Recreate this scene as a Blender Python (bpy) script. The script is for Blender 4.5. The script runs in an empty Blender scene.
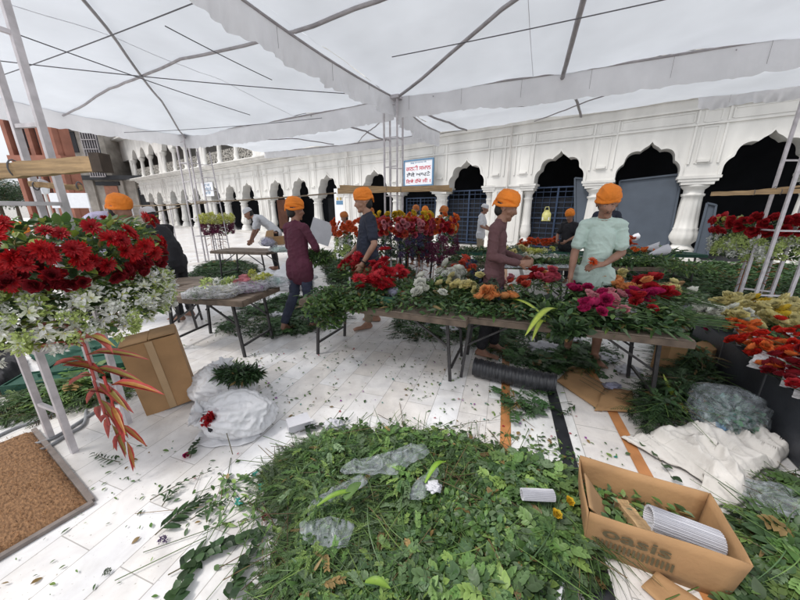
import bpy, bmesh, math, random
import numpy as np
from mathutils import Vector, Matrix, noise
random.seed(7); RNG = np.random.default_rng(11)
PI = math.pi
scene = bpy.context.scene
col = scene.collection

# ---------------------------------------------------------------- camera model (photo pixels -> points of the place)
CF = 305.0; CP = math.atan(89/305); CC, CS = math.cos(CP), math.sin(CP); CH = 1.5
def ray(x, y):
    a = x-400; b = 300-y
    return (a, CF*CC+b*CS, b*CC-CF*CS)
def G(x, y, z=0.0):
    r = ray(x, y); t = (z-CH)/r[2]
    return Vector((r[0]*t, r[1]*t, z))
def D(x, y, Y):
    r = ray(x, y); t = Y/r[1]
    return Vector((r[0]*t, Y, CH+r[2]*t))

# ---------------------------------------------------------------- objects
def tag(o, label=None, cat=None, group=None, kind=None):
    if label: o['label'] = label
    if cat: o['category'] = cat
    if group: o['group'] = group
    if kind: o['kind'] = kind
    return o
def empty(name, loc=(0, 0, 0), rz=0.0, label=None, cat=None, group=None):
    o = bpy.data.objects.new(name, None); col.objects.link(o)
    o.empty_display_size = .1
    o.location = loc; o.rotation_euler = (0, 0, rz)
    return tag(o, label, cat, group)
def link(name, me, parent=None, loc=None, rot=None, scale=None):
    o = bpy.data.objects.new(name, me); col.objects.link(o)
    if parent is not None: o.parent = parent
    if loc is not None: o.location = loc
    if rot is not None: o.rotation_euler = rot
    if scale is not None: o.scale = (scale,)*3 if isinstance(scale, (int, float)) else scale
    return o
def kids(o): return [c for c in col.objects if c.parent == o]
def copy_tree(o, parent=None):
    c = o.copy(); col.objects.link(c); c.parent = parent
    for k in kids(o): copy_tree(k, c)
    return c

class MB:
    """collects boxes, tubes, lathes, sheets into one mesh"""
    def __init__(s): s.v = []; s.f = []; s.sm = []
    def add(s, vs, fs, smooth=False):
        n = len(s.v); s.v += [tuple(v) for v in vs]
        s.f += [tuple(i+n for i in f) for f in fs]; s.sm += [smooth]*len(fs)
        return s
    def box(s, c, d, rz=0.0, M=None):
        x, y, z = d[0]/2, d[1]/2, d[2]/2
        vs = [Vector((sx*x, sy*y, sz*z)) for sz in (-1, 1) for sy in (-1, 1) for sx in (-1, 1)]
        R = M if M is not None else Matrix.Rotation(rz, 3, 'Z')
        vs = [R @ v + Vector(c) for v in vs]
        return s.add(vs, [(0, 2, 3, 1), (4, 5, 7, 6), (0, 1, 5, 4), (2, 6, 7, 3), (0, 4, 6, 2), (1, 3, 7, 5)])
    def bar(s, a, b, w, h=None, up=(0, 0, 1)):
        a, b = Vector(a), Vector(b); h = h or w
        d = (b-a); L = d.length; d.normalize(); u = Vector(up)
        if abs(d.dot(u)) > .98: u = Vector((0, 1, 0))
        x = d.cross(u).normalized(); z = x.cross(d)
        M = Matrix((x, d, z)).transposed()
        return s.box((a+b)/2, (w, L, h), M=M)
    def tube(s, pts, r, n=8, caps=True):
        pts = [Vector(p) for p in pts]; m = len(pts)
        rs = r if isinstance(r, (list, tuple)) else [r]*m
        vs = []; x = None
        for i, p in enumerate(pts):
            d = (pts[min(i+1, m-1)]-pts[max(i-1, 0)]).normalized()
            if x is None:
                u = Vector((0, 0, 1)) if abs(d.z) < .9 else Vector((1, 0, 0)); x = d.cross(u).normalized()
            x = (x-d*x.dot(d)).normalized(); y = d.cross(x)
            for k in range(n):
                a = 2*PI*k/n; vs.append(p+(x*math.cos(a)+y*math.sin(a))*rs[i])
        fs = [(i*n+k, i*n+(k+1) % n, (i+1)*n+(k+1) % n, (i+1)*n+k) for i in range(m-1) for k in range(n)]
        s.add(vs, fs, True)
        if caps:
            s.add(vs[:n], [tuple(range(n))[::-1]]); s.add(vs[-n:], [tuple(range(n))])
        return s
    def lathe(s, prof, c=(0, 0, 0), n=24, mod=None, smooth=True):
        vs = []
        for r, z in prof:
            for k in range(n):
                a = 2*PI*k/n; q = r*(mod(a, z) if mod else 1)
                vs.append((c[0]+q*math.cos(a), c[1]+q*math.sin(a), c[2]+z))
        m = len(prof)
        fs = [(i*n+k, i*n+(k+1) % n, (i+1)*n+(k+1) % n, (i+1)*n+k) for i in range(m-1) for k in range(n)]
        fs += [tuple(range(n))[::-1], tuple((m-1)*n+k for k in range(n))]
        return s.add(vs, fs, smooth)
    def grid(s, P, nu, nv, smooth=True):
        """P(i,j) -> point, i in 0..nu, j in 0..nv"""
        vs = [P(i, j) for i in range(nu+1) for j in range(nv+1)]
        w = nv+1
        return s.add(vs, [(i*w+j, (i+1)*w+j, (i+1)*w+j+1, i*w+j+1) for i in range(nu) for j in range(nv)], smooth)
    def mesh(s, name, m, parent_origin=None):
        me = bpy.data.meshes.new(name)
        vs = s.v
        if parent_origin is not None:
            o = Vector(parent_origin); vs = [tuple(Vector(v)-o) for v in vs]
        me.from_pydata(vs, [], s.f); me.polygons.foreach_set('use_smooth', s.sm)
        if m: me.materials.append(m)
        me.update(); return me
    def build(s, name, m, parent=None, origin=None, **k):
        return link(name, s.mesh(name, m, origin), parent, **k)

# ---------------------------------------------------------------- foliage: many small faces with a colour each
def T_leaf(w=.5, fold=.12, droop=.15, curl=0.0):
    h = w/2
    v = [(0, 0, 0), (-h*.8, .28, fold*w), (0, .28, 0), (h*.8, .28, fold*w), (-h, .5, fold*w-droop*.2), (0, .5, -droop*.25), (h, .5, fold*w-droop*.2),
         (-h*.62, .78, fold*w*.7-droop*.6), (0, .78, -droop*.65), (h*.62, .78, fold*w*.7-droop*.6), (0, 1, -droop)]
    f = [(0, 2, 1, 1), (0, 3, 2, 2), (1, 2, 5, 4), (2, 3, 6, 5), (4, 5, 8, 7), (5, 6, 9, 8), (7, 8, 10, 10), (8, 9, 10, 10)]
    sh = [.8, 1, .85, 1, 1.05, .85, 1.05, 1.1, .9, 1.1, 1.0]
    return np.array(v), f, np.array(sh)
def T_small(w=.5, droop=.1):
    v = [(0, 0, 0), (-w/2, .45, .05), (0, .5, -.02), (w/2, .45, .05), (0, 1, -droop)]
    f = [(0, 2, 1, 1), (0, 3, 2, 2), (1, 2, 4, 4), (2, 3, 4, 4)]
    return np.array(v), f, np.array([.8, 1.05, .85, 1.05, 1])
def T_stem():
    v = []; f = []
    for i, (y, b) in enumerate(((0, 0), (.5, .06), (1, 0))):
        for k in range(3):
            a = 2*PI*k/3; v.append((math.cos(a), y, math.sin(a)))
    for i in range(2):
        for k in range(3): f.append((i*3+k, i*3+(k+1) % 3, (i+1)*3+(k+1) % 3, (i+1)*3+k))
    return np.array(v), f, np.ones(9)
LEAF, LEAFN, LEAFS, STEM = T_leaf(.55), T_leaf(.22, droop=.3), T_small(.45), T_stem()
def T_comp(n, ll, lw, ang, curve=.15, seed=0, tw=.012, lobes=True, droop=.06):
    """one template: a thin stem carrying n pairs of leaflets"""
    r = random.Random(seed); v = []; f = []; sh = []
    def C(t): return np.array((curve*math.sin(t*1.6)*t, t, .05*math.sin(3*t)-droop*t*t))
    for i in range(5):
        p = C(i/4); v += [tuple(p+(-tw/2, 0, 0)), tuple(p+(tw/2, 0, 0))]; sh += [1.35, 1.35]
    for i in range(4): f.append((2*i, 2*i+1, 2*i+3, 2*i+2))
    for i in range(n):
        t = .15+.85*(i+1)/n; L = ll*(1.0-.55*t if lobes else .8+.3*r.random()); p = C(t)
        for s_ in (-1, 1):
            a = ang*(1-.3*t)+r.uniform(-.15, .15); d = np.array((s_*math.sin(a), math.cos(a), r.uniform(-.25, .35))); q = np.array((math.cos(a), -s_*math.sin(a), 0))*lw*L/2*s_; k = len(v); b_ = r.uniform(.85, 1.15)
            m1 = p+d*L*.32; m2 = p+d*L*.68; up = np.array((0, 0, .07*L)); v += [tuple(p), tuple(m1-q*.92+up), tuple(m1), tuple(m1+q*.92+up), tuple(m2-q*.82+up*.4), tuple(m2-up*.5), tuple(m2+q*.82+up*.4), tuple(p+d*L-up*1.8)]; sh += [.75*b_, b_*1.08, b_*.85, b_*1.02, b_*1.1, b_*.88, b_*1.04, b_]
            f += [(k, k+2, k+1, k+1), (k, k+3, k+2, k+2), (k+1, k+2, k+5, k+4), (k+2, k+3, k+6, k+5), (k+4, k+5, k+7, k+7), (k+5, k+6, k+7, k+7)]
    return np.array(v), f, np.array(sh)
def T_blade(n=6, w=.03, curve=.35, droop=.25, arch=.25):
    v = []; f = []; sh = []
    for i in range(n+1):
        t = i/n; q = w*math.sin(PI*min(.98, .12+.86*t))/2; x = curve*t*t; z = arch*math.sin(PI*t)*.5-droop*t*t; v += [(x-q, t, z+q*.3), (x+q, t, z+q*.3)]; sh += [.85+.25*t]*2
    for i in range(n): f.append((2*i, 2*i+1, 2*i+3, 2*i+2))
    return np.array(v), f, np.array(sh)
BLADE, BLADE2, VINE = T_blade(), T_blade(curve=-.45, droop=.1), T_blade(8, .014, .3, .1, .12)
FERN = T_comp(13, .26, .22, 1.0, seed=1); FERN2 = T_comp(9, .40, .16, .7, .25, seed=2); SPRIG = T_comp(4, .42, .62, .95, .2, seed=3, lobes=False); SPRIG2 = T_comp(6, .30, .55, .85, -.25, seed=4, lobes=False)
def rots(yaw, pitch, roll):
    """columns: local x, y(leaf axis), z(normal)"""
    cy, sy = np.cos(yaw), np.sin(yaw); cp, sp = np.cos(pitch), np.sin(pitch); cr, sr = np.cos(roll), np.sin(roll)
    z0 = np.zeros_like(yaw); o1 = np.ones_like(yaw)
    Rz = np.stack([np.stack([cy, -sy, z0], -1), np.stack([sy, cy, z0], -1), np.stack([z0, z0, o1], -1)], -2)
    Rx = np.stack([np.stack([o1, z0, z0], -1), np.stack([z0, cp, -sp], -1), np.stack([z0, sp, cp], -1)], -2)
    Ry = np.stack([np.stack([cr, z0, sr], -1), np.stack([z0, o1, z0], -1), np.stack([-sr, z0, cr], -1)], -2)
    return Rz @ Rx @ Ry
class Fol:
    def __init__(s): s.V = []; s.L = []; s.LT = []; s.C = []; s.n = 0
    def add(s, T, R, sc, pos, colr):
        v, f, sh = T; pos = np.asarray(pos, float); n = len(pos)
        if n == 0: return s
        sc = np.asarray(sc, float)
        if sc.ndim == 1: sc = np.repeat(sc[:, None], 3, 1)
        P = np.einsum('nij,nkj->nki', R, v[None]*sc[:, None, :])+pos[:, None, :]
        k = len(v)
        s.V.append(P.reshape(-1, 3))
        colr = np.asarray(colr, float)
        if colr.ndim == 1: colr = np.repeat(colr[None], n, 0)
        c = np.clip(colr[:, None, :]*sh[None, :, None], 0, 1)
        s.C.append(c.reshape(-1, 3))
        fl = []; lt = []
        for q in f:
            q = q if q[2] != q[3] else q[:3]
            fl += list(q); lt.append(len(q))
        fl = np.array(fl); lt = np.array(lt)
        idx = (fl[None]+(np.arange(n)*k)[:, None]+s.n).reshape(-1)
        s.L.append(idx); s.LT.append(np.tile(lt, n)); s.n += n*k
        return s
    def leaves(s, T, pos, yaw, pitch, roll, L, W, colr):
        pos = np.asarray(pos, float); n = len(pos)
        L = np.broadcast_to(L, n); W = np.broadcast_to(W, n)
        return s.add(T, rots(np.broadcast_to(yaw, n)+0., np.broadcast_to(pitch, n)+0., np.broadcast_to(roll, n)+0.), np.stack([L*W, L, L], 1), pos, colr)
    def mesh(s, name, m, origin=(0, 0, 0)):
        V = np.concatenate(s.V)-np.array(origin)[None]; L = np.concatenate(s.L); LT = np.concatenate(s.LT); C = np.concatenate(s.C)
        me = bpy.data.meshes.new(name)
        me.vertices.add(len(V)); me.vertices.foreach_set('co', V.astype(np.float32).ravel())
        me.loops.add(len(L)); me.loops.foreach_set('vertex_index', L.astype(np.int32))
        me.polygons.add(len(LT)); st = np.concatenate([[0], np.cumsum(LT)[:-1]])
        me.polygons.foreach_set('loop_start', st.astype(np.int32)); me.polygons.foreach_set('loop_total', LT.astype(np.int32))
        me.update(calc_edges=True)
        at = me.color_attributes.new('Col', 'FLOAT_COLOR', 'POINT')
        at.data.foreach_set('color', np.concatenate([C, np.ones((len(C), 1))], 1).astype(np.float32).ravel())
        me.materials.append(m); return me
    def build(s, name, m, parent=None, origin=(0, 0, 0), **k):
        return link(name, s.mesh(name, m, origin), parent, **k)
U = lambda a, b, n: RNG.uniform(a, b, n)
N = lambda m, sd, n: RNG.normal(m, sd, n)
GREENS = np.array([(.075, .15, .040), (.10, .19, .05), (.05, .10, .035), (.14, .23, .07), (.18, .27, .07), (.07, .13, .055), (.13, .19, .10), (.09, .15, .06)])
DARKG = np.array([(.03, .065, .025), (.04, .08, .03), (.05, .10, .035), (.035, .06, .03)])
def gcol(n, pal=GREENS, jit=.2, dry=.03):
    c = pal[RNG.integers(0, len(pal), n)]*(1+RNG.normal(0, jit, (n, 1)))
    d = RNG.random(n) < dry
    c[d] = np.array((.22, .15, .06))*(1+RNG.normal(0, .2, (d.sum(), 1)))
    return np.clip(c, .01, 1)

# ---------------------------------------------------------------- materials
def nodes(name):
    m = bpy.data.materials.new(name); m.use_nodes = True
    nt = m.node_tree; b = nt.nodes['Principled BSDF']
    return m, nt, b
def rgb(c): return (c[0], c[1], c[2], 1)
def pmat(name, c, rough=.6, var=.18, scale=6.0, bump=0.0, bscale=40.0, metal=0.0, spec=None, c2=None, stretch=None, sheen=0.0, transl=0.0, alpha=None, detail=5):
    m, nt, b = nodes(name); N_ = nt.nodes; Lk = nt.links
    tc = N_.new('ShaderNodeTexCoord'); mp = N_.new('ShaderNodeMapping'); Lk.new(tc.outputs['Object'], mp.inputs[0])
    if stretch: mp.inputs['Scale'].default_value = stretch
    no = N_.new('ShaderNodeTexNoise'); no.inputs['Scale'].default_value = scale; no.inputs['Detail'].default_value = detail; Lk.new(mp.outputs[0], no.inputs[0])
    cr = N_.new('ShaderNodeValToRGB'); Lk.new(no.outputs[0], cr.inputs[0])
    e = cr.color_ramp.elements; lo = tuple(x*(1-var) for x in c); hi = c2 or tuple(min(1, x*(1+var)) for x in c)
    e[0].position = .3; e[0].color = rgb(lo); e[1].position = .7; e[1].color = rgb(hi)
    Lk.new(cr.outputs[0], b.inputs['Base Color'])
    b.inputs['Roughness'].default_value = rough; b.inputs['Metallic'].default_value = metal
    if spec is not None: b.inputs['Specular IOR Level'].default_value = spec
    if sheen: b.inputs['Sheen Weight'].default_value = sheen
    if bump:
        n2 = N_.new('ShaderNodeTexNoise'); n2.inputs['Scale'].default_value = bscale; n2.inputs['Detail'].default_value = 4; Lk.new(mp.outputs[0], n2.inputs[0])
        bp = N_.new('ShaderNodeBump'); bp.inputs['Strength'].default_value = bump; bp.inputs['Distance'].default_value = .01
        Lk.new(n2.outputs[0], bp.inputs['Height']); Lk.new(bp.outputs[0], b.inputs['Normal'])
    if transl:
        t = N_.new('ShaderNodeBsdfTranslucent'); mx = N_.new('ShaderNodeMixShader'); mx.inputs[0].default_value = transl
        Lk.new(cr.outputs[0], t.inputs[0]); Lk.new(b.outputs[0], mx.inputs[1]); Lk.new(t.outputs[0], mx.inputs[2])
        Lk.new(mx.outputs[0], N_['Material Output'].inputs[0])
    if alpha is not None: b.inputs['Alpha'].default_value = alpha
    return m
def vmat(name, rough=.45, transl=.25, var=.25, gain=1.0):
    m, nt, b = nodes(name); N_ = nt.nodes; Lk = nt.links
    a = N_.new('ShaderNodeVertexColor'); a.layer_name = 'Col'
    tc = N_.new('ShaderNodeTexCoord'); no = N_.new('ShaderNodeTexNoise'); no.inputs['Scale'].default_value = 35; Lk.new(tc.outputs['Object'], no.inputs[0])
    mr = N_.new('ShaderNodeMapRange'); mr.inputs['To Min'].default_value = gain*(1-var); mr.inputs['To Max'].default_value = gain*(1+var); Lk.new(no.outputs[0], mr.inputs[0])
    mx = N_.new('ShaderNodeVectorMath'); mx.operation = 'SCALE'; Lk.new(a.outputs[0], mx.inputs[0]); Lk.new(mr.outputs[0], mx.inputs['Scale'])
    Lk.new(mx.outputs[0], b.inputs['Base Color']); b.inputs['Roughness'].default_value = rough; b.inputs['Specular IOR Level'].default_value = .4
    t = N_.new('ShaderNodeBsdfTranslucent'); Lk.new(mx.outputs[0], t.inputs[0])
    ms = N_.new('ShaderNodeMixShader'); ms.inputs[0].default_value = transl; Lk.new(b.outputs[0], ms.inputs[1]); Lk.new(t.outputs[0], ms.inputs[2])
    Lk.new(ms.outputs[0], N_['Material Output'].inputs[0]); return m
M = {}
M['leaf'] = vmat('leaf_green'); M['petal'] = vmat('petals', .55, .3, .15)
M['fabric'] = pmat('tent_fabric', (.745, .78, .83), .85, .075, .8, .25, 3.0, transl=.42)
M['valance'] = pmat('valance_fabric', (.80, .80, .82), .85, .06, 3, .5, 12.0, transl=.35)
M['pole'] = pmat('tent_pole', (.33, .31, .32), .5, .2, 8)
M['wire'] = pmat('wire', (.12, .12, .13), .6, .2, 8)
M['frame'] = pmat('painted_steel', (.55, .52, .54), .45, .18, 14, .2, 60)
M['blacksteel'] = pmat('black_steel', (.035, .033, .035), .45, .35, 20, .3, 80)
M['wood'] = pmat('timber', (.42, .28, .145), .65, .3, 5, .3, 40, stretch=(1, 14, 14))
M['tablewood'] = pmat('table_board', (.20, .155, .12), .6, .45, 4, .35, 60, stretch=(1.2, 9, 9))
M['card'] = pmat('cardboard', (.37, .215, .10), .85, .22, 3.5, .2, 50, detail=9)
M['cardin'] = pmat('cardboard_inner', (.36, .22, .11), .85, .12, 5, .12, 50)
M['ink'] = pmat('print_ink', (.10, .08, .04), .8, .2, 30)
M['paper'] = pmat('paper', (.66, .66, .70), .8, .08, 5, .3, 30, transl=.1)
M['sack'] = pmat('white_sack', (.72, .72, .74), .42, .10, 8, 1.0, 22, transl=.1)
M['sheetcloth'] = pmat('white_cloth', (.66, .63, .59), .85, .14, 4, .7, 26, transl=.05)
M['mat'] = None
M['skin'] = pmat('skin', (.29, .15, .10), .5, .2, 12, .08, 90)
M['skin2'] = pmat('skin_light', (.36, .20, .135), .5, .15, 12, .08, 90)
M['skindark'] = pmat('skin_deep', (.12, .06, .042), .5, .15, 12, .08, 90)
M['hair'] = pmat('hair', (.012, .010, .009), .6, .3, 60, .4, 120)
M['lip'] = pmat('lip', (.16, .06, .045), .5, .1)
M['eye'] = pmat('eye_white', (.30, .27, .25), .3, .05)
M['orange'] = pmat('orange_turban_cloth', (.78, .22, .02), .8, .14, 9, .5, 35)
M['darkorange'] = pmat('deep_orange_turban_cloth', (.50, .16, .04), .8, .2, 9, .5, 35)
M['whitecap'] = pmat('white_cap_cloth', (.62, .62, .64), .85, .08, 9, .5, 35)
M['maroon'] = pmat('maroon_shirt', (.090, .018, .038), .85, .2, 6, .5, 45)
M['brown'] = pmat('mauve_shirt', (.125, .058, .062), .85, .15, 6, .5, 45)
M['navy'] = pmat('navy_shirt', (.020, .025, .045), .85, .2, 6, .5, 45)
M['mint'] = pmat('mint_shirt', (.50, .63, .57), .85, .1, 5, .5, 45)
M['whiteshirt'] = pmat('white_shirt', (.62, .63, .66), .85, .07, 5, .5, 45)
M['redshirt'] = pmat('red_shirt', (.38, .02, .02), .85, .15, 5)
M['lav'] = pmat('lavender_shirt', (.47, .44, .60), .85, .1, 5, .5, 45)
M['blackcloth'] = pmat('black_cloth', (.014, .014, .018), .8, .25, 6, .5, 45)
M['jeans'] = pmat('blue_jeans', (.030, .036, .065), .85, .25, 9, .5, 60)
M['khaki'] = pmat('khaki_cotton', (.30, .24, .17), .85, .12, 9, .5, 60)
M['greencloth'] = pmat('dark_green_cloth', (.012, .075, .048), .7, .2, 5, .5, 25)
M['twig'] = pmat('twig', (.10, .085, .04), .8, .3, 20)
M['rope'] = pmat('hose_grey', (.27, .28, .30), .5, .15, 9)
M['marblew'] = pmat('marble_white', (.70, .69, .66), .5, .15, 1.6, .3, 11, detail=10, stretch=(1, 1, .3))
M['marbleplinth'] = pmat('marble_step', (.60, .58, .55), .45, .12, 3, .15, 12)
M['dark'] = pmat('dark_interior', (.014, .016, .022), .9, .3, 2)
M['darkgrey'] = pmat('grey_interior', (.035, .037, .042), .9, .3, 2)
M['blue'] = pmat('blue_grey_paint', (.065, .082, .108), .55, .12, 2.5, .1, 30)
M['bluebar'] = pmat('blue_gate_paint', (.020, .040, .085), .5, .2, 12)
M['concrete'] = pmat('old_plaster', (.30, .275, .245), .85, .28, 1.3, .4, 12)
M['brick'] = pmat('red_sandstone', (.30, .125, .085), .85, .25, 1.2, .4, 10)
M['terracotta'] = pmat('terracotta_panel', (.33, .15, .10), .85, .2, 3)
M['plastic'] = None
M['darkplatform'] = pmat('dark_slate', (.040, .043, .052), .5, .35, 4, .25, 25)
M['coil'] = pmat('black_pipe', (.030, .031, .036), .42, .3, 20)
M['foam'] = pmat('green_foam', (.035, .12, .075), .95, .2, 15, .5, 120)
M['lavfoam'] = pmat('grey_plastic_wrap', (.28, .28, .38), .3, .2, 10, .6, 20)
M['yellowbag'] = pmat('yellow_bag', (.48, .46, .16), .5, .12, 10, .4, 20)
M['redplastic'] = pmat('red_cup', (.45, .03, .02), .4, .1)
def glassy(name, c, a=.35):
    m, nt, b = nodes(name); N_ = nt.nodes; Lk = nt.links
    b.inputs['Base Color'].default_value = rgb(c); b.inputs['Roughness'].default_value = .12
    tr = N_.new('ShaderNodeBsdfTransparent'); mx = N_.new('ShaderNodeMixShader')
    tc = N_.new('ShaderNodeTexCoord'); no = N_.new('ShaderNodeTexNoise'); no.inputs['Scale'].default_value = 9; no.inputs['Detail'].default_value = 2; no.inputs['Distortion'].default_value = 2.5
    Lk.new(tc.outputs['Object'], no.inputs[0]); mr = N_.new('ShaderNodeMapRange'); mr.inputs['From Min'].default_value = .35; mr.inputs['From Max'].default_value = .7
    mr.inputs['To Min'].default_value = a*.35; mr.inputs['To Max'].default_value = min(1, a*1.25); Lk.new(no.outputs[0], mr.inputs[0]); Lk.new(mr.outputs[0], mx.inputs[0])
    bp = N_.new('ShaderNodeBump'); bp.inputs['Strength'].default_value = .9; bp.inputs['Distance'].default_value = .02; Lk.new(no.outputs[0], bp.inputs['Height']); Lk.new(bp.outputs[0], b.inputs['Normal'])
    Lk.new(tr.outputs[0], mx.inputs[1]); Lk.new(b.outputs[0], mx.inputs[2]); Lk.new(mx.outputs[0], N_['Material Output'].inputs[0]); return m
M['plastic'] = glassy('clear_plastic_film', (.55, .60, .64), .38)
M['bagplastic'] = glassy('grey_plastic_bag', (.50, .52, .55), .42)
M['wrapplastic'] = glassy('flower_wrap', (.62, .62, .66), .5)
# ================================================================ camera, light, sky
cam = bpy.data.cameras.new('camera'); cam.lens = CF/800*36; cam.sensor_width = 36; cam.clip_end = 2000; cam.clip_start = .05
co = bpy.data.objects.new('camera', cam); col.objects.link(co); co.location = (0, 0, CH); co.rotation_euler = (PI/2-CP, 0, 0); scene.camera = co
SUN_EL, SUN_AZ = math.radians(58), math.radians(-112)      # azimuth from +Y towards +X
w = bpy.data.worlds.new('World'); scene.world = w; w.use_nodes = True
nt = w.node_tree; bg = nt.nodes['Background']
sky = nt.nodes.new('ShaderNodeTexSky'); sky.sky_type = 'NISHITA'; sky.sun_disc = False; sky.sun_elevation = SUN_EL; sky.sun_rotation = SUN_AZ; sky.dust_density = 4; sky.air_density = 1.0
hs = nt.nodes.new('ShaderNodeHueSaturation'); hs.inputs['Saturation'].default_value = .22; hs.inputs['Value'].default_value = 1.0
mixc = nt.nodes.new('ShaderNodeMixRGB'); mixc.inputs[0].default_value = .55; mixc.inputs[2].default_value = (8.2, 8.5, 9.0, 1)
nt.links.new(sky.outputs[0], hs.inputs['Color']); nt.links.new(hs.outputs[0], mixc.inputs[1]); nt.links.new(mixc.outputs[0], bg.inputs[0]); bg.inputs[1].default_value = .15
sl = bpy.data.lights.new('sun', 'SUN'); sl.energy = 1.9; sl.angle = math.radians(14); sl.color = (1, .95, .90)
so = bpy.data.objects.new('sun', sl); col.objects.link(so)
sd = Vector((math.sin(SUN_AZ)*math.cos(SUN_EL), math.cos(SUN_AZ)*math.cos(SUN_EL), math.sin(SUN_EL)))
so.rotation_euler = sd.to_track_quat('Z', 'Y').to_euler(); so.location = sd*30
scene.view_settings.view_transform = 'Standard'; scene.view_settings.look = 'None'; scene.view_settings.exposure = 0
scene.render.engine = 'CYCLES'; scene.cycles.max_bounces = 7; scene.cycles.transparent_max_bounces = 10; scene.cycles.use_denoising = True

# ================================================================ marble floor
FA = math.atan2(106, 318)                                   # tile rows run this far right of +Y
def floor_mat():
    m, nt, b = nodes('marble_tiles'); N_ = nt.nodes; Lk = nt.links
    tc = N_.new('ShaderNodeTexCoord'); mp = N_.new('ShaderNodeMapping'); mp.inputs['Rotation'].default_value = (0, 0, FA-PI/2+PI); Lk.new(tc.outputs['Object'], mp.inputs[0])
    def brick(w_, h_, mort, c1, c2):
        br = N_.new('ShaderNodeTexBrick'); br.inputs['Scale'].default_value = 1; br.inputs['Brick Width'].default_value = w_; br.inputs['Row Height'].default_value = h_
        br.inputs['Mortar Size'].default_value = mort; br.inputs['Mortar Smooth'].default_value = .1; br.inputs['Color1'].default_value = c1; br.inputs['Color2'].default_value = c2
        br.inputs['Mortar'].default_value = (.46, .44, .42, 1); br.inputs['Bias'].default_value = 0; Lk.new(mp.outputs[0], br.inputs[0]); return br
    b1 = brick(.52, .21, .0022, (.88, .88, .89, 1), (.81, .775, .74, 1))
    b2 = brick(1.1, .62, .003, (.80, .80, .79, 1), (.78, .74, .71, 1))
    sx = N_.new('ShaderNodeSeparateXYZ'); Lk.new(mp.outputs[0], sx.inputs[0])
    # across-row coordinate of the orange stripe
    ct = N_.new('ShaderNodeMath'); ct.operation = 'GREATER_THAN'; Lk.new(sx.outputs[1], ct.inputs[0])
    p = G(506, 400); R = Matrix.Rotation(FA-PI/2+PI, 3, 'Z'); yv = (R @ p).y; ct.inputs[1].default_value = yv
    far = (R @ G(700, 450)).y > yv
    mx = N_.new('ShaderNodeMixRGB'); Lk.new(ct.outputs[0], mx.inputs[0])
    Lk.new((b1 if far else b2).outputs[0], mx.inputs[1]); Lk.new((b2 if far else b1).outputs[0], mx.inputs[2])
    # marble clouding, veins and trodden dirt
    n1 = N_.new('ShaderNodeTexNoise'); n1.inputs['Scale'].default_value = 5; n1.inputs['Detail'].default_value = 8; n1.inputs['Distortion'].default_value = 1.2; Lk.new(mp.outputs[0], n1.inputs[0])
    r1 = N_.new('ShaderNodeValToRGB'); e = r1.color_ramp.elements; e[0].position = .35; e[0].color = (.84, .84, .85, 1); e[1].position = .62; e[1].color = (1, 1, 1, 1); Lk.new(n1.outputs[0], r1.inputs[0])
    m1 = N_.new('ShaderNodeMixRGB'); m1.blend_type = 'MULTIPLY'; m1.inputs[0].default_value = 1; Lk.new(mx.outputs[0], m1.inputs[1]); Lk.new(r1.outputs[0], m1.inputs[2])
    n2 = N_.new('ShaderNodeTexNoise'); n2.inputs['Scale'].default_value = 1.4; n2.inputs['Detail'].default_value = 9; n2.inputs['Roughness'].default_value = .7; Lk.new(tc.outputs['Object'], n2.inputs[0])
    r2 = N_.new('ShaderNodeValToRGB'); e = r2.color_ramp.elements; e[0].position = .36; e[0].color = (.70, .67, .63, 1); e[1].position = .55; e[1].color = (1, 1, 1, 1); Lk.new(n2.outputs[0], r2.inputs[0])
    m2 = N_.new('ShaderNodeMixRGB'); m2.blend_type = 'MULTIPLY'; m2.inputs[0].default_value = .6; Lk.new(m1.outputs[0], m2.inputs[1]); Lk.new(r2.outputs[0], m2.inputs[2])
    n3 = N_.new('ShaderNodeTexNoise'); n3.inputs['Scale'].default_value = 60; n3.inputs['Detail'].default_value = 3; Lk.new(tc.outputs['Object'], n3.inputs[0])
    r3 = N_.new('ShaderNodeValToRGB'); e = r3.color_ramp.elements; e[0].position = .27; e[0].color = (.45, .42, .36, 1); e[1].position = .34; e[1].color = (1, 1, 1, 1); Lk.new(n3.outputs[0], r3.inputs[0])
    m3 = N_.new('ShaderNodeMixRGB'); m3.blend_type = 'MULTIPLY'; m3.inputs[0].default_value = .7; Lk.new(m2.outputs[0], m3.inputs[1]); Lk.new(r3.outputs[0], m3.inputs[2])
    Lk.new(m3.outputs[0], b.inputs['Base Color'])
    rr = N_.new('ShaderNodeMapRange'); rr.inputs['To Min'].default_value = .18; rr.inputs['To Max'].default_value = .5; Lk.new(n2.outputs[0], rr.inputs[0]); Lk.new(rr.outputs[0], b.inputs['Roughness'])
    return m
mb = MB(); mb.add([(-400, -300, 0), (400, -300, 0), (400, 500, 0), (-400, 500, 0)], [(0, 1, 2, 3)])
tag(mb.build('marble_floor', floor_mat()), kind='structure')
M['stripe1'] = pmat('orange_inlay', (.46, .20, .075), .4, .2, 8); M['stripe2'] = pmat('black_inlay', (.022, .024, .028), .35, .3, 12)
gd = Vector((math.sin(FA), math.cos(FA), 0)); gx = Vector((math.cos(FA), -math.sin(FA), 0))
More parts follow.
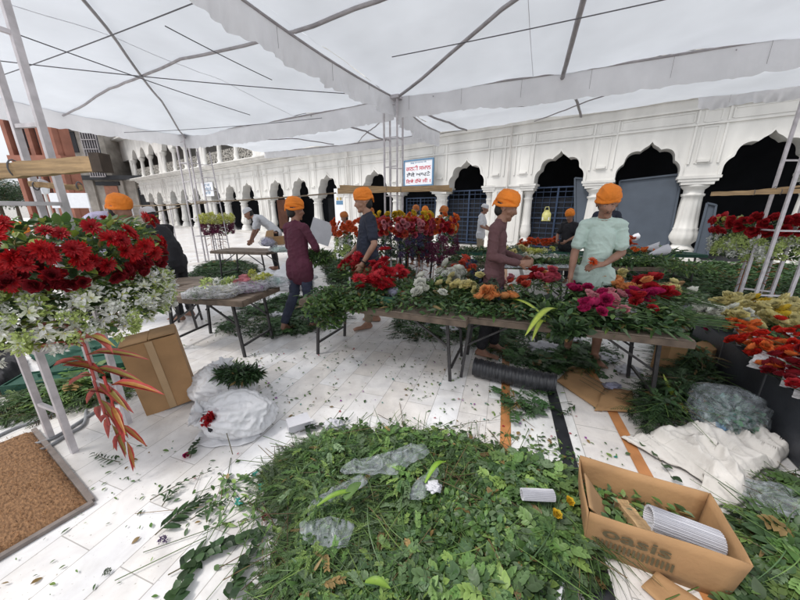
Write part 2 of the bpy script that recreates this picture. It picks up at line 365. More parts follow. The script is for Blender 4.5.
for nm, p, w_, mm in (('orange_stone_stripe', G(505.5, 440), .072, 'stripe1'), ('black_stone_stripe', G(566.5, 450), .085, 'stripe2'), ('orange_stone_stripe', G(633, 451), .072, 'stripe1')):
    mb = MB(); a = p-gd*6; b_ = p+gd*14
    mb.add([a-gx*w_/2+Vector((0, 0, .004)), a+gx*w_/2+Vector((0, 0, .004)), b_+gx*w_/2+Vector((0, 0, .004)), b_-gx*w_/2+Vector((0, 0, .004))], [(0, 1, 2, 3)])
    tag(mb.build(nm, M[mm]), kind='structure')

# ================================================================ arcade building
FN = Vector((.579, .815, 0)).normalized(); FU = Vector((FN.y, -FN.x, 0)); FD = 12.58
def FP(x, y, off=0.0):
    r = Vector(ray(x, y)); t = (FD-off)/(FN.dot(r)); p = r*t
    return Vector((p.dot(FU), -off, p.z+CH))               # building-local coordinates
BA = math.atan2(FU.y, FU.x)
bld = empty('arcade_building', FN*FD, BA, 'long two storey white marble building with a row of cusped arches along its ground floor', 'building')
def FW(s, y, z): return FN*FD+FU*s+FN*y+Vector((0, 0, z))
PER = 8.36; CEN = [.32-PER*k for k in range(-1, 6)]; HW = .80; BAY = 2.45; SPR = 2.47; TH = .55
ARCHES = [c+d for c in CEN for d in (-BAY, 0, BAY)]
def arch_pts(w, h, n=44, lobes=9):
    out = []
    for i in range(n+1):
        th = PI*(1-i/n); k = lobes
        lob = abs(math.sin(k*th/1.0*.5*2/2+0)) if False else abs(math.cos(k*(th-PI/2)/2*1.0+PI/2*(k % 2 == 0)))
        r = .875+.11*lob
        x = w*r*math.cos(th); z = h*(r*math.sin(th)**.85 if math.sin(th) > 0 else 0)
        ap = max(0, 1-abs(th-PI/2)/.13); z += .10*h*ap*ap
        out.append([x, z])
    out[0] = [-w*.97, 0]; out[-1] = [w*.97, 0]
    for i in range(1, n+1): out[i][0] = max(out[i][0], out[i-1][0]+1e-4)
    return out
AP = arch_pts(HW, .93)
def arcade_wall(mb, cs, s0, s1, z0, ap, ztop, y0, y1):
    """front, back and soffit of a wall with arch openings above z0"""
    cs = sorted(cs); x = s0; outline = []
    for c in cs:
        outline.append((x, c+ap[0][0], None))
        outline += [(c+ap[i][0], c+ap[i+1][0], (ap[i][1], ap[i+1][1])) for i in range(len(ap)-1)]
        x = c+ap[-1][0]
    outline.append((x, s1, None))
    for a, b_, h in outline:
        za, zb = (z0, z0) if h is None else (z0+h[0], z0+h[1])
        mb.add([(a, y0, za), (b_, y0, zb), (b_, y0, ztop), (a, y0, ztop)], [(0, 1, 2, 3)])
        mb.add([(a, y1, za), (b_, y1, zb), (b_, y1, ztop), (a, y1, ztop)], [(3, 2, 1, 0)])
        mb.add([(a, y0, za), (a, y1, za), (b_, y1, zb), (b_, y0, zb)], [(0, 1, 2, 3)])
S0, S1 = CEN[-1]-BAY-1.8, CEN[0]+BAY+1.8
S0 = -52.5
wal = MB(); arcade_wall(wal, [c for c in ARCHES if c > S0+1], S0, S1, SPR, AP, 4.62, 0, TH)
wal.build('wall', M['marblew'], bld)
# raised arch rims
for c in ARCHES:
    if -32 < c < 8 or c < -32:
        mb = MB(); n = len(AP); rim = [(c+x*1.10, SPR+z*1.09+.0) for x, z in AP]
        for i in range(n-1):
            a, b_ = (c+AP[i][0], SPR+AP[i][1]), (c+AP[i+1][0], SPR+AP[i+1][1]); ra, rb = rim[i], rim[i+1]
            mb.add([(a[0], -.03, a[1]), (b_[0], -.03, b_[1]), (rb[0], -.03, rb[1]), (ra[0], -.03, ra[1]), (ra[0], 0, ra[1]), (rb[0], 0, rb[1]), (a[0], 0, a[1]), (b_[0], 0, b_[1])],
                   [(0, 1, 2, 3), (3, 2, 5, 4), (6, 7, 1, 0)])
        mb.build('arch_rim', M['marblew'], bld)
# mouldings and panels
mb = MB(); L = S1-S0; mc = (S0+S1)/2
for z, h, d in ((3.80, .045, .05), (4.20, .05, .07), (4.52, .10, .13)): mb.box((mc, -d/2-.002, z), (L, d, h))
mb.build('moulding', M['marblew'], bld)
mb = MB(); mb.box((mc, -.22, 4.72), (L, .62, .10)); mb.box((mc, -.30, 4.80), (L, .86, .06)); mb.box((mc, -.12, 4.63), (L, .30, .078))
mb.build('cornice', M['marblew'], bld)
pil = []
for c in CEN:
    pil += [(c-BAY/2, 0), (c+BAY/2, 0), (c-BAY-HW-.42, 1), (c+BAY+HW+.42, 1)]
# pilaster strips over the pillars, each with a sunk panel frame and a small bracket
def panel_frame(mb, s0, s1, z0, z1, w=.045, d=.016):
    for a in (s0, s1): mb.box((a, -d/2-.001, (z0+z1)/2), (w, d, z1-z0))
    for z in (z0, z1): mb.box(((s0+s1)/2, -d/2-.001, z), (s1-s0-w-.002, d, w))
mb = MB(); mk = MB()
for s, _ in pil:
    panel_frame(mb, s-.17, s+.17, 2.80, 3.74); panel_frame(mb, s-.17, s+.17, 3.86, 4.14)
    mb.box((s, -.035, 2.86), (.26, .07, .07))
    for q in (-.31, .31): mb.box((s+q, -.018, 3.30), (.05, .034, 1.02)); mb.box((s+q, -.018, 4.0), (.05, .034, .34))
for c in ARCHES:
    panel_frame(mb, c-.84, c+.84, 3.88, 4.12, .03, .02)
mb.build('panel_relief', M['marblew'], bld)
def flute(a, z): return 1+.035*math.cos(12*a) if .6 < z < 2.0 else 1
PROF = [(.44, 0), (.44, .13), (.40, .15), (.40, .24), (.33, .30), (.35, .38), (.29, .44), (.245, .50), (.255, .54), (.33, .62), (.36, .74), (.34, .86), (.305, .95), (.315, 1.0), (.29, 1.02), (.265, 1.3), (.24, 1.75), (.235, 1.9), (.27, 1.93), (.27, 1.98), (.23, 2.0), (.235, 2.1), (.30, 2.16), (.33, 2.2), (.30, 2.23)]
pm = MB(); pm.lathe(PROF, n=48, mod=flute)
pm.box((0, 0, .06-.0), (1.0, .86, .121)); pm.box((0, 0, 2.275), (.72, .62, .09)); pm.box((0, 0, 2.355), (.86, .66, .08)); pm.box((0, 0, 2.428), (.94, .70, .07))
pme = pm.mesh('pillar', M['marblew'])
for c in CEN:
    for d in (-BAY/2, BAY/2):
        if c+d > -42: link('pillar', pme, bld, loc=(c+d, .27, 0))
# wide piers between the groups, an engaged column on each side
em = MB(); em.lathe([(r*.62, z) for r, z in PROF], n=32, mod=flute); em.box((0, 0, 2.275), (.44, .58, .09)); em.box((0, 0, 2.355), (.52, .62, .08)); em.box((0, 0, 2.428), (.58, .66, .07)); em.box((0, 0, .06), (.6, .7, .12)); eme = em.mesh('engaged_column', M['marblew'])
for k in range(len(CEN)-1):
    c = (CEN[k]+CEN[k+1])/2
    if c < -38: continue
    mb = MB(); mb.box((c, .275, SPR/2), (1.15, .548, SPR-.004)); mb.box((c, .26, .12), (1.25, .66, .24)); mb.box((c, .26, 2.43), (1.22, .64, .07))
    for q in (-.36, .36): panel_frame_s = MB()
    for a in (-.40, .40): mb.box((c+a, -.012, 1.3), (.04, .02, 1.9))
    for z in (.35, 2.25): mb.box((c, -.012, z), (.76, .02, .04))
    mb.build('pier', M['marblew'], bld)
    for q in (-.74, .74): link('engaged_column', eme, bld, loc=(c+q, .27, 0))
mb = MB()
for k in range(len(CEN)-1):
    c = (CEN[k]+CEN[k+1])/2; mb = MB(); mb.tube([(c, -.09, .3), (c, -.09, 4.5)], .028); mb.build('drainpipe', M['marbleplinth'], bld)
# the dark veranda behind the arches
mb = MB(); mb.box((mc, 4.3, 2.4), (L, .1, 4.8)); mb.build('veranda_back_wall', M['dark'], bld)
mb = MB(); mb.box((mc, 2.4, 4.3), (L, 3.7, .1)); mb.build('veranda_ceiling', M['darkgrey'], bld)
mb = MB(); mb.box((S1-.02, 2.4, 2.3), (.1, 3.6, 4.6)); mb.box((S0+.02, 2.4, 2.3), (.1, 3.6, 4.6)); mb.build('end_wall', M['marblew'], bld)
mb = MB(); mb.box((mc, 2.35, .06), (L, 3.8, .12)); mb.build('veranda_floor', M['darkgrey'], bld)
mb = MB(); mb.box((mc, -.28, .05), (L, .62, .10)); mb.box((mc, -.62, .02), (L, .5, .04)); mb.build('step', M['marbleplinth'], bld)
# wooden doors seen through the far arches, brown and grey
for c, mm, w_ in ((CEN[3]+BAY, 'darkgrey', 1.1), (CEN[3], 'darkgrey', 1.1), (CEN[4]+BAY, 'terracotta', 1.2)):
    mb = MB(); mb.box((c+.1, 2.6, 1.2), (w_, .07, 2.3)); mb.build('door', M[mm], bld)
# ---- upper storey
AP2 = arch_pts(HW*.95, .80, 20, 3)
wal = MB(); UZ = 4.84
arcade_wall(wal, [c for c in ARCHES if c > S0+1], S0, S1, 6.95, AP2, 9.0, .05, .45); wal.build('upper_wall', M['marblew'], bld)
mb = MB(); mb.box((mc, -.2, 9.05), (L, .9, .12)); mb.build('upper_cornice', M['marblew'], bld)
uc = MB(); uc.lathe([(.30, 0), (.30, .25), (.22, .3), (.26, .55), (.20, .75), (.16, 1.5), (.16, 1.7), (.24, 1.8), (.30, 1.92), (.34, 2.10)], n=20); ucm = uc.mesh('upper_column', M['marblew'])
jal = pmat('pierced_screen', (.13, .11, .09), .8, .9, 9, c2=(.42, .40, .36), detail=0)
for c in CEN[1:]:
    for d in (-BAY*1.5, -BAY/2, BAY/2, BAY*1.5):
        if S0+.5 < c+d < 3: link('upper_column', ucm, bld, loc=(c+d, .25, UZ))
    for d in (-BAY, 0, BAY):
        if S0+1.5 < c+d < 3:
            mb = MB(); mb.box((c+d, .27, UZ+.55), (BAY-.5, .06, 1.05)); mb.build('pierced_screen', jal, bld)
    mb = MB(); q = c-PER/2
    if q > S0+1: mb.box((q, .25, 5.9), (.75, .38, 2.10)); mb.build('upper_pier', M['marblew'], bld)
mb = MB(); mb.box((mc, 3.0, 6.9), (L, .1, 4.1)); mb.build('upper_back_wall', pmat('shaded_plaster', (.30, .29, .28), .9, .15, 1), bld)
mb = MB(); mb.box((mc, 1.7, 9.2), (L, 3.4, .1)); mb.box((mc, 1.6, 4.74), (L, 2.6, .1)); mb.build('roof', M['marblew'], bld)

# ---- gates and panels in the arches
def gate(c, w_, h, label, y=.45):
    g = empty('metal_gate', FW(c, y, .12), BA, label, 'gate')
    mb = MB()
    for x in (-w_/2, 0, w_/2): mb.box((x, 0, h/2), (.06, .05, h))
    for z in (.05, h*.5, h-.03): mb.box((0, .001, z), (w_-.07, .045, .05))
    gf = mb.build('gate_frame', M['bluebar'], g)
    mb = MB()
    for i in range(1, 12): mb.box((0, -.004, h*i/12), (w_-.08, .02, .022))
    for i in (1, 2, 3, 5, 6, 7): mb.box((-w_/2+w_*i/8, .004, h/2), (.014, .014, h-.1))
    mb.build('gate_grille', M['bluebar'], gf)
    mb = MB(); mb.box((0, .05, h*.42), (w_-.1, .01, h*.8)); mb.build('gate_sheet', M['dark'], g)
    return g
gate(CEN[1]-BAY, 2.0, 2.25, 'blue barred metal gate closing the arch behind the man in the mauve shirt')
gate(CEN[2]+BAY, 2.0, 2.25, 'blue barred metal gate closing the arch behind the man in the white cap')
gate(CEN[2], 1.6, 2.0, 'blue metal gate in the arch under the white painted sign')
def leaning_panel(name, pts, label):
    a, b_, c_, d_ = pts; mb = MB(); n = Vector((0, .05, 0)); vs = [a, b_, c_, d_]+[p+n for p in (a, b_, c_, d_)]
    mb.add(vs, [(0, 1, 2, 3), (7, 6, 5, 4), (0, 4, 5, 1), (1, 5, 6, 2), (2, 6, 7, 3), (3, 7, 4, 0)])
    r = empty(name, FW(a.x, 0, 0), BA, label, 'panel'); o = Vector((a.x, 0, 0))
    mb.v = [tuple(Vector(v)-o) for v in mb.v]; mb.build('panel_board', M['blue'], r)
    e = MB(); e.bar(a-o+Vector((0, -.02, 0)), d_-o+Vector((0, -.02, 0)), .05); e.bar(b_-o+Vector((0, -.02, 0)), c_-o+Vector((0, -.02, 0)), .05); e.bar(d_-o+Vector((0, -.03, 0)), c_-o+Vector((0, -.03, 0)), .05); e.build('panel_edge', M['blue'], r)
p1, p2, p3, p4 = FP(611, 247, -.12), FP(667, 252, -.12), FP(682, 174, -.32), FP(620, 181, -.32)
leaning_panel('board_panel', (p1, p2, p3, p4), 'large plain blue grey sheet leaning across the arch left of the big pillar')
q1, q2, q3, q4 = FP(575, 246, -.12), FP(588, 248, -.12), FP(589, 179, -.3), FP(575, 178, -.3)
leaning_panel('board_panel', (q1, q2, q3, q4), 'narrow blue grey sheet standing in the arch behind the man in the mint shirt')
q1, q2, q3, q4 = FP(694, 254, .3), FP(707, 256, .3), FP(716, 205, .1), FP(707, 203, .1)
r_ = leaning_panel('stone_slab', (q1, q2, q3, q4), 'pale grey slab leaning behind the big pillar on the right')
# yellow carrier bag hanging on the gate
yb = empty('carrier_bag', FW(FP(545, 221, .15).x, -.0, 0)+Vector((0, 0, 0)), BA, 'yellow and white carrier bag hanging on the barred gate', 'bag')
z0, z1 = FP(545, 221).z, FP(545, 210).z
def bagp(i, j):
    u, v = i/8, j/8; w_ = .15*(1-.55*max(0, v-.65)/.35); return ((u-.5)*2*w_, -.10*math.sin(PI*u)*math.sin(PI*min(1, v+.2))-.02, z0+(z1-z0)*v)
mb = MB(); mb.grid(bagp, 8, 8); mb.build('bag_body', M['yellowbag'], yb, loc=(0, 0, 0)); mb = MB(); mb.tube([(-.08, -.04, z1-.02), (-.06, -.04, z1+.10), (.05, -.04, z1+.11), (.08, -.04, z1-.02)], .012); mb.build('handle', M['yellowbag'], yb)
mb = MB(); mb.box((0, -.075, z0+.09), (.24, .01, .10)); mb.build('label_patch', M['paper'], yb)

# ---- signs
def text_mesh(txt, size, mat_, name='lettering'):
    cu = bpy.data.curves.new(name, 'FONT'); cu.body = txt; cu.size = size; cu.align_x = 'CENTER'; cu.align_y = 'CENTER'; cu.offset = size*.018; cu.resolution_u = 3
    o = bpy.data.objects.new(name, cu); col.objects.link(o); dg = bpy.context.evaluated_depsgraph_get(); dg.update()
    me = bpy.data.meshes.new_from_object(o.evaluated_get(dg)); bpy.data.objects.remove(o); me.materials.clear(); me.materials.append(mat_); me.name = name; return me
a = FP(404.5, 162, .35); b_ = FP(433.5, 157.5, .35); c_ = FP(434, 184, .35)
sw = b_.x-a.x; sh = b_.z-c_.z; sc_ = ((a.x+b_.x)/2, (b_.z+c_.z)/2-.03)
sg = empty('painted_sign', FW(sc_[0], -.35, sc_[1]), BA, 'white sign with red and black Punjabi lettering and a blue border over an arch', 'sign')
M['signwhite'] = pmat('sign_white', (.78, .80, .84), .5, .04); M['signblue'] = pmat('sign_blue', (.10, .22, .36), .5, .1); M['signred'] = pmat('sign_red', (.55, .03, .06), .5, .05); M['signblack'] = pmat('sign_black', (.02, .02, .04), .5, .05)
mb = MB(); mb.box((0, 0, 0), (sw, .04, sh)); mb.build('sign_board', M['signwhite'], sg)
mb = MB()
for x in (-sw/2, sw/2): mb.box((x, -.01, 0), (.06, .07, sh+.06))
for z in (-sh/2, sh/2): mb.box((0, -.01, z), (sw-.062, .065, .06))
mb.build('sign_border', M['signblue'], sg)
for t, z, s_, mm, wd in (('ਗੁਰੂ ਰਾਮਦਾਸ ਜੀ', .40, .13, 'signblue', .55), ('ਗਠੜੀ ਸਮਾਨ', .20, .30, 'signred', .86), ('ਲੈਕੇ ਆਪਣੇ', -.06, .30, 'signblack', .82), ('ਇਥੇ ਰੱਖੋ ਜੀ ।', -.32, .30, 'signred', .86)):
    me = text_mesh(t, s_, M[mm]); xs = [v.co.x for v in me.vertices]; k = wd*sw/max(.01, (max(xs)-min(xs)))
    zs = [v.co.y for v in me.vertices]; kz = (.07 if s_ < .2 else .20)*sh/max(.01, max(zs)-min(zs)); mid = ((max(xs)+min(xs))/2, (max(zs)+min(zs))/2)
    for v in me.vertices: v.co.x = (v.co.x-mid[0])*k; v.co.y = (v.co.y-mid[1])*kz
    link('lettering', me, sg, loc=(0, -.024, z*sh), rot=(PI/2, 0, 0))
a = FP(203, 183); c_ = FP(216, 196); s2 = empty('notice_board', FW((a.x+c_.x)/2, -.12, (a.z+c_.z)/2), BA, 'small white notice board with faint blue writing above the far arches', 'sign')
mb = MB(); mb.box((0, 0, 0), (c_.x-a.x, .05, a.z-c_.z)); mb.build('sign_board', M['signwhite'], s2)
for t, z in (('ਜੋੜਾ ਘਰ', .28), ('ਵਾਹਿਗੁਰੂ ਜੀ', 0), ('ਜਲ ਸੇਵਾ', -.28)):
    link('lettering', text_mesh(t, .30, M['signblue']), s2, loc=(0, -.03, z*(a.z-c_.z)), rot=(PI/2, 0, 0))
a = FP(344, 203, 0); nb = empty('poster_board', FW(a.x-.2, .1, 0), BA, 'white poster board with yellow and blue bands standing in an arch', 'sign')
mb = MB(); mb.box((-.1, 0, 1.45), (1.05, .05, 2.5)); mb.build('board', M['signwhite'], nb); mb = MB(); mb.box((0, -.03, 1.95), (.95, .02, .2)); mb.build('blue_band', M['signblue'], nb)
mb = MB()
for i in range(4): mb.box((-.36+.24*i, -.032, 2.16), (.15, .02, .16))
mb.build('yellow_band', pmat('poster_yellow', (.55, .42, .18), .6, .2), nb)

# ================================================================ buildings at the left end
def slab(name, parent, pts_px, Y, th, mt):
    """upright slab from photo outline at depth Y"""
    P = [D(x, y, Y) for x, y in pts_px]; o = parent.location
    vs = [p-o for p in P]+[p-o+Vector((0, th, 0)) for p in P]; n = len(P)
    mb = MB(); mb.add(vs, [tuple(range(n))[::-1], tuple(range(n, 2*n))]+[(i, (i+1) % n, n+(i+1) % n, n+i) for i in range(n)])
    return mb.build(name, mt, parent)
def wbox(name, parent, x0, x1, y0, y1, z0, z1, mt):
    mb = MB(); o = parent.location; mb.box(Vector(((x0+x1)/2, (y0+y1)/2, (z0+z1)/2))-o, (x1-x0, y1-y0, z1-z0)); return mb.build(name, mt, parent)
YA = 36.0
def X_(px, Y, py=200): return D(px, py, Y).x
ann = empty('plaster_building', (X_(115, YA), YA, 0), 0, 'old grey plaster block with a dark shuttered window adjoining the white arcade', 'building')
xa, xb = X_(66, YA), X_(153, YA)
zt = lambda py, Y, px=100: D(px, py, Y).z
wbox('wall', ann, xa, xb, YA, YA+6, 0, zt(180, YA), M['concrete'])
wbox('upper_wall', ann, xa, X_(116, YA), YA+.3, YA+6, zt(178, YA)+.1, zt(112, YA), M['concrete'])
wbox('ledge', ann, xa-.2, xb+.6, YA-.7, YA+6.1, zt(180, YA), zt(176, YA), M['darkgrey'])
wbox('window', ann, X_(76, YA), X_(90, YA), YA+.2, YA+.28, zt(152, YA), zt(131, YA), M['blackcloth'])
wbox('lintel', ann, X_(74, YA), X_(92, YA), YA+.05, YA+.3, zt(130, YA), zt(128, YA), M['darkgrey'])
wbox('panel', ann, X_(108, YA), X_(121, YA), YA-.1, YA-.02, zt(212, YA), zt(186, YA), M['terracotta'])
wbox('panel_lintel', ann, X_(102, YA), X_(125, YA), YA-.3, YA-.02, zt(185.5, YA), zt(182, YA), M['darkgrey'])
for px in (97, 126, 138): wbox('pilaster', ann, X_(px, YA), X_(px+2.5, YA), YA-.25, YA-.02, 0, zt(181, YA), M['concrete'])
wbox('doorway', ann, X_(140, YA), X_(149, YA), YA-.06, YA-.01, 0, zt(188, YA), M['darkgrey'])
sc = empty('scaffold_screen', (X_(106, YA-1), YA-1, 0), 0, 'dark scaffold with netting climbing the corner of the plaster block', 'scaffold')
mb = MB(); x0, x1 = X_(99, YA-1), X_(113, YA-1)
for i in range(7): x = x0+(x1-x0)*i/6; mb.box(Vector((x, YA-1.2, (zt(178, YA)+zt(133, YA))/2))-sc.location, (.08, .08, zt(133, YA)-zt(178, YA)))
for i in range(6): z = zt(178, YA)+(zt(133, YA)-zt(178, YA))*i/5; mb.box(Vector(((x0+x1)/2, YA-1.3, z))-sc.location, (x1-x0, .08, .08))
mb.build('scaffold_poles', M['pole'], sc); wbox('netting', sc, x0, x1, YA-1.1, YA-1.0, zt(178, YA), zt(133, YA), pmat('dark_net', (.03, .035, .05), .8, .3, 3))
YB = 26.0
tw = empty('sandstone_tower', (X_(40, YB), YB, 0), 0, 'tall red sandstone tower with an arched recess at the far left', 'tower')
xa, xb = X_(31, YB), X_(78, YB); ztw = 13.0
wbox('tower_wall', tw, xa, xb, YB, YB+.8, 0, ztw, M['brick'])
for px in (31, 41, 52, 62, 73): wbox('buttress', tw, X_(px, YB), X_(px+4, YB), YB-.45, YB-.02, 0, ztw-.5, M['brick'])
for (px, z0_, z1_) in ((36.3, 6.2, 9.6), (36.3, 2.2, 4.8), (46, 6.2, 9.2), (57, 6.2, 9.4), (67.5, 6.4, 9.0), (57, 2.0, 4.6)):
    mb = MB(); w_ = .38; cx = X_(px, YB)+.25; n = 10
    pts = [(cx-w_, z0_), (cx+w_, z0_)]+[(cx+w_*math.cos(t*PI/n), z1_-w_*1.5+w_*1.5*math.sin(t*PI/n)) for t in range(n+1)]
    vs = [Vector((x, YB-.06, z))-tw.location for x, z in pts]; mb.add(vs, [tuple(range(len(vs)))]); mb.build('arched_recess', M['darkgrey'], tw)
wbox('band', tw, xa-.15, xb+.15, YB-.55, YB+.8, 5.2, 5.6, M['brick']); wbox('band', tw, xa-.15, xb+.15, YB-.55, YB+.8, 10.6, 11, M['brick'])
YW = 20.0
wp = empty('white_hoarding', (X_(69, YW), YW, 0), 0, 'plain white hoarding on posts in front of the plaster block', 'hoarding')
wbox('hoarding_board', wp, X_(50, YW), X_(88, YW), YW, YW+.06, zt(208, YW), zt(193, YW), M['signwhite'])
for px in (52, 86): wbox('post', wp, X_(px, YW)-.05, X_(px, YW)+.05, YW+.07, YW+.17, 0, zt(193, YW), M['frame'])
# street lantern
Yl = 9.0; lp = D(43, 188, Yl); ln = empty('lantern_post', (lp.x, Yl, 0), 0, 'white glass lantern on a slim post at the far left', 'lamp')
mb = MB(); mb.tube([(0, 0, 0), (0, 0, lp.z-.14)], [.045, .03]); mb.build('post', M['marblew'], ln)
mb = MB(); mb.lathe([(.05, -.16), (.10, -.13), (.15, .08), (.16, .10)], n=6, smooth=False); mb.build('lamp_glass', M['signwhite'], ln, loc=(0, 0, lp.z)); mb = MB(); mb.lathe([(.19, .10), (.12, .19), (.03, .23), (.02, .30)], n=6, smooth=False); mb.build('lamp_cap', M['pole'], ln, loc=(0, 0, lp.z))
# a low railing of scaffolding along the far court
def tree(px, Y, h, r, label):
    b0 = Vector((X_(px, Y), Y, 0)); t = empty('tree', b0, 0, label, 'tree', 'trees beyond the court')
    mb = MB(); mb.tube([(0, 0, 0), (.1, 0, h*.4), (.0, .1, h*.7)], [.22, .15, .07]);
    for k in range(5): a = k*1.3; mb.tube([(.05, 0, h*.4), (math.cos(a)*r*.6, math.sin(a)*r*.6, h*.75)], [.09, .03])
    mb.build('trunk', pmat('bark', (.09, .065, .045), .9, .3, 8), t)
    f = Fol(); n = 4500; cl = [(math.cos(a)*r*.55, math.sin(a)*r*.55, h*(.55+.3*random.random())) for a in np.linspace(0, 6, 7)]+[(0, 0, h*.85)]
    c = np.array(cl)[RNG.integers(0, 8, n)]; d = RNG.normal(0, 1, (n, 3)); d /= np.linalg.norm(d, axis=1)[:, None]
    p = c+d*(r*.5*RNG.random(n)[:, None]**.4); f.leaves(LEAFS, p, U(0, 6.28, n), U(-.8, .8, n), U(-.6, .6, n), U(.15, .3, n), 1, gcol(n, DARKG)); f.build('crown', M['leaf'], t)
tree(-3, 34, 5.0, 2.4, 'leafy green tree beyond the court at the far left edge'); tree(14, 42, 5.2, 2.2, 'darker green tree just left of the sandstone tower')
hz = MB(); hz.box((-60, 75, 1.6), (60, 6, 3.2)); hz = hz.build('distant_wall', M['marbleplinth']); tag(hz, 'low pale boundary wall far across the court', 'wall')
# ================================================================ tent canopy
T0 = Vector((-2.19, 1.82, 0)); T1 = Vector((-.12, 6.25, 0)); T2 = Vector((-5.9, 9.3, 0)); TR = Vector((5.55, 3.85, 0))
T3 = T2+(T0-T1)*1.0; T4 = TR+(T0-T1)
EZ = 3.46
C1 = Vector((1.03, 8.79, 0)); C2 = Vector((7.6, 5.0, 0)); D2 = Vector((-4.7, 11.6, 0))
def bil(q, u, v): return q[0]*(1-u)*(1-v)+q[1]*u*(1-v)+q[2]*u*v+q[3]*(1-u)*v
def canopy(q, label, name='tent_canopy', hump=.16, zc=(EZ, EZ, EZ, EZ), seed=0, n=80, back=0.0):
    root = empty(name, (q[0].x, q[0].y, EZ), 0, label, 'tent canopy', 'fabric canopies of the tent')
    o = root.location
    def zf(u, v):
        e = (zc[0]*(1-u)*(1-v)+zc[1]*u*(1-v)+zc[2]*u*v+zc[3]*(1-u)*v)
        m = min(u, 1-u, v, 1-v)*2
        e += hump*(1-(1-m)**2)+back*v
        p = bil(q, u, v)
        sag = -.035*abs(math.sin(PI*u*3))*(1-m*.4)-.03*abs(math.sin(PI*v*3))
        return e+sag+.03*noise.noise(Vector((p.x*.9+seed, p.y*.9, 0)))+.014*noise.noise(Vector((p.x*4, p.y*4+seed, 3)))+.006*(1-2*abs(noise.noise(Vector((p.x*7, p.y*2.2+seed, 5)))))
    mb = MB()
    def P(i, j):
        u, v = i/n, j/n; p = bil(q, u, v); return Vector((p.x, p.y, zf(u, v)))-o
    mb.grid(P, n, n); mb.build('roof_fabric', M['fabric'], root)
    def on(u, v, dz=-.045): p = bil(q, u, v); return Vector((p.x, p.y, zf(u, v)+dz))-o
    def strip(pa, pb, w_, nm='roof_pole'):
        pts = [on(pa[0]+(pb[0]-pa[0])*i/24, pa[1]+(pb[1]-pa[1])*i/24) for i in range(25)]
        mb = MB(); mb.tube(pts, w_/2, 6); mb.build(nm, M['pole'], root)
    for k in (3,): MB().tube([on(k/8, i/24, -.004) for i in range(25)], .0035, 4).build('fabric_seam', M['valance'], root)
    return root, on, strip
def valance(root, a, b_, drop, za, zb, label=None, amp=.03, panels=14, seed=0, sag=.05):
    """hanging strip of gathered fabric, its top edge bound with a dark hem"""
    o = root.location; L = (b_-a).length; n = int(L*22); d = (b_-a).normalized(); s = Vector((d.y, -d.x, 0))
    def top(t): return za+(zb-za)*t-sag*math.sin(PI*t)
    def P(i, j):
        t = i/n; v = j/8; x = t*L
        pan = t*panels; fr = pan-int(pan)
        w_ = amp*v*(.6*math.sin(x*9+seed+3*noise.noise(Vector((x*.7, seed, 0))))+.7*noise.noise(Vector((x*3.1+seed, v*1.2, 7)))+.3*math.sin(x*37+v*2))
        sc_ = drop*(1+.10*noise.noise(Vector((x*1.1, seed, 2)))+.05*noise.noise(Vector((x*6, seed, 4))))*(1-.05*abs(2*fr-1)**6)*(1+.035*noise.noise(Vector((x*19, seed, 6))))
        p = a+d*x+s*w_
        return Vector((p.x, p.y, top(t)-sc_*v))-o
    mb = MB(); mb.grid(P, n, 8); mb.build('valance', M['valance'], root)
    mb = MB(); mb.tube([Vector(((a+d*L*i/20).x, (a+d*L*i/20).y, top(i/20)+.005))-o for i in range(21)], .016, 6); mb.build('edge_pole', M['pole'], root)
    for k in range(1, panels):
        if k % 3 == 1: t = k/panels; p = a+d*L*t+s*.012; z = top(t); MB().tube([Vector((p.x, p.y, z))-o, Vector((p.x, p.y, z-drop*.7))-o], .0025, 4).build('seam', M['pole'], root)
A_, onA, stA = canopy([T1, T2, T3, T0], 'white canopy roof over the left half of the court with dark poles crossing under it', seed=1)
valance(A_, T1, T2, .36, EZ-.02, EZ+.06, seed=2, panels=22); valance(A_, T2, T3, .38, EZ+.10, EZ+.08, seed=3, panels=12)
stA((0, 1), (1, 0), .04); stA((0, .5), (1, .5), .035)
B_, onB, stB = canopy([T1, TR, T4, T0], 'white canopy roof overhead on the right with a long gathered valance hanging towards the arcade', seed=5)
valance(B_, T1, TR, .36, EZ+.02, EZ+.02, seed=6, panels=20); valance(B_, T0+Vector((.02, 0, 0)), T1+Vector((.02, 0, 0)), .30, EZ-.02, EZ-.02, seed=9, panels=16, amp=.07, sag=.12)
stB((0, 0), (1, 1), .045); stB((.44, 0), (.5, 1), .06); stB((0, .5), (1, .5), .04); stB((1, 0), (0, 1), .045)
Cc, onC, stC = canopy([T1, C1, C2, TR], 'white canopy roof beyond the long valance reaching towards the arcade wall', seed=8, hump=.08)
stC((0, .44), (1, .42), .05); stC((1, .30), (0, .75), .022); stC((0, 0), (.95, .1), .04); stC((0, .12), (.6, .30), .022)
valance(Cc, C1, T1, .34, EZ, EZ, seed=12, panels=8, amp=.08, sag=.1)
v0 = C1+(C2-C1)*.66
valance(Cc, v0, C2, .22, EZ+.02, EZ+.04, seed=14, panels=6, amp=.16, sag=.02)
D_, onD, stD = canopy([T2, D2, C1, T1], 'white canopy roof at the far left side of the tent running towards the upper arcade', seed=11, hump=.1)
stD((0, 0), (.9, .5), .03); stD((0, .7), (1, .75), .04); stD((0.1, 1), (1, .6), .025)
valance(D_, C1, D2, .2, EZ, EZ, seed=16, panels=12, amp=.04, sag=.05)
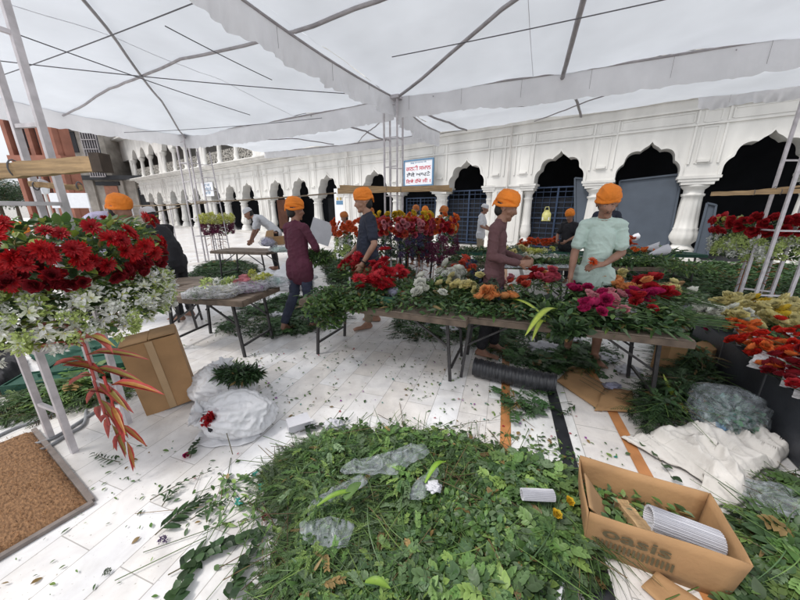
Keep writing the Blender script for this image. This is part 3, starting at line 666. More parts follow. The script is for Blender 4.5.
# slack wires strung under the canopy
def wire(a, b_, sag, label, r=.006):
    m_ = (a+b_)/2; return tag(MB().tube([Vector((a.x+(b_.x-a.x)*i/20, a.y+(b_.y-a.y)*i/20, a.z+(b_.z-a.z)*i/20-sag*4*(i/20)*(1-i/20)))-a for i in range(21)], r, 5).build('wire', M['wire'], loc=a), label, 'wire', 'slack wires under the tent roof')
wire(G(0, 28, 3.4), G(250, 115, 3.42), .02, 'dark wire crossing under the left canopy from the upper left corner to the far valance', .007)
wire(G(0, 61, 3.4), G(352, 94, 3.42), .03, 'dark wire running level below the left canopy towards the middle tower', .007)
wire(G(0, 76, 3.4), G(300, -40, 3.4), .02, 'thin wire slanting up across the left canopy', .006)
wire(G(392, 57, 3.4), G(690, -6, 3.4), .01, 'thin wire rising to the right below the right canopy', .006)
wire(G(165, 26, 3.4), G(272, 80, 3.4), .01, 'short thin wire under the left canopy beside the hanging valance', .006)
wire(G(100, 133, 3.3), G(322, 118, 3.3), .05, 'faint wire sagging along the far valance', .006)

# ================================================================ truss towers and the planks lashed to them
def tower(name, p, w_, h, rz, label, r=.02, step=.45, top=True, mt='frame', four=True):
    root = empty(name, p, rz, label, 'tower', 'steel truss towers of the tent')
    q = w_/2; cs = [(-q, -q), (q, -q), (q, q), (-q, q)]
    for x, y in cs: MB().box((x, y, h/2), (r*2, r*2, h)).build('leg', M[mt], root)
    k = 0; z = .28
    while z < h:
        for i in range(4):
            if (i+k) % 2 == 0 or i == 0: a, b_ = cs[i], cs[(i+1) % 4]; MB().bar((a[0], a[1], z), (b_[0], b_[1], z+(.0 if k % 2 else .02)), r*1.3).build('cross_bar', M[mt], root)
        z += step; k += 1
    if top: MB().box((0, 0, h+.03), (w_+.1, w_+.1, .05)).build('head_plate', M[mt], root)
    return root
RZT = math.atan2(-2.4, 5.67)
tower('truss_tower', T0, .30, 3.36, RZT, 'pale steel truss tower at the left front with red and white flowers tied round it', .016, .42)
tower('truss_tower', T1, .26, 3.38, RZT, 'slim steel truss tower in the middle of the court where the canopies meet', .014, .5)
tower('truss_tower', T2+Vector((0, 0, 0)), .34, 3.5, RZT, 'distant steel truss tower on the left in front of the arcade', .016, .5)
tower('truss_tower', Vector((5.62, 4.55, 0)), .36, 3.40, RZT, 'pale steel truss tower at the right edge beside the cream roses', .018, .95)
# ladder leaning next to the far tower
lad = empty('ladder', (T2.x+.62, T2.y-.1, 0), .2, 'thin steel ladder standing beside the distant truss tower', 'ladder')
mb = MB()
for x in (-.17, .17): MB().tube([(x, 0, 0), (x-.22, .25, 3.1)], .016, 6).build('rail', M['frame'], lad)
for i in range(1, 9): t = i/9; MB().tube([(-.17-.22*t, .25*t, 3.1*t), (.17-.22*t, .25*t, 3.1*t)], .012, 6).build('rung', M['frame'], lad)
M['tarred'] = pmat('tarred_wood', (.05, .035, .025), .8, .3, 20)
def plank(a, b_, w_, h, label, name='timber_beam', end=False, group=None):
    a, b_ = Vector(a), Vector(b_); m_ = (a+b_)/2; d = (b_-a); root = empty(name, m_, math.atan2(d.y, d.x), label, 'beam', group)
    L = d.length; mb = MB(); n = 14; sl = d.z/L
    def P(i, j):
        x = (i/n-.5)*L; wv = .004*math.sin(i*1.7); a_ = [(-1, -1), (1, -1), (1, 1), (-1, 1), (-1, -1)][j]
        return (x, a_[0]*w_/2+wv, a_[1]*h/2+sl*x+.003*math.sin(i*2.3))
    mb.grid(P, n, 4, False); mb.add([P(0, j) for j in range(4)], [(3, 2, 1, 0)]); mb.add([P(n, j) for j in range(4)], [(0, 1, 2, 3)]); mb.build('timber', M['wood'], root)
    if end: MB().box((L/2-.022, 0, sl*L/2), (.055, w_+.018, h+.018)).build('painted_end', M['tarred'], root)
    # wire lashings
    for x in ((-.12,) if end else (-.12, .14)): MB().tube([(x, (w_/2+.008)*math.cos(t), (h/2+.008)*math.sin(t)) for t in np.linspace(0, 2*PI, 13)], .004, 5, False).build('lashing', M['wire'], root)
    return root
d0 = Vector((math.cos(RZT), math.sin(RZT), 0))
pa = G(-60, 172, 1.80)
a = D(-30, 174, 1.75); b_ = D(105, 163, 1.72); plank(a, b_, .045, .072, 'rough timber beam with a dark end wired across the left front tower', end=True)
plank(D(30, 184, 1.95), D(82, 188, 1.95), .02, .03, 'short steel bar fixed across the left front tower below the timber beam', 'steel_bar')
a = D(338, 191, 6.05); b_ = D(449, 188, 6.0); plank(a, b_, .07, .10, 'long timber beam tied level across the middle tower above the roses')
plank(D(340, 187, 6.45), D(452, 190, 6.45), .05, .07, 'thinner timber beam behind the middle tower')
a = D(711, 194, 4.95); b_ = D(830, 190, 4.3); plank(a, b_, .05, .06, 'thin timber beam tied across the right tower')
plank(D(745, 192, 4.85), D(835, 183, 4.4), .08, .03, 'flat timber board sloping above the beam on the right tower')
M['bamboo'] = pmat('old_bamboo', (.24, .18, .12), .7, .3, 12)
def pole(a, b_, r, label, sag=.03, g='bamboo poles tied across the far court'):
    a, b_ = Vector(a), Vector(b_); tag(MB().tube([(a+(b_-a)*i/10-Vector((0, 0, sag*math.sin(PI*i/10))))-a for i in range(11)], r, 6).build('bamboo_pole', M['bamboo'], loc=a), label, 'pole', g)
pole(D(104, 206, 9.4), D(206, 203, 9.2), .02, 'bamboo pole across the far left court near the distant tower'); pole(D(196, 202, 9.1), D(336, 193, 7.6), .018, 'long thin bamboo pole between the distant tower and the middle one')
pole(D(95, 222, 8.6), D(180, 207, 9.6), .016, 'thin bamboo pole sloping behind the man in black')
# thin far scaffold posts on the left
for i, px in enumerate((112, 128, 139, 148, 158, 168, 176)):
    p = D(px, 240, 11.5); tag(MB().tube([(0, 0, 0), (.02, 0, 1.7)], .02, 6).build('scaffold_post', M['frame'], loc=(p.x, p.y, 0)), 'slim grey post of the railing across the far left court', 'post', 'slim posts of the far railing')

# ================================================================ tables
M['tabledge'] = pmat('table_edge', (.13, .095, .07), .6, .4, 12, .2, 60)
def table(o_near_l, o_near_r, width, h, label, legs=True, grp='folding flower tables', top='tablewood', over=.12, green=False, skirt=.0):
    a, b_ = Vector(o_near_l), Vector(o_near_r); a.z = b_.z = 0; d = (b_-a); L = d.length; rz = math.atan2(d.y, d.x)
    root = empty('folding_table', (a+b_)/2, rz, label, 'table', grp)
    # local: x along, y away from the camera, legs at y=0 and y=width
    mb = MB(); nn = 7; tw_ = (width+.14)/nn
    Lt = L+2*over
    for i in range(nn): mb.box((0.004*math.sin(i*9), -.07+tw_*(i+.5), h-.0155+.002*math.sin(i*5)), (Lt-.01*abs(math.sin(i*3)), tw_-.005, .030))
    mb.build('tabletop', M[top], root)
    mb = MB()
    for y in (-.07, width+.07): mb.box((0, y, h-.035), (Lt+.01, .018, .05))
    for x in (-Lt/2, Lt/2): mb.box((x, width/2, h-.035), (.018, width+.12, .05))
    mb.build('apron', M['greencloth' if green else 'tabledge'], root)
    for sx in (-1, 1):
        x = sx*L/2
        for y in (0, width): MB().bar((x-sx*.0, y, 0), (x-sx*.05, y, h-.06), .025).build('leg', M['blacksteel'], root)
        MB().bar((x, .016, .13), (x, width-.016, .13), .020).build('leg_rail', M['blacksteel'], root)
        for y in (0.028, width-.028): MB().bar((x-sx*.02, y, h*.50), (x-sx*.42, y, h-.06), .016).build('brace', M['blacksteel'], root)
    return root
gw = Vector((math.sin(math.atan2(.37, .93)), .93, 0))
TH_ = .63
tC = table(G(461, 377), G(650, 409), .50, TH_, 'weathered folding table in front of the man in the mint shirt covered with roses')
tB = table(G(318, 354), G(450, 381), .54, TH_, 'folding table holding red gerberas in front of the man in navy')
tA = table(G(176, 350), G(245, 357), .50, .65, 'small folding table on the left with flowers wrapped in plastic film')
tDl = table(G(452, 300), G(560, 305), .5, .65, 'folding table in the second row behind the man in the mauve shirt')
tDr = table(G(578, 304), G(655, 306), .5, .65, 'folding table in the second row to the right of the man in the mint shirt')
tE = table(G(430, 282), G(560, 284), .45, .66, 'green edged table in the third row behind the man in the mauve shirt', green=True, top='greencloth')
tE2 = table(G(570, 285), G(690, 286), .45, .66, 'green edged table in the third row below the leaning blue sheet', green=True, top='greencloth')
tF = table(G(222, 279), G(267, 281), .55, .65, 'far folding table beside the bending man in white')
tG = table(G(172, 331), G(197, 328), .35, .62, 'low black folding table with a paper roll behind the white orchids')
def ontable(t, x, y, z=0): return t.matrix_basis @ Vector((x, y, z))
# ================================================================ people
def cap_geo(p0, p1, r0, r1, fwd=None, k=1.0, n=14):
    """tapered capsule; squashed by k along fwd"""
    p0, p1 = Vector(p0), Vector(p1); ax = (p1-p0)
    ax = ax.normalized() if ax.length > 1e-6 else Vector((0, 0, 1))
    u = Vector((1, 0, 0)) if abs(ax.x) < .8 else Vector((0, 1, 0)); x = ax.cross(u).normalized(); y = ax.cross(x)
    vs = []; fs = []; m = n
    rows = []
    for i in range(m+1):
        th = PI*i/m; st, ct = math.sin(th), math.cos(th)
        for half in ((0,) if i != m//2 else (0, 1)):
            p, r = (p0, r0) if (ct < -1e-9 or (abs(ct) < 1e-9 and half == 1)) else (p1, r1)
            rows.append((p, r, st, ct))
    for p, r, st, ct in rows:
        for j in range(n):
            a = 2*PI*j/n; d = x*(st*math.cos(a))+y*(st*math.sin(a))+ax*ct
            if fwd is not None: d = d-fwd*(d.dot(fwd)*(1-k))
            vs.append(p+d*r)
    R = len(rows)
    for i in range(R-1):
        for j in range(n): fs.append((i*n+j, (i+1)*n+j, (i+1)*n+(j+1) % n, i*n+(j+1) % n))
    fs.append(tuple(range(n))); fs.append(tuple((R-1)*n+j for j in range(n))[::-1])
    return vs, fs
def blend(parts, voxel, smooth=4, wrinkle=0.0, wscale=9.0, seed=0, cut=None):
    mb = MB()
    for q in parts: mb.add(*cap_geo(*q[:4], **(q[4] if len(q) > 4 else {})))
    me = mb.mesh('tmp', None); o = link('tmp', me)
    r = o.modifiers.new('r', 'REMESH'); r.mode = 'VOXEL'; r.voxel_size = voxel; r.use_smooth_shade = True
    s = o.modifiers.new('s', 'SMOOTH'); s.factor = .5; s.iterations = smooth
    dg = bpy.context.evaluated_depsgraph_get(); dg.update()
    out = bpy.data.meshes.new_from_object(o.evaluated_get(dg)); bpy.data.objects.remove(o); bpy.data.meshes.remove(me)
    if wrinkle:
        n = len(out.vertices); co_ = np.empty(n*3); out.vertices.foreach_get('co', co_); co_ = co_.reshape(-1, 3); no = np.array([v.normal[:] for v in out.vertices])
        d = np.array([.7*(1-2*abs(noise.noise(Vector((p[0]*wscale+seed, p[1]*wscale, p[2]*wscale*.55+seed)))))-.35 + .9*max(0, 1-3.2*abs(noise.noise(Vector((p[0]*wscale*1.6+p[2]*5, p[1]*wscale*1.6, p[2]*wscale*2.6-p[0]*6+seed))))) for p in co_])
        d = np.maximum(d, -.12); co_ += no*(d*wrinkle)[:, None]; out.vertices.foreach_set('co', co_.ravel()); out.update()
    out.polygons.foreach_set('use_smooth', [True]*len(out.polygons))
    return out
STD = dict(pelvis=(0, 0, .93), waist=(0, 0, 1.08), chest=(0, .005, 1.27), neck=(0, 0, 1.44), head=(0, .02, 1.575),
           shL=(-.148, 0, 1.372), elL=(-.215, -.02, 1.11), wrL=(-.225, .05, .88), shR=(.148, 0, 1.372), elR=(.215, -.02, 1.11), wrR=(.225, .05, .88),
           hipL=(-.09, 0, .90), knL=(-.10, .015, .49), anL=(-.10, -.01, .085), hipR=(.09, 0, .90), knR=(.10, .015, .49), anR=(.10, -.01, .085),
           toeL=(-.12, .15, .03), toeR=(.12, .15, .03))
def person(loc, rz, label, pose={}, height=1.68, skin='skin', shirt='navy', pants='blackcloth', sleeve='short', head_rx=0.0, head_rz=0.0, cap='turban', capmat='orange',
           hem=.86, pantlen=1.0, detail=True, moustache=False, beard=False, bulk=1.0, group=None, longshirt=False, fingers=None):
    s = height/1.70
    J = {k: Vector(pose.get(k, v))*s for k, v in STD.items()}
    f = Vector((0, 1, 0)); vx = .0075*s if detail else .014
    root = empty('person', loc, rz, label, 'person', group); b = bulk
    ff = dict(fwd=f, k=.66); tf = (J['chest']-J['pelvis']).normalized(); tfw = f-tf*f.dot(tf); tfw.normalize(); tt = dict(fwd=tfw, k=.66)
    side = Vector((1, 0, 0))*s
    # --- body
    H = J['head']; E_ = Matrix.Rotation(head_rz, 3, 'Z') @ Matrix.Rotation(-head_rx, 3, 'X')
    def h(x, y, z): return H+E_ @ (Vector((x, y, z))*s)
    P = []
    for sx, S in ((-1, 'L'), (1, 'R')):
        P += [(J['hip'+S], J['kn'+S], .078*s*b, .052*s), (J['kn'+S], J['kn'+S].lerp(J['an'+S], .35), .050*s, .054*s), (J['kn'+S].lerp(J['an'+S], .3), J['an'+S], .054*s, .034*s)]
        an, to = J['an'+S], J['toe'+S]; heel = an+(an-to).normalized()*.035*s; heel.z = max(.03*s, an.z-.055*s) if an.z < .12 else an.z-.05*s
        P += [(an, heel, .034*s, .030*s), (heel, to, .031*s, .024*s), (heel.lerp(to, .55), to, .040*s, .034*s, dict(fwd=Vector((0, 0, 1)), k=.55)), (an, heel.lerp(to, .6), .03*s, .026*s)]
        d = (to-heel).normalized(); lat = Vector((0, 0, 1)).cross(d).normalized()
        for i in range(5): q = (i-2)*.014*s; ln = (.034-.004*abs((i if sx > 0 else 4-i)))*s; P.append((to+lat*q, to+lat*q*1.1+d*(.02*s+ln*.6)-Vector((0, 0, .006*s)), .0095*s, .0085*s))
        P += [(J['sh'+S], J['el'+S], .046*s*b, .038*s), (J['el'+S], J['el'+S].lerp(J['wr'+S], .3), .038*s, .037*s), (J['el'+S].lerp(J['wr'+S], .3), J['wr'+S], .037*s, .024*s)]
        # hand
        fo = (J['wr'+S]-J['el'+S]).normalized(); hd = pose.get('hand'+S); hd = Vector(hd).normalized() if hd else (fo+Vector((0, .15, -.2))).normalized()
        nrm = Vector(pose.get('palm'+S, (-sx, 0, 0))); nrm = (nrm-hd*nrm.dot(hd)).normalized(); la = hd.cross(nrm).normalized()
        W_ = J['wr'+S]; pc = W_+hd*.085*s
        P.append((W_, W_+hd*.03*s, .024*s, .026*s)); P.append((W_+hd*.03*s, pc, .034*s, .038*s, dict(fwd=nrm, k=.42)))
        curl = pose.get('curl'+S, .5)
        for i in range(4):
            q = (i-1.5)*.0195*s; l1 = (.036, .041, .039, .030)[i]*s; b0 = pc+la*q; rr = (.0092 if detail else .011)*s
            d1 = (hd+nrm*curl*.7+la*(i-1.5)*.07).normalized(); d2 = (hd+nrm*curl*1.8).normalized(); d3 = (hd*.6+nrm*curl*2.6).normalized()
            a1 = b0+d1*l1; a2 = a1+d2*l1*.75; a3 = a2+d3*l1*.55
            P += [(b0, a1, rr, rr*.95), (a1, a2, rr*.95, rr*.88), (a2, a3, rr*.88, rr*.75)]
        ts = -1 if pose.get('thumb'+S, 1) > 0 else 1; t0 = W_+hd*.035*s+la*ts*.026*s; t1 = t0+(hd*.7+la*ts*.7+nrm*.4)*.034*s; t2 = t1+(hd+la*ts*.2+nrm*.5)*.028*s
        P += [(t0, t1, .0125*s, .0105*s), (t1, t2, .0105*s, .0085*s)]
    P += [(J['pelvis'], J['waist'], .125*s*b, .108*s*b, tt), (J['waist'], J['chest'], .108*s*b, .132*s*b, tt), (J['hipL'], J['hipR'], .085*s*b, .085*s*b), (J['chest'], J['chest'].lerp(J['neck'], .45), .13*s*b, .09*s*b, tt),
          (J['shL'], J['neck']-Vector((0, 0, .045*s)), .040*s*b, .046*s), (J['shR'], J['neck']-Vector((0, 0, .045*s)), .040*s*b, .046*s), (J['shL'], J['shR'], .048*s, .048*s),
          (J['neck']-Vector((0, 0, .04*s)), J['neck'].lerp(H, .55), .056*s, .052*s)]
    P += [(h(0, -.022, .03), h(0, .012, .035), .083*s, .080*s), (h(0, .01, -.03), h(0, .045, -.06), .062*s, .044*s), (h(0, .072, -.085), h(0, .060, -.075), .022*s, .028*s), (h(0, .03, 0), h(0, .05, -.01), .068*s, .055*s),
          (h(-.030, .072, .038), h(.030, .072, .038), .014*s, .014*s), (h(0, .088, .022), h(0, .108, -.014), .0085*s, .0125*s), (h(-.011, .095, -.018), h(.011, .095, -.018), .0085*s, .0085*s),
          (h(-.020, .082, -.046), h(.020, .082, -.046), .0095*s, .0095*s), (h(-.018, .078, -.058), h(.018, .078, -.058), .009*s, .009*s), (h(-.042, .060, -.005), h(-.045, .045, -.02), .018*s, .02*s), (h(.042, .060, -.005), h(.045, .045, -.02), .018*s, .02*s)]
    for sx in (-1, 1): P += [(h(sx*.080, -.008, .012), h(sx*.080, -.004, -.022), .017*s, .012*s, dict(fwd=Vector((1, 0, 0)), k=.5)), (h(sx*.076, 0, -.0), h(sx*.086, -.016, .010), .010*s, .012*s)]
    me = blend(P, vx*.85, 3); me.materials.append(M[skin]); link('body', me, root)
    # --- face
    if detail:
        mb = MB()
        for sx in (-1, 1): mb.add(*cap_geo(h(sx*.030-.0055, .0785, .016), h(sx*.030+.0055, .0785, .016), .0062*s, .0062*s, n=8), True)
        ey_ = mb.build('eye', M['eye'], root); mb = MB()
        for sx in (-1, 1): mb.add(*cap_geo(h(sx*.030, .0835, .0145), h(sx*.030, .0840, .0145), .0042*s, .0042*s, n=8), True)
        mb.build('iris', M['hair'], ey_); mb = MB()
        for sx in (-1, 1): mb.add(*cap_geo(h(sx*.016, .0885, .036), h(sx*.046, .074, .038), .0045*s, .003*s, n=8), True)
        mb.build('eyebrow', M['hair'], root)
        mb = MB(); mb.add(*cap_geo(h(-.020, .086, -.0515), h(.020, .086, -.0515), .0065*s, .0065*s, fwd=Vector((0, 0, 1)), k=.6, n=8), True); mb.build('lips', M['lip'], root)
        if moustache: mb = MB(); mb.add(*cap_geo(h(0, .094, -.035), h(-.030, .078, -.044), .0075*s, .004*s, n=8), True); mb.add(*cap_geo(h(0, .094, -.035), h(.030, .078, -.044), .0075*s, .004*s, n=8), True); mb.build('moustache', M['hair'], root)
    if beard: me = blend([(h(0, .062, -.075), h(0, .05, -.10), .038*s, .030*s), (h(-.05, .02, -.055), h(0, .065, -.08), .032*s, .030*s), (h(.05, .02, -.055), h(0, .065, -.08), .032*s, .030*s), (h(-.066, .005, -.0), h(-.055, .02, -.05), .020*s, .028*s), (h(.066, .005, 0), h(.055, .02, -.05), .020*s, .028*s)], .006, 1); me.materials.append(M['hair']); link('beard', me, root)
    me = blend([(h(0, -.035, .03), h(0, -.04, -.03), .079*s, .064*s), (h(-.03, -.045, .0), h(-.03, -.045, -.03), .044*s, .036*s), (h(.03, -.045, .0), h(.03, -.045, -.03), .044*s, .036*s)], .007 if detail else .012, 1); me.materials.append(M['hair']); link('hair', me, root)
    # --- headgear
    if cap == 'turban':
        R_ = random.Random(int(abs(loc[0]*37+loc[1]*91))); tp = [(h(0, -.035, .085), h(0, .012, .09), .092*s, .088*s), (h(0, -.03, .112), h(0, -.01, .115), .060*s, .056*s)]
        for k in range(6 if detail else 4):
            tl, rl = -.05-.11*k+R_.uniform(-.05, .05), (.30 if k % 2 else -.30)*(1-.08*k)+R_.uniform(-.06, .06); zc = .046+.013*k; rr = math.cos(min(1.3, .16*k))
            ring = []
            for q in range(19):
                a = 2*PI*q/18; x, y = .088*rr*math.cos(a), .104*rr*math.sin(a)-.016; ring.append(h(x, y, zc+x*rl+y*(tl+.25)+.004*math.sin(3*a+k)))
            tp += [(ring[q], ring[q+1], .0145*s, .0145*s) for q in range(18)]
        if not detail: tp = [t_[:2]+(t_[2]*1.02, t_[3]*1.02) for t_ in tp]
        me = blend([q+(dict(n=8),) for q in tp], .0055 if detail else .010, 1, .003*s, 22, loc[0]); me.materials.append(M[capmat]); tb_ = link('turban', me, root)
        me = blend([(h(-.015, -.02, .150), h(.018, .0, .152), .022*s, .018*s), (h(0, -.10, .06), h(.01, -.125, .03), .022*s, .012*s), (h(.01, -.125, .03), h(.02, -.13, -.02), .012*s, .006*s)], .005, 1, .002, 30); me.materials.append(M[capmat]); link('turban_knot', me, tb_)
        if detail: mb = MB(); mb.add(*cap_geo(h(0, .088, .085), h(0, .089, .10), .008*s, .005*s, n=8), True); mb.build('turban_pin', M['darkorange'], root)
    elif cap == 'cap':
        mb = MB(); c0 = h(0, -.015, .055)
        def Q(i, j):
            a = 2*PI*i/32; e = -.15+(PI/2+.15)*j/10; k = .004*noise.noise(Vector((math.cos(a)*5, math.sin(a)*5, e*6)))
            r_ = (.094+k)*math.cos(max(0, e))**.5; return c0+E_ @ (Vector((r_*math.cos(a)*.97, r_*math.sin(a)*1.1, .088*math.sin(e)))*s)
        mb.grid(Q, 32, 10); mb.build('cap', M[capmat], root)
    # --- shirt
    g = .016*s; hemp = J['pelvis']*(1)+Vector((0, 0, hem*s-J['pelvis'].z)) if hem > 0 else J['pelvis']
    if (J['chest']-J['pelvis']).normalized().z < .8: hemp = J['pelvis']
    Sx = [(hemp, J['waist'], .142*s*b+g, .118*s*b+g, dict(fwd=tfw, k=.76)), (J['pelvis'], J['waist'], .128*s*b+g, .116*s*b+g, tt), (J['waist'], J['chest'], .116*s*b+g, .134*s*b+g, tt), (J['chest'], J['chest'].lerp(J['neck'], .55), .132*s*b+g*.8, .082*s*b+g, tt),
          (J['shL'], J['neck']-Vector((0, 0, .045*s)), .047*s*b+g*.7, .060*s), (J['shR'], J['neck']-Vector((0, 0, .045*s)), .047*s*b+g*.7, .060*s), (J['neck']-Vector((0, 0, .06*s)), J['neck']-Vector((0, 0, .012*s)), .062*s, .058*s)]
    if hem <= .86 and (J['chest']-J['pelvis']).normalized().z > .8: Sx += [(J['hipL']+Vector((0, 0, .0)), J['hipR'], .103*s*b, .103*s*b, dict(fwd=f, k=.98)), (J['hipL'].lerp(J['knL'], .12), J['hipR'].lerp(J['knR'], .12), .102*s*b, .102*s*b, dict(fwd=f, k=.95)), (J['pelvis'], J['chest'], .142*s*b, .135*s*b, dict(fwd=tfw, k=.74))]
    if longshirt: q = J['hipL'].lerp(J['knL'], .30).lerp(J['hipR'].lerp(J['knR'], .30), .5); Sx += [(J['chest'], q, .130*s+g, .160*s, tt), (J['hipL'], J['hipL'].lerp(J['knL'], .35), .09*s+g, .10*s), (J['hipR'], J['hipR'].lerp(J['knR'], .35), .09*s+g, .10*s)]
    for S in 'LR':
        t = {'short': .72, 'long': 1.0, 'rolled': 1.0}[sleeve]; e = J['sh'+S].lerp(J['el'+S], t)
        Sx.append((J['sh'+S], e, .045*s*b+g*.6, .044*s+g*(.9 if sleeve == 'short' else .2)))
        if sleeve != 'short': Sx.append((J['el'+S], J['el'+S].lerp(J['wr'+S], .92 if sleeve == 'long' else .45), .043*s+g*.2, .030*s+g*.35))
    me = blend(Sx, vx*1.05, 1, .0075*s, 6, rz*3); me.materials.append(M[shirt]); link('shirt', me, root)
    if detail: mb = MB(); n_ = J['neck']-Vector((0, 0, .005*s)); mb.tube([n_+Vector((.060*math.cos(a), .055*math.sin(a)+.004, -.012*math.sin(a)))*s for a in np.linspace(0, 2*PI, 25)], .0065*s, 6, False); mb.build('collar', M[shirt], root)
    # --- trousers
    Tr = [(J['hipL'], J['hipR'], .082*s*b, .082*s*b, dict(fwd=f, k=.80)), (J['pelvis'], J['waist'].lerp(J['pelvis'], .7), .108*s*b, .090*s*b, tt)]
    for S in 'LR':
        Tr.append((J['hip'+S], J['kn'+S], .083*s*b, .066*s))
        pl = pantlen[0 if S == 'L' else 1] if isinstance(pantlen, tuple) else pantlen
        Tr.append((J['kn'+S], J['kn'+S].lerp(J['an'+S], pl*.88), .066*s, .053*s if pl > .8 else .062*s))
    me = blend(Tr, vx*1.1, 1, .008*s, 8, rz*5+2); me.materials.append(M[pants]); link('trousers', me, root)
    return root, J
def rzf(dx, dy): return math.atan2(dy, dx)-PI/2        # rotate so local +Y looks along (dx,dy)
# man in the mint shirt, facing the camera, looking down at the roses
loc = G(579, 356); loc.z = 0
mint, Jm = person(loc, rzf(-.46, -.88), 'man in a mint green shirt looking down at the roses on the table', dict(
    head=(0, .055, 1.56), neck=(0, .02, 1.44), chest=(0, .01, 1.27), elR=(.195, .03, 1.11), wrR=(.205, .16, .90), handR=(.0, .25, -1), curlR=.4, palmR=(-1, .2, 0),
    elL=(-.19, .0, 1.12), wrL=(-.05, .19, 1.03), handL=(1, .35, -.15), palmL=(0, -.6, -.8), curlL=.7, anL=(-.13, .05, .085), toeL=(-.19, .20, .03), knL=(-.12, .03, .49), anR=(.12, -.02, .085), knR=(.11, .03, .49), toeR=(.14, .14, .03)),
    height=1.70, skin='skin', shirt='mint', pants='blackcloth', head_rx=.42, head_rz=.12, moustache=True, pantlen=(.05, .55), sleeve='short', hem=.82, bulk=.86)
# man in the mauve long sleeved top, in profile, facing right
loc = G(487, 353); loc.z = 0
mauve, Jv = person(loc, rzf(.90, -.48), 'man in a mauve long sleeved top and orange turban with hands held in front', dict(
    head=(0, .06, 1.56), neck=(0, .02, 1.44), elR=(.20, .0, 1.11), wrR=(.10, .24, 1.05), handR=(-.4, 1, 0), palmR=(-1, 0, -.3), curlR=.9, elL=(-.20, .0, 1.11), wrL=(-.07, .25, 1.06), handL=(.4, 1, 0.1), palmL=(1, 0, -.3), curlL=.9,
    anL=(-.10, .05, .085), toeL=(-.11, .21, .03), anR=(.10, -.05, .085), toeR=(.12, .11, .03)), height=1.66, skin='skin', shirt='brown', pants='blackcloth', head_rx=.34, moustache=True, sleeve='long', hem=.80, bulk=.88)
# man in navy, facing left
loc = G(371, 325); loc.z = 0
navy, Jn = person(loc, rzf(-1, -.30), 'heavy set man in a navy shirt facing left beside the table of red gerberas', dict(
    head=(0, .05, 1.57), waist=(0, .035, 1.08), pelvis=(0, .01, .93), elL=(-.245, -.02, 1.10), wrL=(-.22, .12, .88), handL=(.1, .5, -1), palmL=(1, 0, 0), curlL=.7, elR=(.23, .02, 1.12), wrR=(.16, .2, .95), anL=(-.11, .06, .085), toeL=(-.16, .22, .03), anR=(.12, -.10, .085), toeR=(.18, .04, .03)),
    height=1.73, skin='skin2', shirt='navy', pants='khaki', head_rx=.22, moustache=True, sleeve='short', capmat='orange', bulk=1.14)
# man in maroon, seen from behind, stepping away with an armful of greens
loc = G(305, 328); loc.z = 0
maroon, Jr = person(loc, rzf(.45, .9), 'man in a long maroon shirt seen from behind carrying cut greens', dict(
    anL=(-.13, -.24, .12), toeL=(-.14, -.11, .035), knL=(-.11, -.02, .50), anR=(.10, .05, .085), toeR=(.12, .21, .03), elR=(.25, .06, 1.13), wrR=(.12, .27, 1.02), handR=(-.9, .5, 0), palmR=(0, -1, 0), elL=(-.22, .07, 1.12), wrL=(-.10, .27, 1.02), handL=(.9, .5, 0), palmL=(0, -1, 0)),
    height=1.62, skin='skin', shirt='maroon', pants='jeans', head_rx=.15, head_rz=-.5, sleeve='rolled', hem=.80, longshirt=True, bulk=.90)
# second row and far people
def bystander(px, Y, hgt, face, label, shirt, cap='turban', capmat='orange', **k):
    p = D(px, 230, Y); return person((p.x, p.y, 0), rzf(*face), label, height=hgt, shirt=shirt, cap=cap, capmat=capmat, detail=False, skin='skin', **k)
WORK = dict(elL=(-.22, .06, 1.12), wrL=(-.12, .26, 1.02), elR=(.22, .06, 1.12), wrR=(.12, .26, 1.02), head=(0, .06, 1.56))
bystander(604, 5.5, 1.78, (-.3, -1), 'man in dark navy standing in front of the large leaning blue sheet', 'navy', sleeve='short', pose=WORK, head_rx=.3)
bystander(569, 6.6, 1.52, (-.8, -.6), 'man in an orange turban half hidden behind the mint shirted man', 'blackcloth', pose=WORK, head_rx=.5)
bystander(481, 8.6, 1.68, (.9, -.5), 'man in a white shirt and white cap standing before the blue gate', 'whiteshirt', 'cap', 'whitecap', sleeve='short', pose=WORK, pants='khaki', head_rx=.3)
bystander(441, 8.2, 1.60, (.9, -.4), 'man in a pale shirt and deep orange turban just right of the red roses', 'whiteshirt', capmat='darkorange', pose=WORK, head_rx=.3)
bystander(425, 8.6, 1.60, (-.2, -1), 'man in dark blue with an orange turban behind the rose arrangement', 'navy', pose=WORK, head_rx=.4)
bystander(416, 8.9, 1.64, (-.3, -1), 'bearded man in a cream shirt and turban under the painted sign', 'whiteshirt', capmat='darkorange', beard=True, pose=WORK)
bystander(372, 8.9, 1.56, (-.2, -1), 'man in a red shirt and deep orange headcloth behind the man in navy', 'redshirt', capmat='darkorange', pose=WORK, head_rx=.2)
bystander(347, 7.6, 1.46, (-.8, -.5), 'man in a white shirt with a dark orange turban left of the man in navy', 'whiteshirt', capmat='darkorange', pose=WORK, head_rx=.3)
bystander(404, 8.0, 1.42, (-.3, -1), 'small figure whose orange turban just shows above the red roses', 'blackcloth', pose=WORK, head_rx=.4)
LEAN = dict(chest=(0, .10, 1.25), neck=(0, .18, 1.40), head=(0, .25, 1.50), shL=(-.175, .14, 1.35), shR=(.175, .14, 1.35), elL=(-.22, .22, 1.08), wrL=(-.14, .40, .98), elR=(.22, .22, 1.08), wrR=(.14, .40, .98))
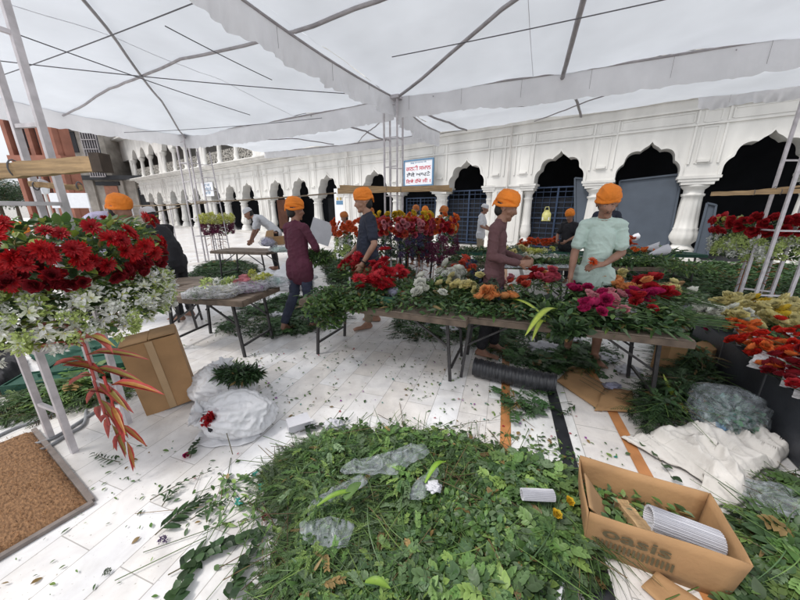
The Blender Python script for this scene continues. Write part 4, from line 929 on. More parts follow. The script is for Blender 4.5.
BEND = dict(pelvis=(0, -.08, .88), waist=(0, .02, 1.02), chest=(0, .19, 1.16), neck=(0, .34, 1.25), head=(0, .46, 1.30), shL=(-.175, .28, 1.20), shR=(.175, .28, 1.20), elL=(-.21, .36, .94), wrL=(-.19, .46, .74), elR=(.21, .34, .94), wrR=(.19, .46, .74), hipL=(-.09, -.08, .86), hipR=(.09, -.08, .86))
bystander(272, 8.1, 1.86, (-1, -.3), 'man in a white shirt and white cap bending over a far table', 'whiteshirt', 'cap', 'whitecap', pose=BEND, sleeve='short', head_rx=.5)
bystander(168, 4.2, 1.60, (-.9, .1), 'man in black with a white cap leaning over behind the red gerberas', 'blackcloth', 'cap', 'whitecap', pose=LEAN, sleeve='long', head_rx=.4)
bystander(78, 3.9, 1.97, (.75, .1), 'man in a lavender shirt and orange turban bent low behind the red gerberas', 'lav', pose=BEND, sleeve='long', head_rx=.3)
bystander(15, 3.7, 1.35, (.3, 1), 'person in dark clothes behind the flowers at the left edge', 'blackcloth', pose=WORK)
# wristwatch of the man in navy
wj = Jn['wrL']; mb = MB(); dd = (Jn['wrL']-Jn['elL']).normalized(); xx = dd.cross(Vector((1, 0, 0))).normalized(); yy = dd.cross(xx)
mb.tube([wj-dd*.02+(xx*math.cos(a)+yy*math.sin(a))*.030 for a in np.linspace(0, 2*PI, 17)], .008, 6, False); mb.build('wristband', M['blackcloth'], navy)
# ================================================================ flowers
def petal_mesh(name, spec, mt, center=None, seed=0):
    """spec: list of rings (count, base radius, base z, length, width, open angle, curl, colour)"""
    f = Fol(); r = random.Random(seed)
    for (n, br, bz, L, W, op, cu, c) in spec:
        T = T_leaf(W/L, .25, -cu)
        a = np.array([2*PI*i/n+r.random()*.5+r.random()*.25 for i in range(n)]); pos = np.stack([br*np.cos(a), br*np.sin(a), np.full(n, bz)], 1)
        # leaf axis outward (yaw a-90deg), pitch up by op
        cc = np.clip(np.array(c)[None]*(1+RNG.normal(0, .12, (n, 1))), 0, 1)
        f.add(T, rots(a-PI/2, np.full(n, op)+RNG.normal(0, .08, n), RNG.normal(0, .15, n)), np.full(n, L), pos, cc)
    if center: 
        n = 30; a = U(0, 6.28, n); q = U(0, 1, n)**.5*center[0]; f.add(LEAFS, rots(a, np.full(n, 1.3), np.zeros(n)), np.full(n, center[0]*.5), np.stack([q*np.cos(a), q*np.sin(a), np.full(n, center[1])], 1), center[2])
    return f.mesh(name, mt)
def rose(name, c, sc=1.0, seed=0):
    c = np.array(c); d = c*.72
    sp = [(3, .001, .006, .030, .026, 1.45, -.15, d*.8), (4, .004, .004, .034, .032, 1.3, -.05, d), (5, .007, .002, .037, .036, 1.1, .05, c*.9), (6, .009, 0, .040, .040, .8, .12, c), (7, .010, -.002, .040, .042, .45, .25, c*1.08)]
    return petal_mesh(name, [(n, a*sc, b_*sc, L*sc, W*sc, o, cu, q) for n, a, b_, L, W, o, cu, q in sp], M['petal'], seed=seed)
def gerb(name, c, r_=.055, cc=(.10, .02, .01), seed=0, n=20):
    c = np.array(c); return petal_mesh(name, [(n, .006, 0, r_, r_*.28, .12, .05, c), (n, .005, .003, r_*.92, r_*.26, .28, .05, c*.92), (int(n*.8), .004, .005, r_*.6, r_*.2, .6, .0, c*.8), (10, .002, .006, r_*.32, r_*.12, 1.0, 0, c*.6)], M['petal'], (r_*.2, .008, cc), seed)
def orchid(name, c, seed=0):
    c = np.array(c); return petal_mesh(name, [(5, .002, 0, .045, .017, .20, .3, c*.97), (3, .002, .003, .036, .017, .6, .15, c), (2, .001, .004, .014, .010, .9, 0, (.75, .72, .25))], M['petal'], seed=seed)
def spray(name, c, sc, seed): # small many flowered tuft
    f = Fol(); n = 60; d = RNG.normal(0, 1, (n, 3)); d[:, 2] = abs(d[:, 2]); d /= np.linalg.norm(d, axis=1)[:, None]; cc = np.array(c)*(1+RNG.normal(0, .25, (n, 1)))
    f.add(LEAFS, rots(U(0, 6.28, n), U(-.5, 1.4, n), U(-.5, .5, n)), U(.5, 1, n)*sc*.5, d*sc*.5, np.clip(cc, 0, 1)); return f.mesh(name, M['petal'])
RED, DRED, PINK, ORG, PEACH, CREAM, WHT, MAG, YEL, SCAR, PURP = (.48, .022, .03), (.24, .012, .02), (.64, .12, .17), (.78, .20, .05), (.80, .36, .14), (.76, .68, .34), (.80, .80, .72), (.48, .02, .12), (.72, .50, .04), (.66, .035, .02), (.13, .055, .20)
BL = {}
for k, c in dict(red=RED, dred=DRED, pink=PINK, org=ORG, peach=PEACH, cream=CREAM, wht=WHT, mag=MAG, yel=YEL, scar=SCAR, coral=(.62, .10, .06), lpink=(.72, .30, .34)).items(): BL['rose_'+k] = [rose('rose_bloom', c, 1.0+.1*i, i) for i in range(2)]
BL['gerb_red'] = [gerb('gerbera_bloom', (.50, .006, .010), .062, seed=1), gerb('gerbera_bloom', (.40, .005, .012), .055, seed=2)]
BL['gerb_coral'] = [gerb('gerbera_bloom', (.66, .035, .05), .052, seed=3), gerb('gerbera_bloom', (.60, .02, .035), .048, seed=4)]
BL['gerb_org'] = [gerb('gerbera_bloom', (.70, .10, .02), .050, seed=5)]
BL['orchid'] = [orchid('orchid_bloom', (.90, .90, .86), 1), orchid('orchid_bloom', (.84, .87, .72), 2)]
BL['purple'] = [spray('purple_tuft', (.11, .07, .16), .06, 1), spray('purple_tuft', (.055, .075, .13), .06, 2), spray('purple_tuft', (.07, .10, .06), .06, 12)]
BL['mauve'] = [spray('mauve_tuft', (.20, .035, .09), .06, 3), spray('mauve_tuft', (.14, .03, .07), .06, 4)]
BL['yellowgreen'] = [spray('yellow_tuft', (.60, .62, .14), .07, 5), spray('cream_tuft', (.70, .70, .35), .07, 6)]
BL['whitetuft'] = [spray('white_tuft', (.82, .84, .76), .07, 7), spray('green_tuft', (.50, .60, .22), .07, 8)]
BL['lily'] = [petal_mesh('lily_bloom', [(6, .004, 0, .085, .034, .55, .35, (.82, .80, .66))], M['petal'], seed=4)]
KIND = {'gerb': 'gerbera_bloom', 'rose': 'rose_bloom', 'orch': 'orchid_bloom', 'purp': 'purple_flower', 'mauv': 'mauve_flower', 'yell': 'yellow_flower', 'whit': 'white_flower', 'lily': 'lily_bloom'}
def bloom(parent, key, p, nrm, s=1.0):
    me = random.choice(BL[key]); q = Vector(nrm).to_track_quat('Z', 'Y').to_euler(); sp = q.to_matrix() @ Matrix.Rotation(random.random()*6.28, 3, 'Z')
    return link(KIND[key[:4]], me, parent, loc=p, rot=sp.to_euler(), scale=s*random.uniform(.85, 1.15))
def leafcloud(f, c, rad, n, L=.06, T=None, pal=GREENS, flat=1.0, W=1.0):
    d = RNG.normal(0, 1, (n, 3)); d /= np.linalg.norm(d, axis=1)[:, None]; p = np.array(c)[None]+d*np.array(rad)[None]*(RNG.random((n, 1))**.35)
    f.leaves(T or LEAF, p, np.arctan2(d[:, 1], d[:, 0])-PI/2+N(0, .7, n), N(.2, .6, n)*flat, N(0, .5, n), U(.6, 1.2, n)*L, W, gcol(n, pal))
def heliconia(parent, p, h, n=9, c=((.50, .09, .05), (.40, .30, .06)), spread=.22, name='heliconia', out=(1, 0)):
    """hanging stem of alternate pointed bracts"""
    f = Fol(); ax = Vector((out[0]*.02, out[1]*.02, -1)); ang = math.atan2(out[1], out[0])
    MBt = []
    for i in range(n):
        t = i/(n-1); side = 1 if i % 2 else -1; L = spread*(1-.45*t)*random.uniform(.85, 1.1); q = np.array([[p[0]+.012*math.sin(i), p[1]+.01*math.cos(i), p[2]-h*t]])
        yaw = ang-PI/2+(0 if side > 0 else PI)+random.uniform(-.35, .35); pit = .25-1.25*t**1.5
        f.leaves(T_leaf(.15, .5, .25), q, np.array([yaw]), np.array([pit]), np.array([random.uniform(-.3, .3)]), L, 1, np.array([c[0]])*random.uniform(.8, 1.2)); f.leaves(T_leaf(.08, .2, .25), q+[[0, 0, .006]], np.array([yaw]), np.array([pit+.06]), np.array([0.]), L*.98, 1, np.array([c[1]]))
    n2 = 8; ps = np.array([[p[0]+.006*math.sin(i), p[1], p[2]-h*i/n2] for i in range(n2)]); f.add(STEM, rots(np.zeros(n2), np.full(n2, -PI/2), np.zeros(n2)), np.stack([np.full(n2, .008), np.full(n2, h/n2), np.full(n2, .008)], 1), ps, np.array([c[0]]*n2))
    return f.build(name, M['leaf'], parent)
def arrangement(c, label, bands, leafr, hang=(), name='flower_arrangement', group=None, leafn=1200, zr=None, L=.07, face=None, pal=GREENS):
    """bands: (z0, z1, rx, key, count, size)"""
    c = Vector(c); root = empty(name, (c.x, c.y, 0), 0, label, 'flower arrangement', group)
    z0, z1 = zr; f = Fol()
    n = leafn; a = U(0, 6.28, n); q = np.sqrt(U(.25, 1, n))*leafr; z = U(z0, z1, n)
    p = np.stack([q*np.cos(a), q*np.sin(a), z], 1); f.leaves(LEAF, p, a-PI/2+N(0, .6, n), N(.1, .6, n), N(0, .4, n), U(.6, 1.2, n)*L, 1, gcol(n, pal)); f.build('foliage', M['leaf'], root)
    cm = -c; ca = math.atan2(-c.y, -c.x)
    for (bz0, bz1, rx, key, cnt, sz) in bands:
        extra = Fol()
        for i in range(cnt):
            a = ca+random.gauss(0, 1.0) if i % 5 else random.uniform(0, 6.28); v = random.random(); z = bz0+(bz1-bz0)*v; m = (bz0+bz1)/2
            bul = math.sqrt(max(0, 1-((z-m)/(bz1-bz0)*1.5)**2)); r_ = rx*(.80+.22*bul)*random.uniform(.93, 1.04)
            up = (z-m)/(bz1-bz0)*1.3+.15
            bloom(root, key, (r_*math.cos(a), r_*math.sin(a), z), (math.cos(a)+random.gauss(0, .3), math.sin(a)+random.gauss(0, .3), up+random.gauss(0, .25)), sz)
    for (dx, dy, z, h, sp) in hang: heliconia(root, (dx, dy, z), h, spread=sp, out=(random.uniform(-1, 1), -1) if sp < .2 else (1, -.3))
    return root
# big arrangement at the left front, tied round the truss tower
LA = arrangement((T0.x+.02, T0.y+.02, 0), 'big ring of red gerberas over white orchids tied round the left front steel tower',
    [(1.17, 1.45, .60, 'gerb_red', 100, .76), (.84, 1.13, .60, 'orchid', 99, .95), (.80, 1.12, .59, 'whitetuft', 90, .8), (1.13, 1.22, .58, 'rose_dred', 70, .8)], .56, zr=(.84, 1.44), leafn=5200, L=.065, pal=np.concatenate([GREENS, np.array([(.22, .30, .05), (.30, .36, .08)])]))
f = Fol(); n = 5200; a = U(0, 6.28, n); z = U(.80, 1.15, n); q = .60*(1-.5*((z-.99)/.3)**2)*U(.9, 1.06, n)
f.leaves(LEAFS, np.stack([q*np.cos(a), q*np.sin(a), z], 1), U(0, 6.28, n), U(-.6, 1.0, n), N(0, .5, n), U(.018, .036, n), 1.5, np.clip(np.where(RNG.random((n, 1)) < .74, np.array([(.88, .89, .82)]), np.array([(.42, .52, .14)]))*(1+RNG.normal(0, .1, (n, 1))), 0, 1)); tag(f.build('orchid_florets', M['petal'], LA), kind='stuff')
hx, hy = .50, -.36
heliconia(LA, (hx, hy, .90), .58, 14, ((.50, .115, .10), (.38, .30, .08)), .36, out=(1, -.25)); heliconia(LA, (hx+.10, hy-.04, .66), .42, 8, ((.50, .07, .06), (.45, .22, .06)), .34, out=(.9, -.4)); heliconia(LA, (-.38, -.30, .86), .34, 8, ((.50, .14, .05), (.42, .26, .06)), .22, out=(1, .1))
# middle arrangements round the middle tower
MA = arrangement((T1.x+.15, T1.y-.55, 0), 'wide bank of red and pink roses over dark purple flowers round the middle tower',
    [(1.12, 1.38, .56, 'rose_pink', 50, 1.25), (1.12, 1.38, .57, 'rose_coral', 60, 1.25), (1.12, 1.40, .56, 'rose_red', 25, 1.2), (1.36, 1.46, .52, 'rose_yel', 34, 1.3), (.76, 1.08, .53, 'purple', 90, 1.4), (1.2, 1.36, .62, 'rose_lpink', 20, 1.2)], .52, zr=(.7, 1.4), leafn=900)
MB_ = arrangement((T1.x+.72, T1.y-.45, 0), 'bank of mixed red roses over mauve flowers right of the middle tower',
    [(1.12, 1.36, .42, 'rose_red', 30, 1.25), (1.12, 1.36, .42, 'rose_pink', 35, 1.25), (1.12, 1.36, .42, 'rose_org', 25, 1.2), (1.12, 1.36, .42, 'rose_cream', 8, 1.1), (1.32, 1.44, .42, 'rose_org', 24, 1.3), (.66, 1.06, .44, 'mauve', 95, 1.5)], .40, zr=(.7, 1.4), leafn=700)
MC = arrangement((T1.x-.72, T1.y-.55, 0), 'orange marigold bank left of the middle tower behind the man in navy',
    [(1.08, 1.36, .38, 'gerb_org', 85, 1.0), (.6, 1.0, .34, 'whitetuft', 40, 1.2)], .34, zr=(.55, 1.2), leafn=900)
for root, xs in ((MA, (-.35, -.1, .1, .3)), (MB_, (-.2, 0, .22))):
    for x in xs: heliconia(root, (x, -.38, .78), .62, 12, ((.36, .12, .06), (.22, .16, .06)), .16, out=(1, -.2))
for x in (-.30, .28): MB().tube([(x, -.1, 0), (x, -.1, 1.2)], .018, 6).build('stand_pole', M['frame'], MA)
for x in (-.2, .2): MB().tube([(x, 0, 0), (x, 0, 1.2)], .016, 6).build('stand_pole', M['frame'], MB_)
for x in (-.12, .12): MB().tube([(x, 0, 0), (x, 0, 1.2)], .016, 6).build('stand_pole', M['frame'], MC)
p = D(219, 235, 9.6)
FA_ = arrangement((p.x, p.y, 0), 'far flower stand of yellow and cream blooms over a mauve band on a single pole',
    [(1.18, 1.40, .42, 'yellowgreen', 85, 1.6), (.86, 1.14, .40, 'mauve', 90, 1.6)], .36, zr=(.8, 1.35), leafn=500)
for x in (-.15, .05, .2): heliconia(FA_, (x, -.2, .85), .55, 8, ((.40, .16, .10), (.20, .20, .08)), .2)
MB().tube([(0, 0, 0), (0, 0, 1.3)], .02, 6).build('stand_pole', M['frame'], FA_); MB().lathe([(.22, 0), (.22, .03), (.03, .05)], n=16).build('stand_foot', M['frame'], FA_)
p = D(764, 240, 5.15)
RA_ = arrangement((p.x, p.y, 0), 'ring of dark red flowers over pale green and white blooms behind the right tower',
    [(1.16, 1.42, .66, 'rose_red', 99, 1.5), (.80, 1.10, .62, 'whitetuft', 99, 1.5), (1.3, 1.4, .6, 'yellowgreen', 18, 1.0)], .58, zr=(.75, 1.4), leafn=2200)
for x, y in ((-.25, -.35), (-.12, -.42), (-.38, -.2)): heliconia(RA_, (x, y, .82), .66, 12, ((.50, .16, .07), (.42, .22, .10)), .15, out=(1, -.3))
for x in (-.2, .25): MB().tube([(x, 0, 0), (x, 0, 1.3)], .018, 6).build('stand_pole', M['frame'], RA_)

# ---------------------------------------------------------------- bunches of cut flowers
BSC = {'rose': 1.12, 'gerb': 1.08, 'purp': 1.2, 'mauv': 1.3, 'yell': 1.25, 'whit': 1.25, 'orch': 1.2, 'lily': 1.2}
def bunch(name, loc, ang, label, key, n=9, L=.42, s=1.0, wrap=None, cat='bunch of flowers', group=None, leaves=40, spread=.075, up=.25, L0=.6, tall=1.0, pal=GREENS):
    """lying bunch: stems run from the origin towards -axis, heads at +axis"""
    s = s*BSC[key[:4]]; spread *= 1.3; n = int(n*1.5)
    root = empty(name, loc, ang, label, cat, group); f = Fol()
    for i in range(n):
        x = random.uniform(-.10, .10)*L0*1.6; y = random.gauss(0, spread*.75); z = abs(random.gauss(.03, .03))*tall+.018
        bloom(root, key, (x, y, z+.02*s), (random.uniform(-.5, .6)-.25*math.cos(ang), y*4+random.gauss(0, .4), random.uniform(.5, 1.2)), s)
        d = Vector((-L, -y*.5, -z*.6)); f.add(STEM, rots(np.array([math.atan2(d.y, d.x)-PI/2]), np.array([math.asin(max(-1, d.z/d.length))]), np.zeros(1)), np.array([[.0032, d.length, .0032]]), [[x, y, z]], np.array([(.07, .13, .04)]))
    if leaves:
        m = leaves; f.leaves(LEAF, np.stack([-U(.02, L*.8, m), N(0, spread*.8, m), U(.005, .06, m)*tall], 1), U(0, 6.28, m), N(0, .35, m), N(0, .4, m), U(.035, .07, m), 1, gcol(m, pal))
    f.build('stems', M['leaf'], root)
    if wrap:
        mb = MB(); nA, nB = 14, 20
        def P(i, j):
            t = i/nA; a = -.35+(PI+.7)*j/nB; r_ = (.035+.085*t)*(1+.12*math.sin(j*2.3+i*.7+ang*5)+.10*noise.noise(Vector((i*.5, j*.5, ang*9))))
            return (-L*.85+t*L*.92, math.cos(a)*r_*1.25, max(.004, math.sin(a)*r_*.75+.012))
        mb.grid(P, nA, nB); mb.build('wrapper', M[wrap], root)
    return root
def P_(px, py, z): v = G(px, py, z); return v
# --- right front table (roses of several colours)
zt_ = TH_+.008
rowang = math.atan2(-.34, .94)
for i, (px, py, key, lab, n, ang, kw) in enumerate([
    (578, 300, 'rose_mag', 'small bunch of magenta roses lying near the hand of the man in the mint shirt', 4, 1.2, {}),
    (605, 292, 'rose_peach', 'bunch of peach roses at the back edge of the rose table', 7, .9, {}),
    (622, 296, 'rose_peach', 'bunch of peach roses in the middle of the rose table', 9, .5, {}),
    (644, 292, 'rose_red', 'large bunch of bright red roses at the back of the rose table', 11, 2.4, dict(s=1.1)),
    (655, 302, 'rose_red', 'large bunch of bright red roses at the right end of the rose table', 12, 2.6, dict(s=1.1)),
    (637, 305, 'rose_mag', 'bunch of crimson roses between the peach and the bright red ones', 8, 1.9, {}),
    (604, 305, 'rose_lpink', 'pink roses wrapped in paper in the middle of the rose table', 7, 1.4, dict(wrap='wrapplastic')),
    (592, 316, 'rose_mag', 'bunch of hot pink roses at the front left edge of the rose table', 8, 2.9, {}),
    (603, 314, 'rose_lpink', 'pale pink roses wrapped in clear film along the front of the rose table', 7, 3.3, dict(wrap='wrapplastic')),
    (546, 287, 'rose_pink', 'pair of big pink blooms at the back left of the rose table', 5, 1.5, dict(s=1.3)),
    (533, 284, 'rose_red', 'dark red roses at the back left corner of the rose table', 6, 1.2, dict(s=1.1)),
    (547, 278, 'rose_peach', 'orange and cream blooms behind the pink ones', 5, 1.5, dict(s=.9)),
    (633, 301, 'rose_peach', 'peach roses just left of the big red bunch', 5, .3, {}), (617, 287, 'rose_cream', 'few cream roses at the back right of the rose table', 4, .8, {}), (663, 297, 'rose_cream', 'pale roses tucked behind the red bunch at the right end', 4, 2.2, {}),
    (588, 291, 'rose_mag', 'dark magenta roses just right of the hand of the man in mint', 3, .6, {}), (641, 313, 'rose_red', 'red roses at the front right of the rose table', 6, 2.4, {}), (520, 291, 'rose_coral', 'coral blooms between the mauve man and the pink flowers', 5, 1, {})]):
    bunch('rose_bunch', P_(px, py, zt_+.07+.02*(i % 2)), ang, lab, key, n, **{**dict(leaves=60, spread=.06, L=.34, tall=1.3), **kw})
f = Fol()
for px, py, r_, n in ((560, 312, .13, 500), (540, 305, .14, 400), (668, 318, .14, 420), (640, 318, .12, 260), (615, 322, .1, 200), (585, 300, .12, 260), (520, 300, .12, 250), (570, 330, .08, 250)):
    c = P_(px, py, zt_+.03); leafcloud(f, c, (r_*1.5, r_*.8, .035), n, .075, pal=DARKG if n < 420 else GREENS)
c = P_(560, 325, .52); leafcloud(f, c, (.12, .06, .11), 260, .08)
tag(f.build('cut_foliage', M['leaf']), 'loose dark green foliage covering the rose table', 'foliage', kind='stuff')
# long stems at the right end
f = Fol(); n = 140; base = np.array(P_(655, 320, zt_)); 
for k in range(n):
    pos = base+np.array([random.uniform(-.05, .22), random.uniform(-.1, .14), random.uniform(.01, .05)]); f.add(STEM, rots(np.array([rowang-PI/2+random.gauss(0, .25)]), np.array([random.gauss(0, .05)]), np.zeros(1)), np.array([[.003, random.uniform(.2, .36), .003]]), [pos], gcol(1))
tag(f.build('stem_bundle', M['leaf']), 'bundle of bare green stems at the right end of the rose table', 'stems', kind='stuff')
# white lily on the front edge, lilies elsewhere
o = empty('lily_flower', P_(629, 323, zt_+.02), 0, 'single white lily lying at the front edge of the rose table', 'flower'); bloom(o, 'lily', (0, 0, 0), (.2, -.6, .7), .9)
def strap_leaf(loc, ang, L, W, label, lift=.10, group='long variegated leaves', droop=.1, name='variegated_leaf', c1=(.05, .12, .03), c2=(.52, .62, .10), bend=0.0):
    root = empty(name, loc, ang, label, 'leaf', group); mb = MB(); n = 16
    def C(t): return Vector((L*t, bend*math.sin(PI*t*.5)*L, lift*math.sin(PI*min(1, t*1.05))-droop*t*t))
    f = Fol()
    V = []; F = []; Cc_ = []
    for i in range(n+1):
        t = i/n; w_ = W*math.sin(PI*min(.995, .06+.94*t))**.7*.5; p = C(t)
        for j, u in enumerate((-1, -.45, 0, .45, 1)): V.append((p.x, p.y+u*w_, p.z+abs(u)*w_*.35)); Cc_.append(c1 if abs(u) == 1 else c2)
    for i in range(n):
        for j in range(4): F.append((i*5+j, (i+1)*5+j, (i+1)*5+j+1, i*5+j+1))
    f.V.append(np.array(V)); f.L.append(np.array(F).ravel()); f.LT.append(np.full(len(F), 4)); f.C.append(np.array(Cc_)); f.n = len(V)
    f.build('leaf_blade', M['leaf'], root); return root
def strap_px(a, b_, za, zb, W, label, lift=.04, **k):
    A_3, B_3 = G(*a, za), G(*b_, zb); d = B_3-A_3; return strap_leaf(A_3, math.atan2(d.y, d.x), math.hypot(d.x, d.y), W, label, lift=lift, droop=za-zb, **k)
strap_px((557, 309), (525, 336), zt_+.10, zt_-.03, .062, 'broad yellow striped leaf hanging over the front edge of the rose table')
strap_px((502, 300), (545, 316), zt_+.05, zt_+.05, .055, 'yellow striped leaf bridging the gap between the two front tables', lift=.05)
strap_px((545, 322), (532, 341), zt_+.02, zt_-.10, .045, 'short striped leaf hanging lowest from the rose table')
strap_px((550, 318), (531, 326), zt_+.04, zt_+.0, .05, 'small striped leaf under the broad one on the rose table')
f = Fol()
def tabletop_foliage(f, t, L, w_, n, T=LEAF, sz=.07, pal=GREENS, z=.02, x0=-1, x1=1):
    p = np.array([ontable(t, random.uniform(x0, x1)*L/2, random.uniform(-.07, w_+.06), TH_+z+random.random()**1.5*.07) for _ in range(n)]); f.leaves(T, p, U(0, 6.28, n), N(.05, .35, n), N(0, .4, n), U(.6, 1.2, n)*sz, 1, gcol(n, pal))
tabletop_foliage(f, tC, 1.6, .40, 1200, LEAF, .062, DARKG*1.7); tabletop_foliage(f, tC, 1.6, .36, 600, LEAFN, .11, GREENS); tabletop_foliage(f, tC, 1.5, .4, 200, LEAF, .07, GREENS)
tag(f.build('rose_leaves', M['leaf']), 'thick layer of rose leaves spread along the whole rose table', 'leaves', kind='stuff')
f = Fol(); tabletop_foliage(f, tB, 1.6, .42, 520, LEAFN, .10, GREENS*.8); tabletop_foliage(f, tB, 1.6, .42, 520, LEAF, .06, DARKG*1.7); tag(f.build('gerbera_leaves', M['leaf']), 'layer of leaves and grass spread over the gerbera table', 'leaves', kind='stuff')
f = Fol()
for t_ in (tDl, tDr, tE, tE2): tabletop_foliage(f, t_, 1.9, .4, 420, LEAFN, .13, GREENS*.8, z=.05); tabletop_foliage(f, t_, 1.9, .4, 260, LEAF, .09, DARKG*1.7, z=.05)
tag(f.build('table_greens', M['leaf']), 'cut greens lying over the tables of the second and third rows', 'leaves', kind='stuff')
# --- table of red gerberas
for i, (px, py, key, lab, n, ang, kw) in enumerate([
    (362, 277, 'gerb_coral', 'bunch of scarlet gerberas held up at the back left of the gerbera table', 13, .3, dict(tall=3.2, s=1.25)),
    (379, 281, 'gerb_coral', 'bunch of scarlet gerberas at the centre of the gerbera table', 9, -.2, dict(tall=3.0, s=1.3)),
    (350, 276, 'gerb_coral', 'smaller bunch of scarlet gerberas at the left end of the gerbera table', 7, 1.0, dict(tall=2.5, s=1.2)),
    (372, 294, 'gerb_coral', 'bunch of scarlet gerberas at the front of the gerbera table', 7, -.8, dict(tall=2.2, s=1.3)),
    (421, 297, 'rose_wht', 'three white roses lying near the right end of the gerbera table', 4, .6, dict(s=1.3)),
    (455, 284, 'rose_wht', 'round bunch of white roses on the corner between the two front tables', 12, .6, dict(s=1.35, tall=2.0)),
    (466, 294, 'rose_cream', 'cream roses below the white ones on the table corner', 6, .6, dict(s=1.3, tall=1.5)),
    (465, 276, 'rose_coral', 'coral red roses behind the white ones on the table corner', 9, .6, dict(s=1.3, tall=2.2)),
    (480, 290, 'purple', 'deep violet flowers on the table corner beside the man in mauve', 16, .6, dict(s=1.3, tall=2.0)),
    (490, 300, 'purple', 'violet sprays in front of the man in the mauve top', 9, -.6, dict(s=1.1)),
    (496, 304, 'rose_peach', 'salmon orange roses at the front of the table corner', 7, -.8, dict(s=1.3)),
    (500, 288, 'rose_lpink', 'pinkish roses near the hands of the man in mauve', 6, .8, {}),
    (394, 284, 'gerb_coral', 'scarlet gerberas at the right of the gerbera table cluster', 6, .4, dict(tall=2.0, s=1.2)), (385, 292, 'gerb_coral', 'scarlet gerberas just above the foam tray', 6, -.5, dict(tall=2.0, s=1.2)), (476, 282, 'rose_org', 'orange roses behind the violet flowers', 5, .3, {}), (448, 291, 'rose_cream', 'creamy roses at the left of the white bunch', 5, .2, {})]):
    bunch('gerbera_bunch' if key == 'gerb_coral' else 'flower_bunch', P_(px, py, zt_+.05), ang, lab, key, n, **{**dict(leaves=60, spread=.08, L=.3), **kw})
f = Fol()
for px, py, rx, rz_, n, T, L in ((338, 300, .20, .13, 900, LEAF, .055), (360, 303, .22, .08, 500, LEAF, .06), (318, 306, .12, .10, 350, LEAF, .05), (400, 292, .25, .05, 420, LEAF, .06), (430, 290, .25, .06, 600, LEAFN, .12), (410, 285, .2, .05, 300, LEAFN, .1), (448, 300, .15, .05, 300, LEAFN, .1)):
    leafcloud(f, P_(px, py, zt_+.02), (rx, .14, rz_), n, L, T)
leafcloud(f, P_(328, 318, .52), (.16, .08, .12), 420, .05)
tag(f.build('cut_foliage', M['leaf']), 'heap of leafy green stems hanging off the left end of the gerbera table', 'foliage', kind='stuff')
f = Fol(); leafcloud(f, P_(447, 297, zt_+.03), (.14, .1, .06), 500, .07, LEAFN, pal=np.array([(.22, .17, .05), (.16, .16, .05), (.28, .22, .08)])); tag(f.build('dry_foliage', M['leaf']), 'tuft of brownish dry greens on the gerbera table beside the white roses', 'foliage', kind='stuff')
def tray(loc, d, rz, label, name='foam_tray', mt='foam', cat='tray'):
    root = empty(name, loc, rz, label, cat); mb = MB(); a, b_, c_ = d
    mb.box((0, 0, c_*.1), (a, b_, c_*.2)); [mb.box((sx*(a/2-.006), 0, c_*.6), (.012, b_, c_*.8)) for sx in (-1, 1)]; [mb.box((0, sy*(b_/2-.006), c_*.6), (a-.026, .012, c_*.8)) for sy in (-1, 1)]
    mb.build('tray_body', M[mt], root); mb = MB(); mb.box((0, 0, c_*.55), (a-.03, b_-.03, c_*.66)); mb.build('foam_block', M[mt], root); return root
tray(P_(379, 303, zt_), (.30, .11, .055), rowang, 'dark green florist foam tray on the front edge of the gerbera table')
cup = empty('red_cup', P_(403, 299, zt_), 0, 'small red plastic cup beside the foam tray', 'cup'); MB().lathe([(.026, 0), (.034, .075), (.031, .075), (.024, .006)], n=20).build('cup_body', M['redplastic'], cup)
cb = empty('plastic_bundle', P_(393, 297, zt_), 0, 'crumpled lilac grey plastic bundle behind the red cup', 'bundle')
def blob(parent, name, c, r_, mt, amp=.25, fr=3.0, seed=0, n=28, knot=None, flat=0.0):
    def P(i, j):
        th = PI*i/n; a = 2*PI*j/n; d = Vector((math.sin(th)*math.cos(a), math.sin(th)*math.sin(a), math.cos(th)))
        k = 1+amp*noise.noise(d*fr*.5+Vector((seed, 0, 0)))+amp*.6*(1-2*abs(noise.noise(d*fr*1.3+Vector((0, seed, 0)))))-amp*.3
        if knot is not None:
            kd = max(0, d.dot(knot)); ang = math.atan2(d.cross(knot).z, d.cross(knot).x); k *= 1+.05*kd*math.sin(ang*14+seed)-.0*kd; k += .25*max(0, kd-.93)/.07
        v = Vector((d.x*r_[0], d.y*r_[1], d.z*r_[2]))*k+Vector(c)
        if v.z < flat: v.z = flat+.002*abs(d.x)
        return v
    mb = MB(); mb.grid(P, n, n); return mb.build(name, M[mt], parent)
blob(cb, 'plastic_wrap', (0, 0, .045), (.07, .055, .05), 'lavfoam', .35, 4, 3)
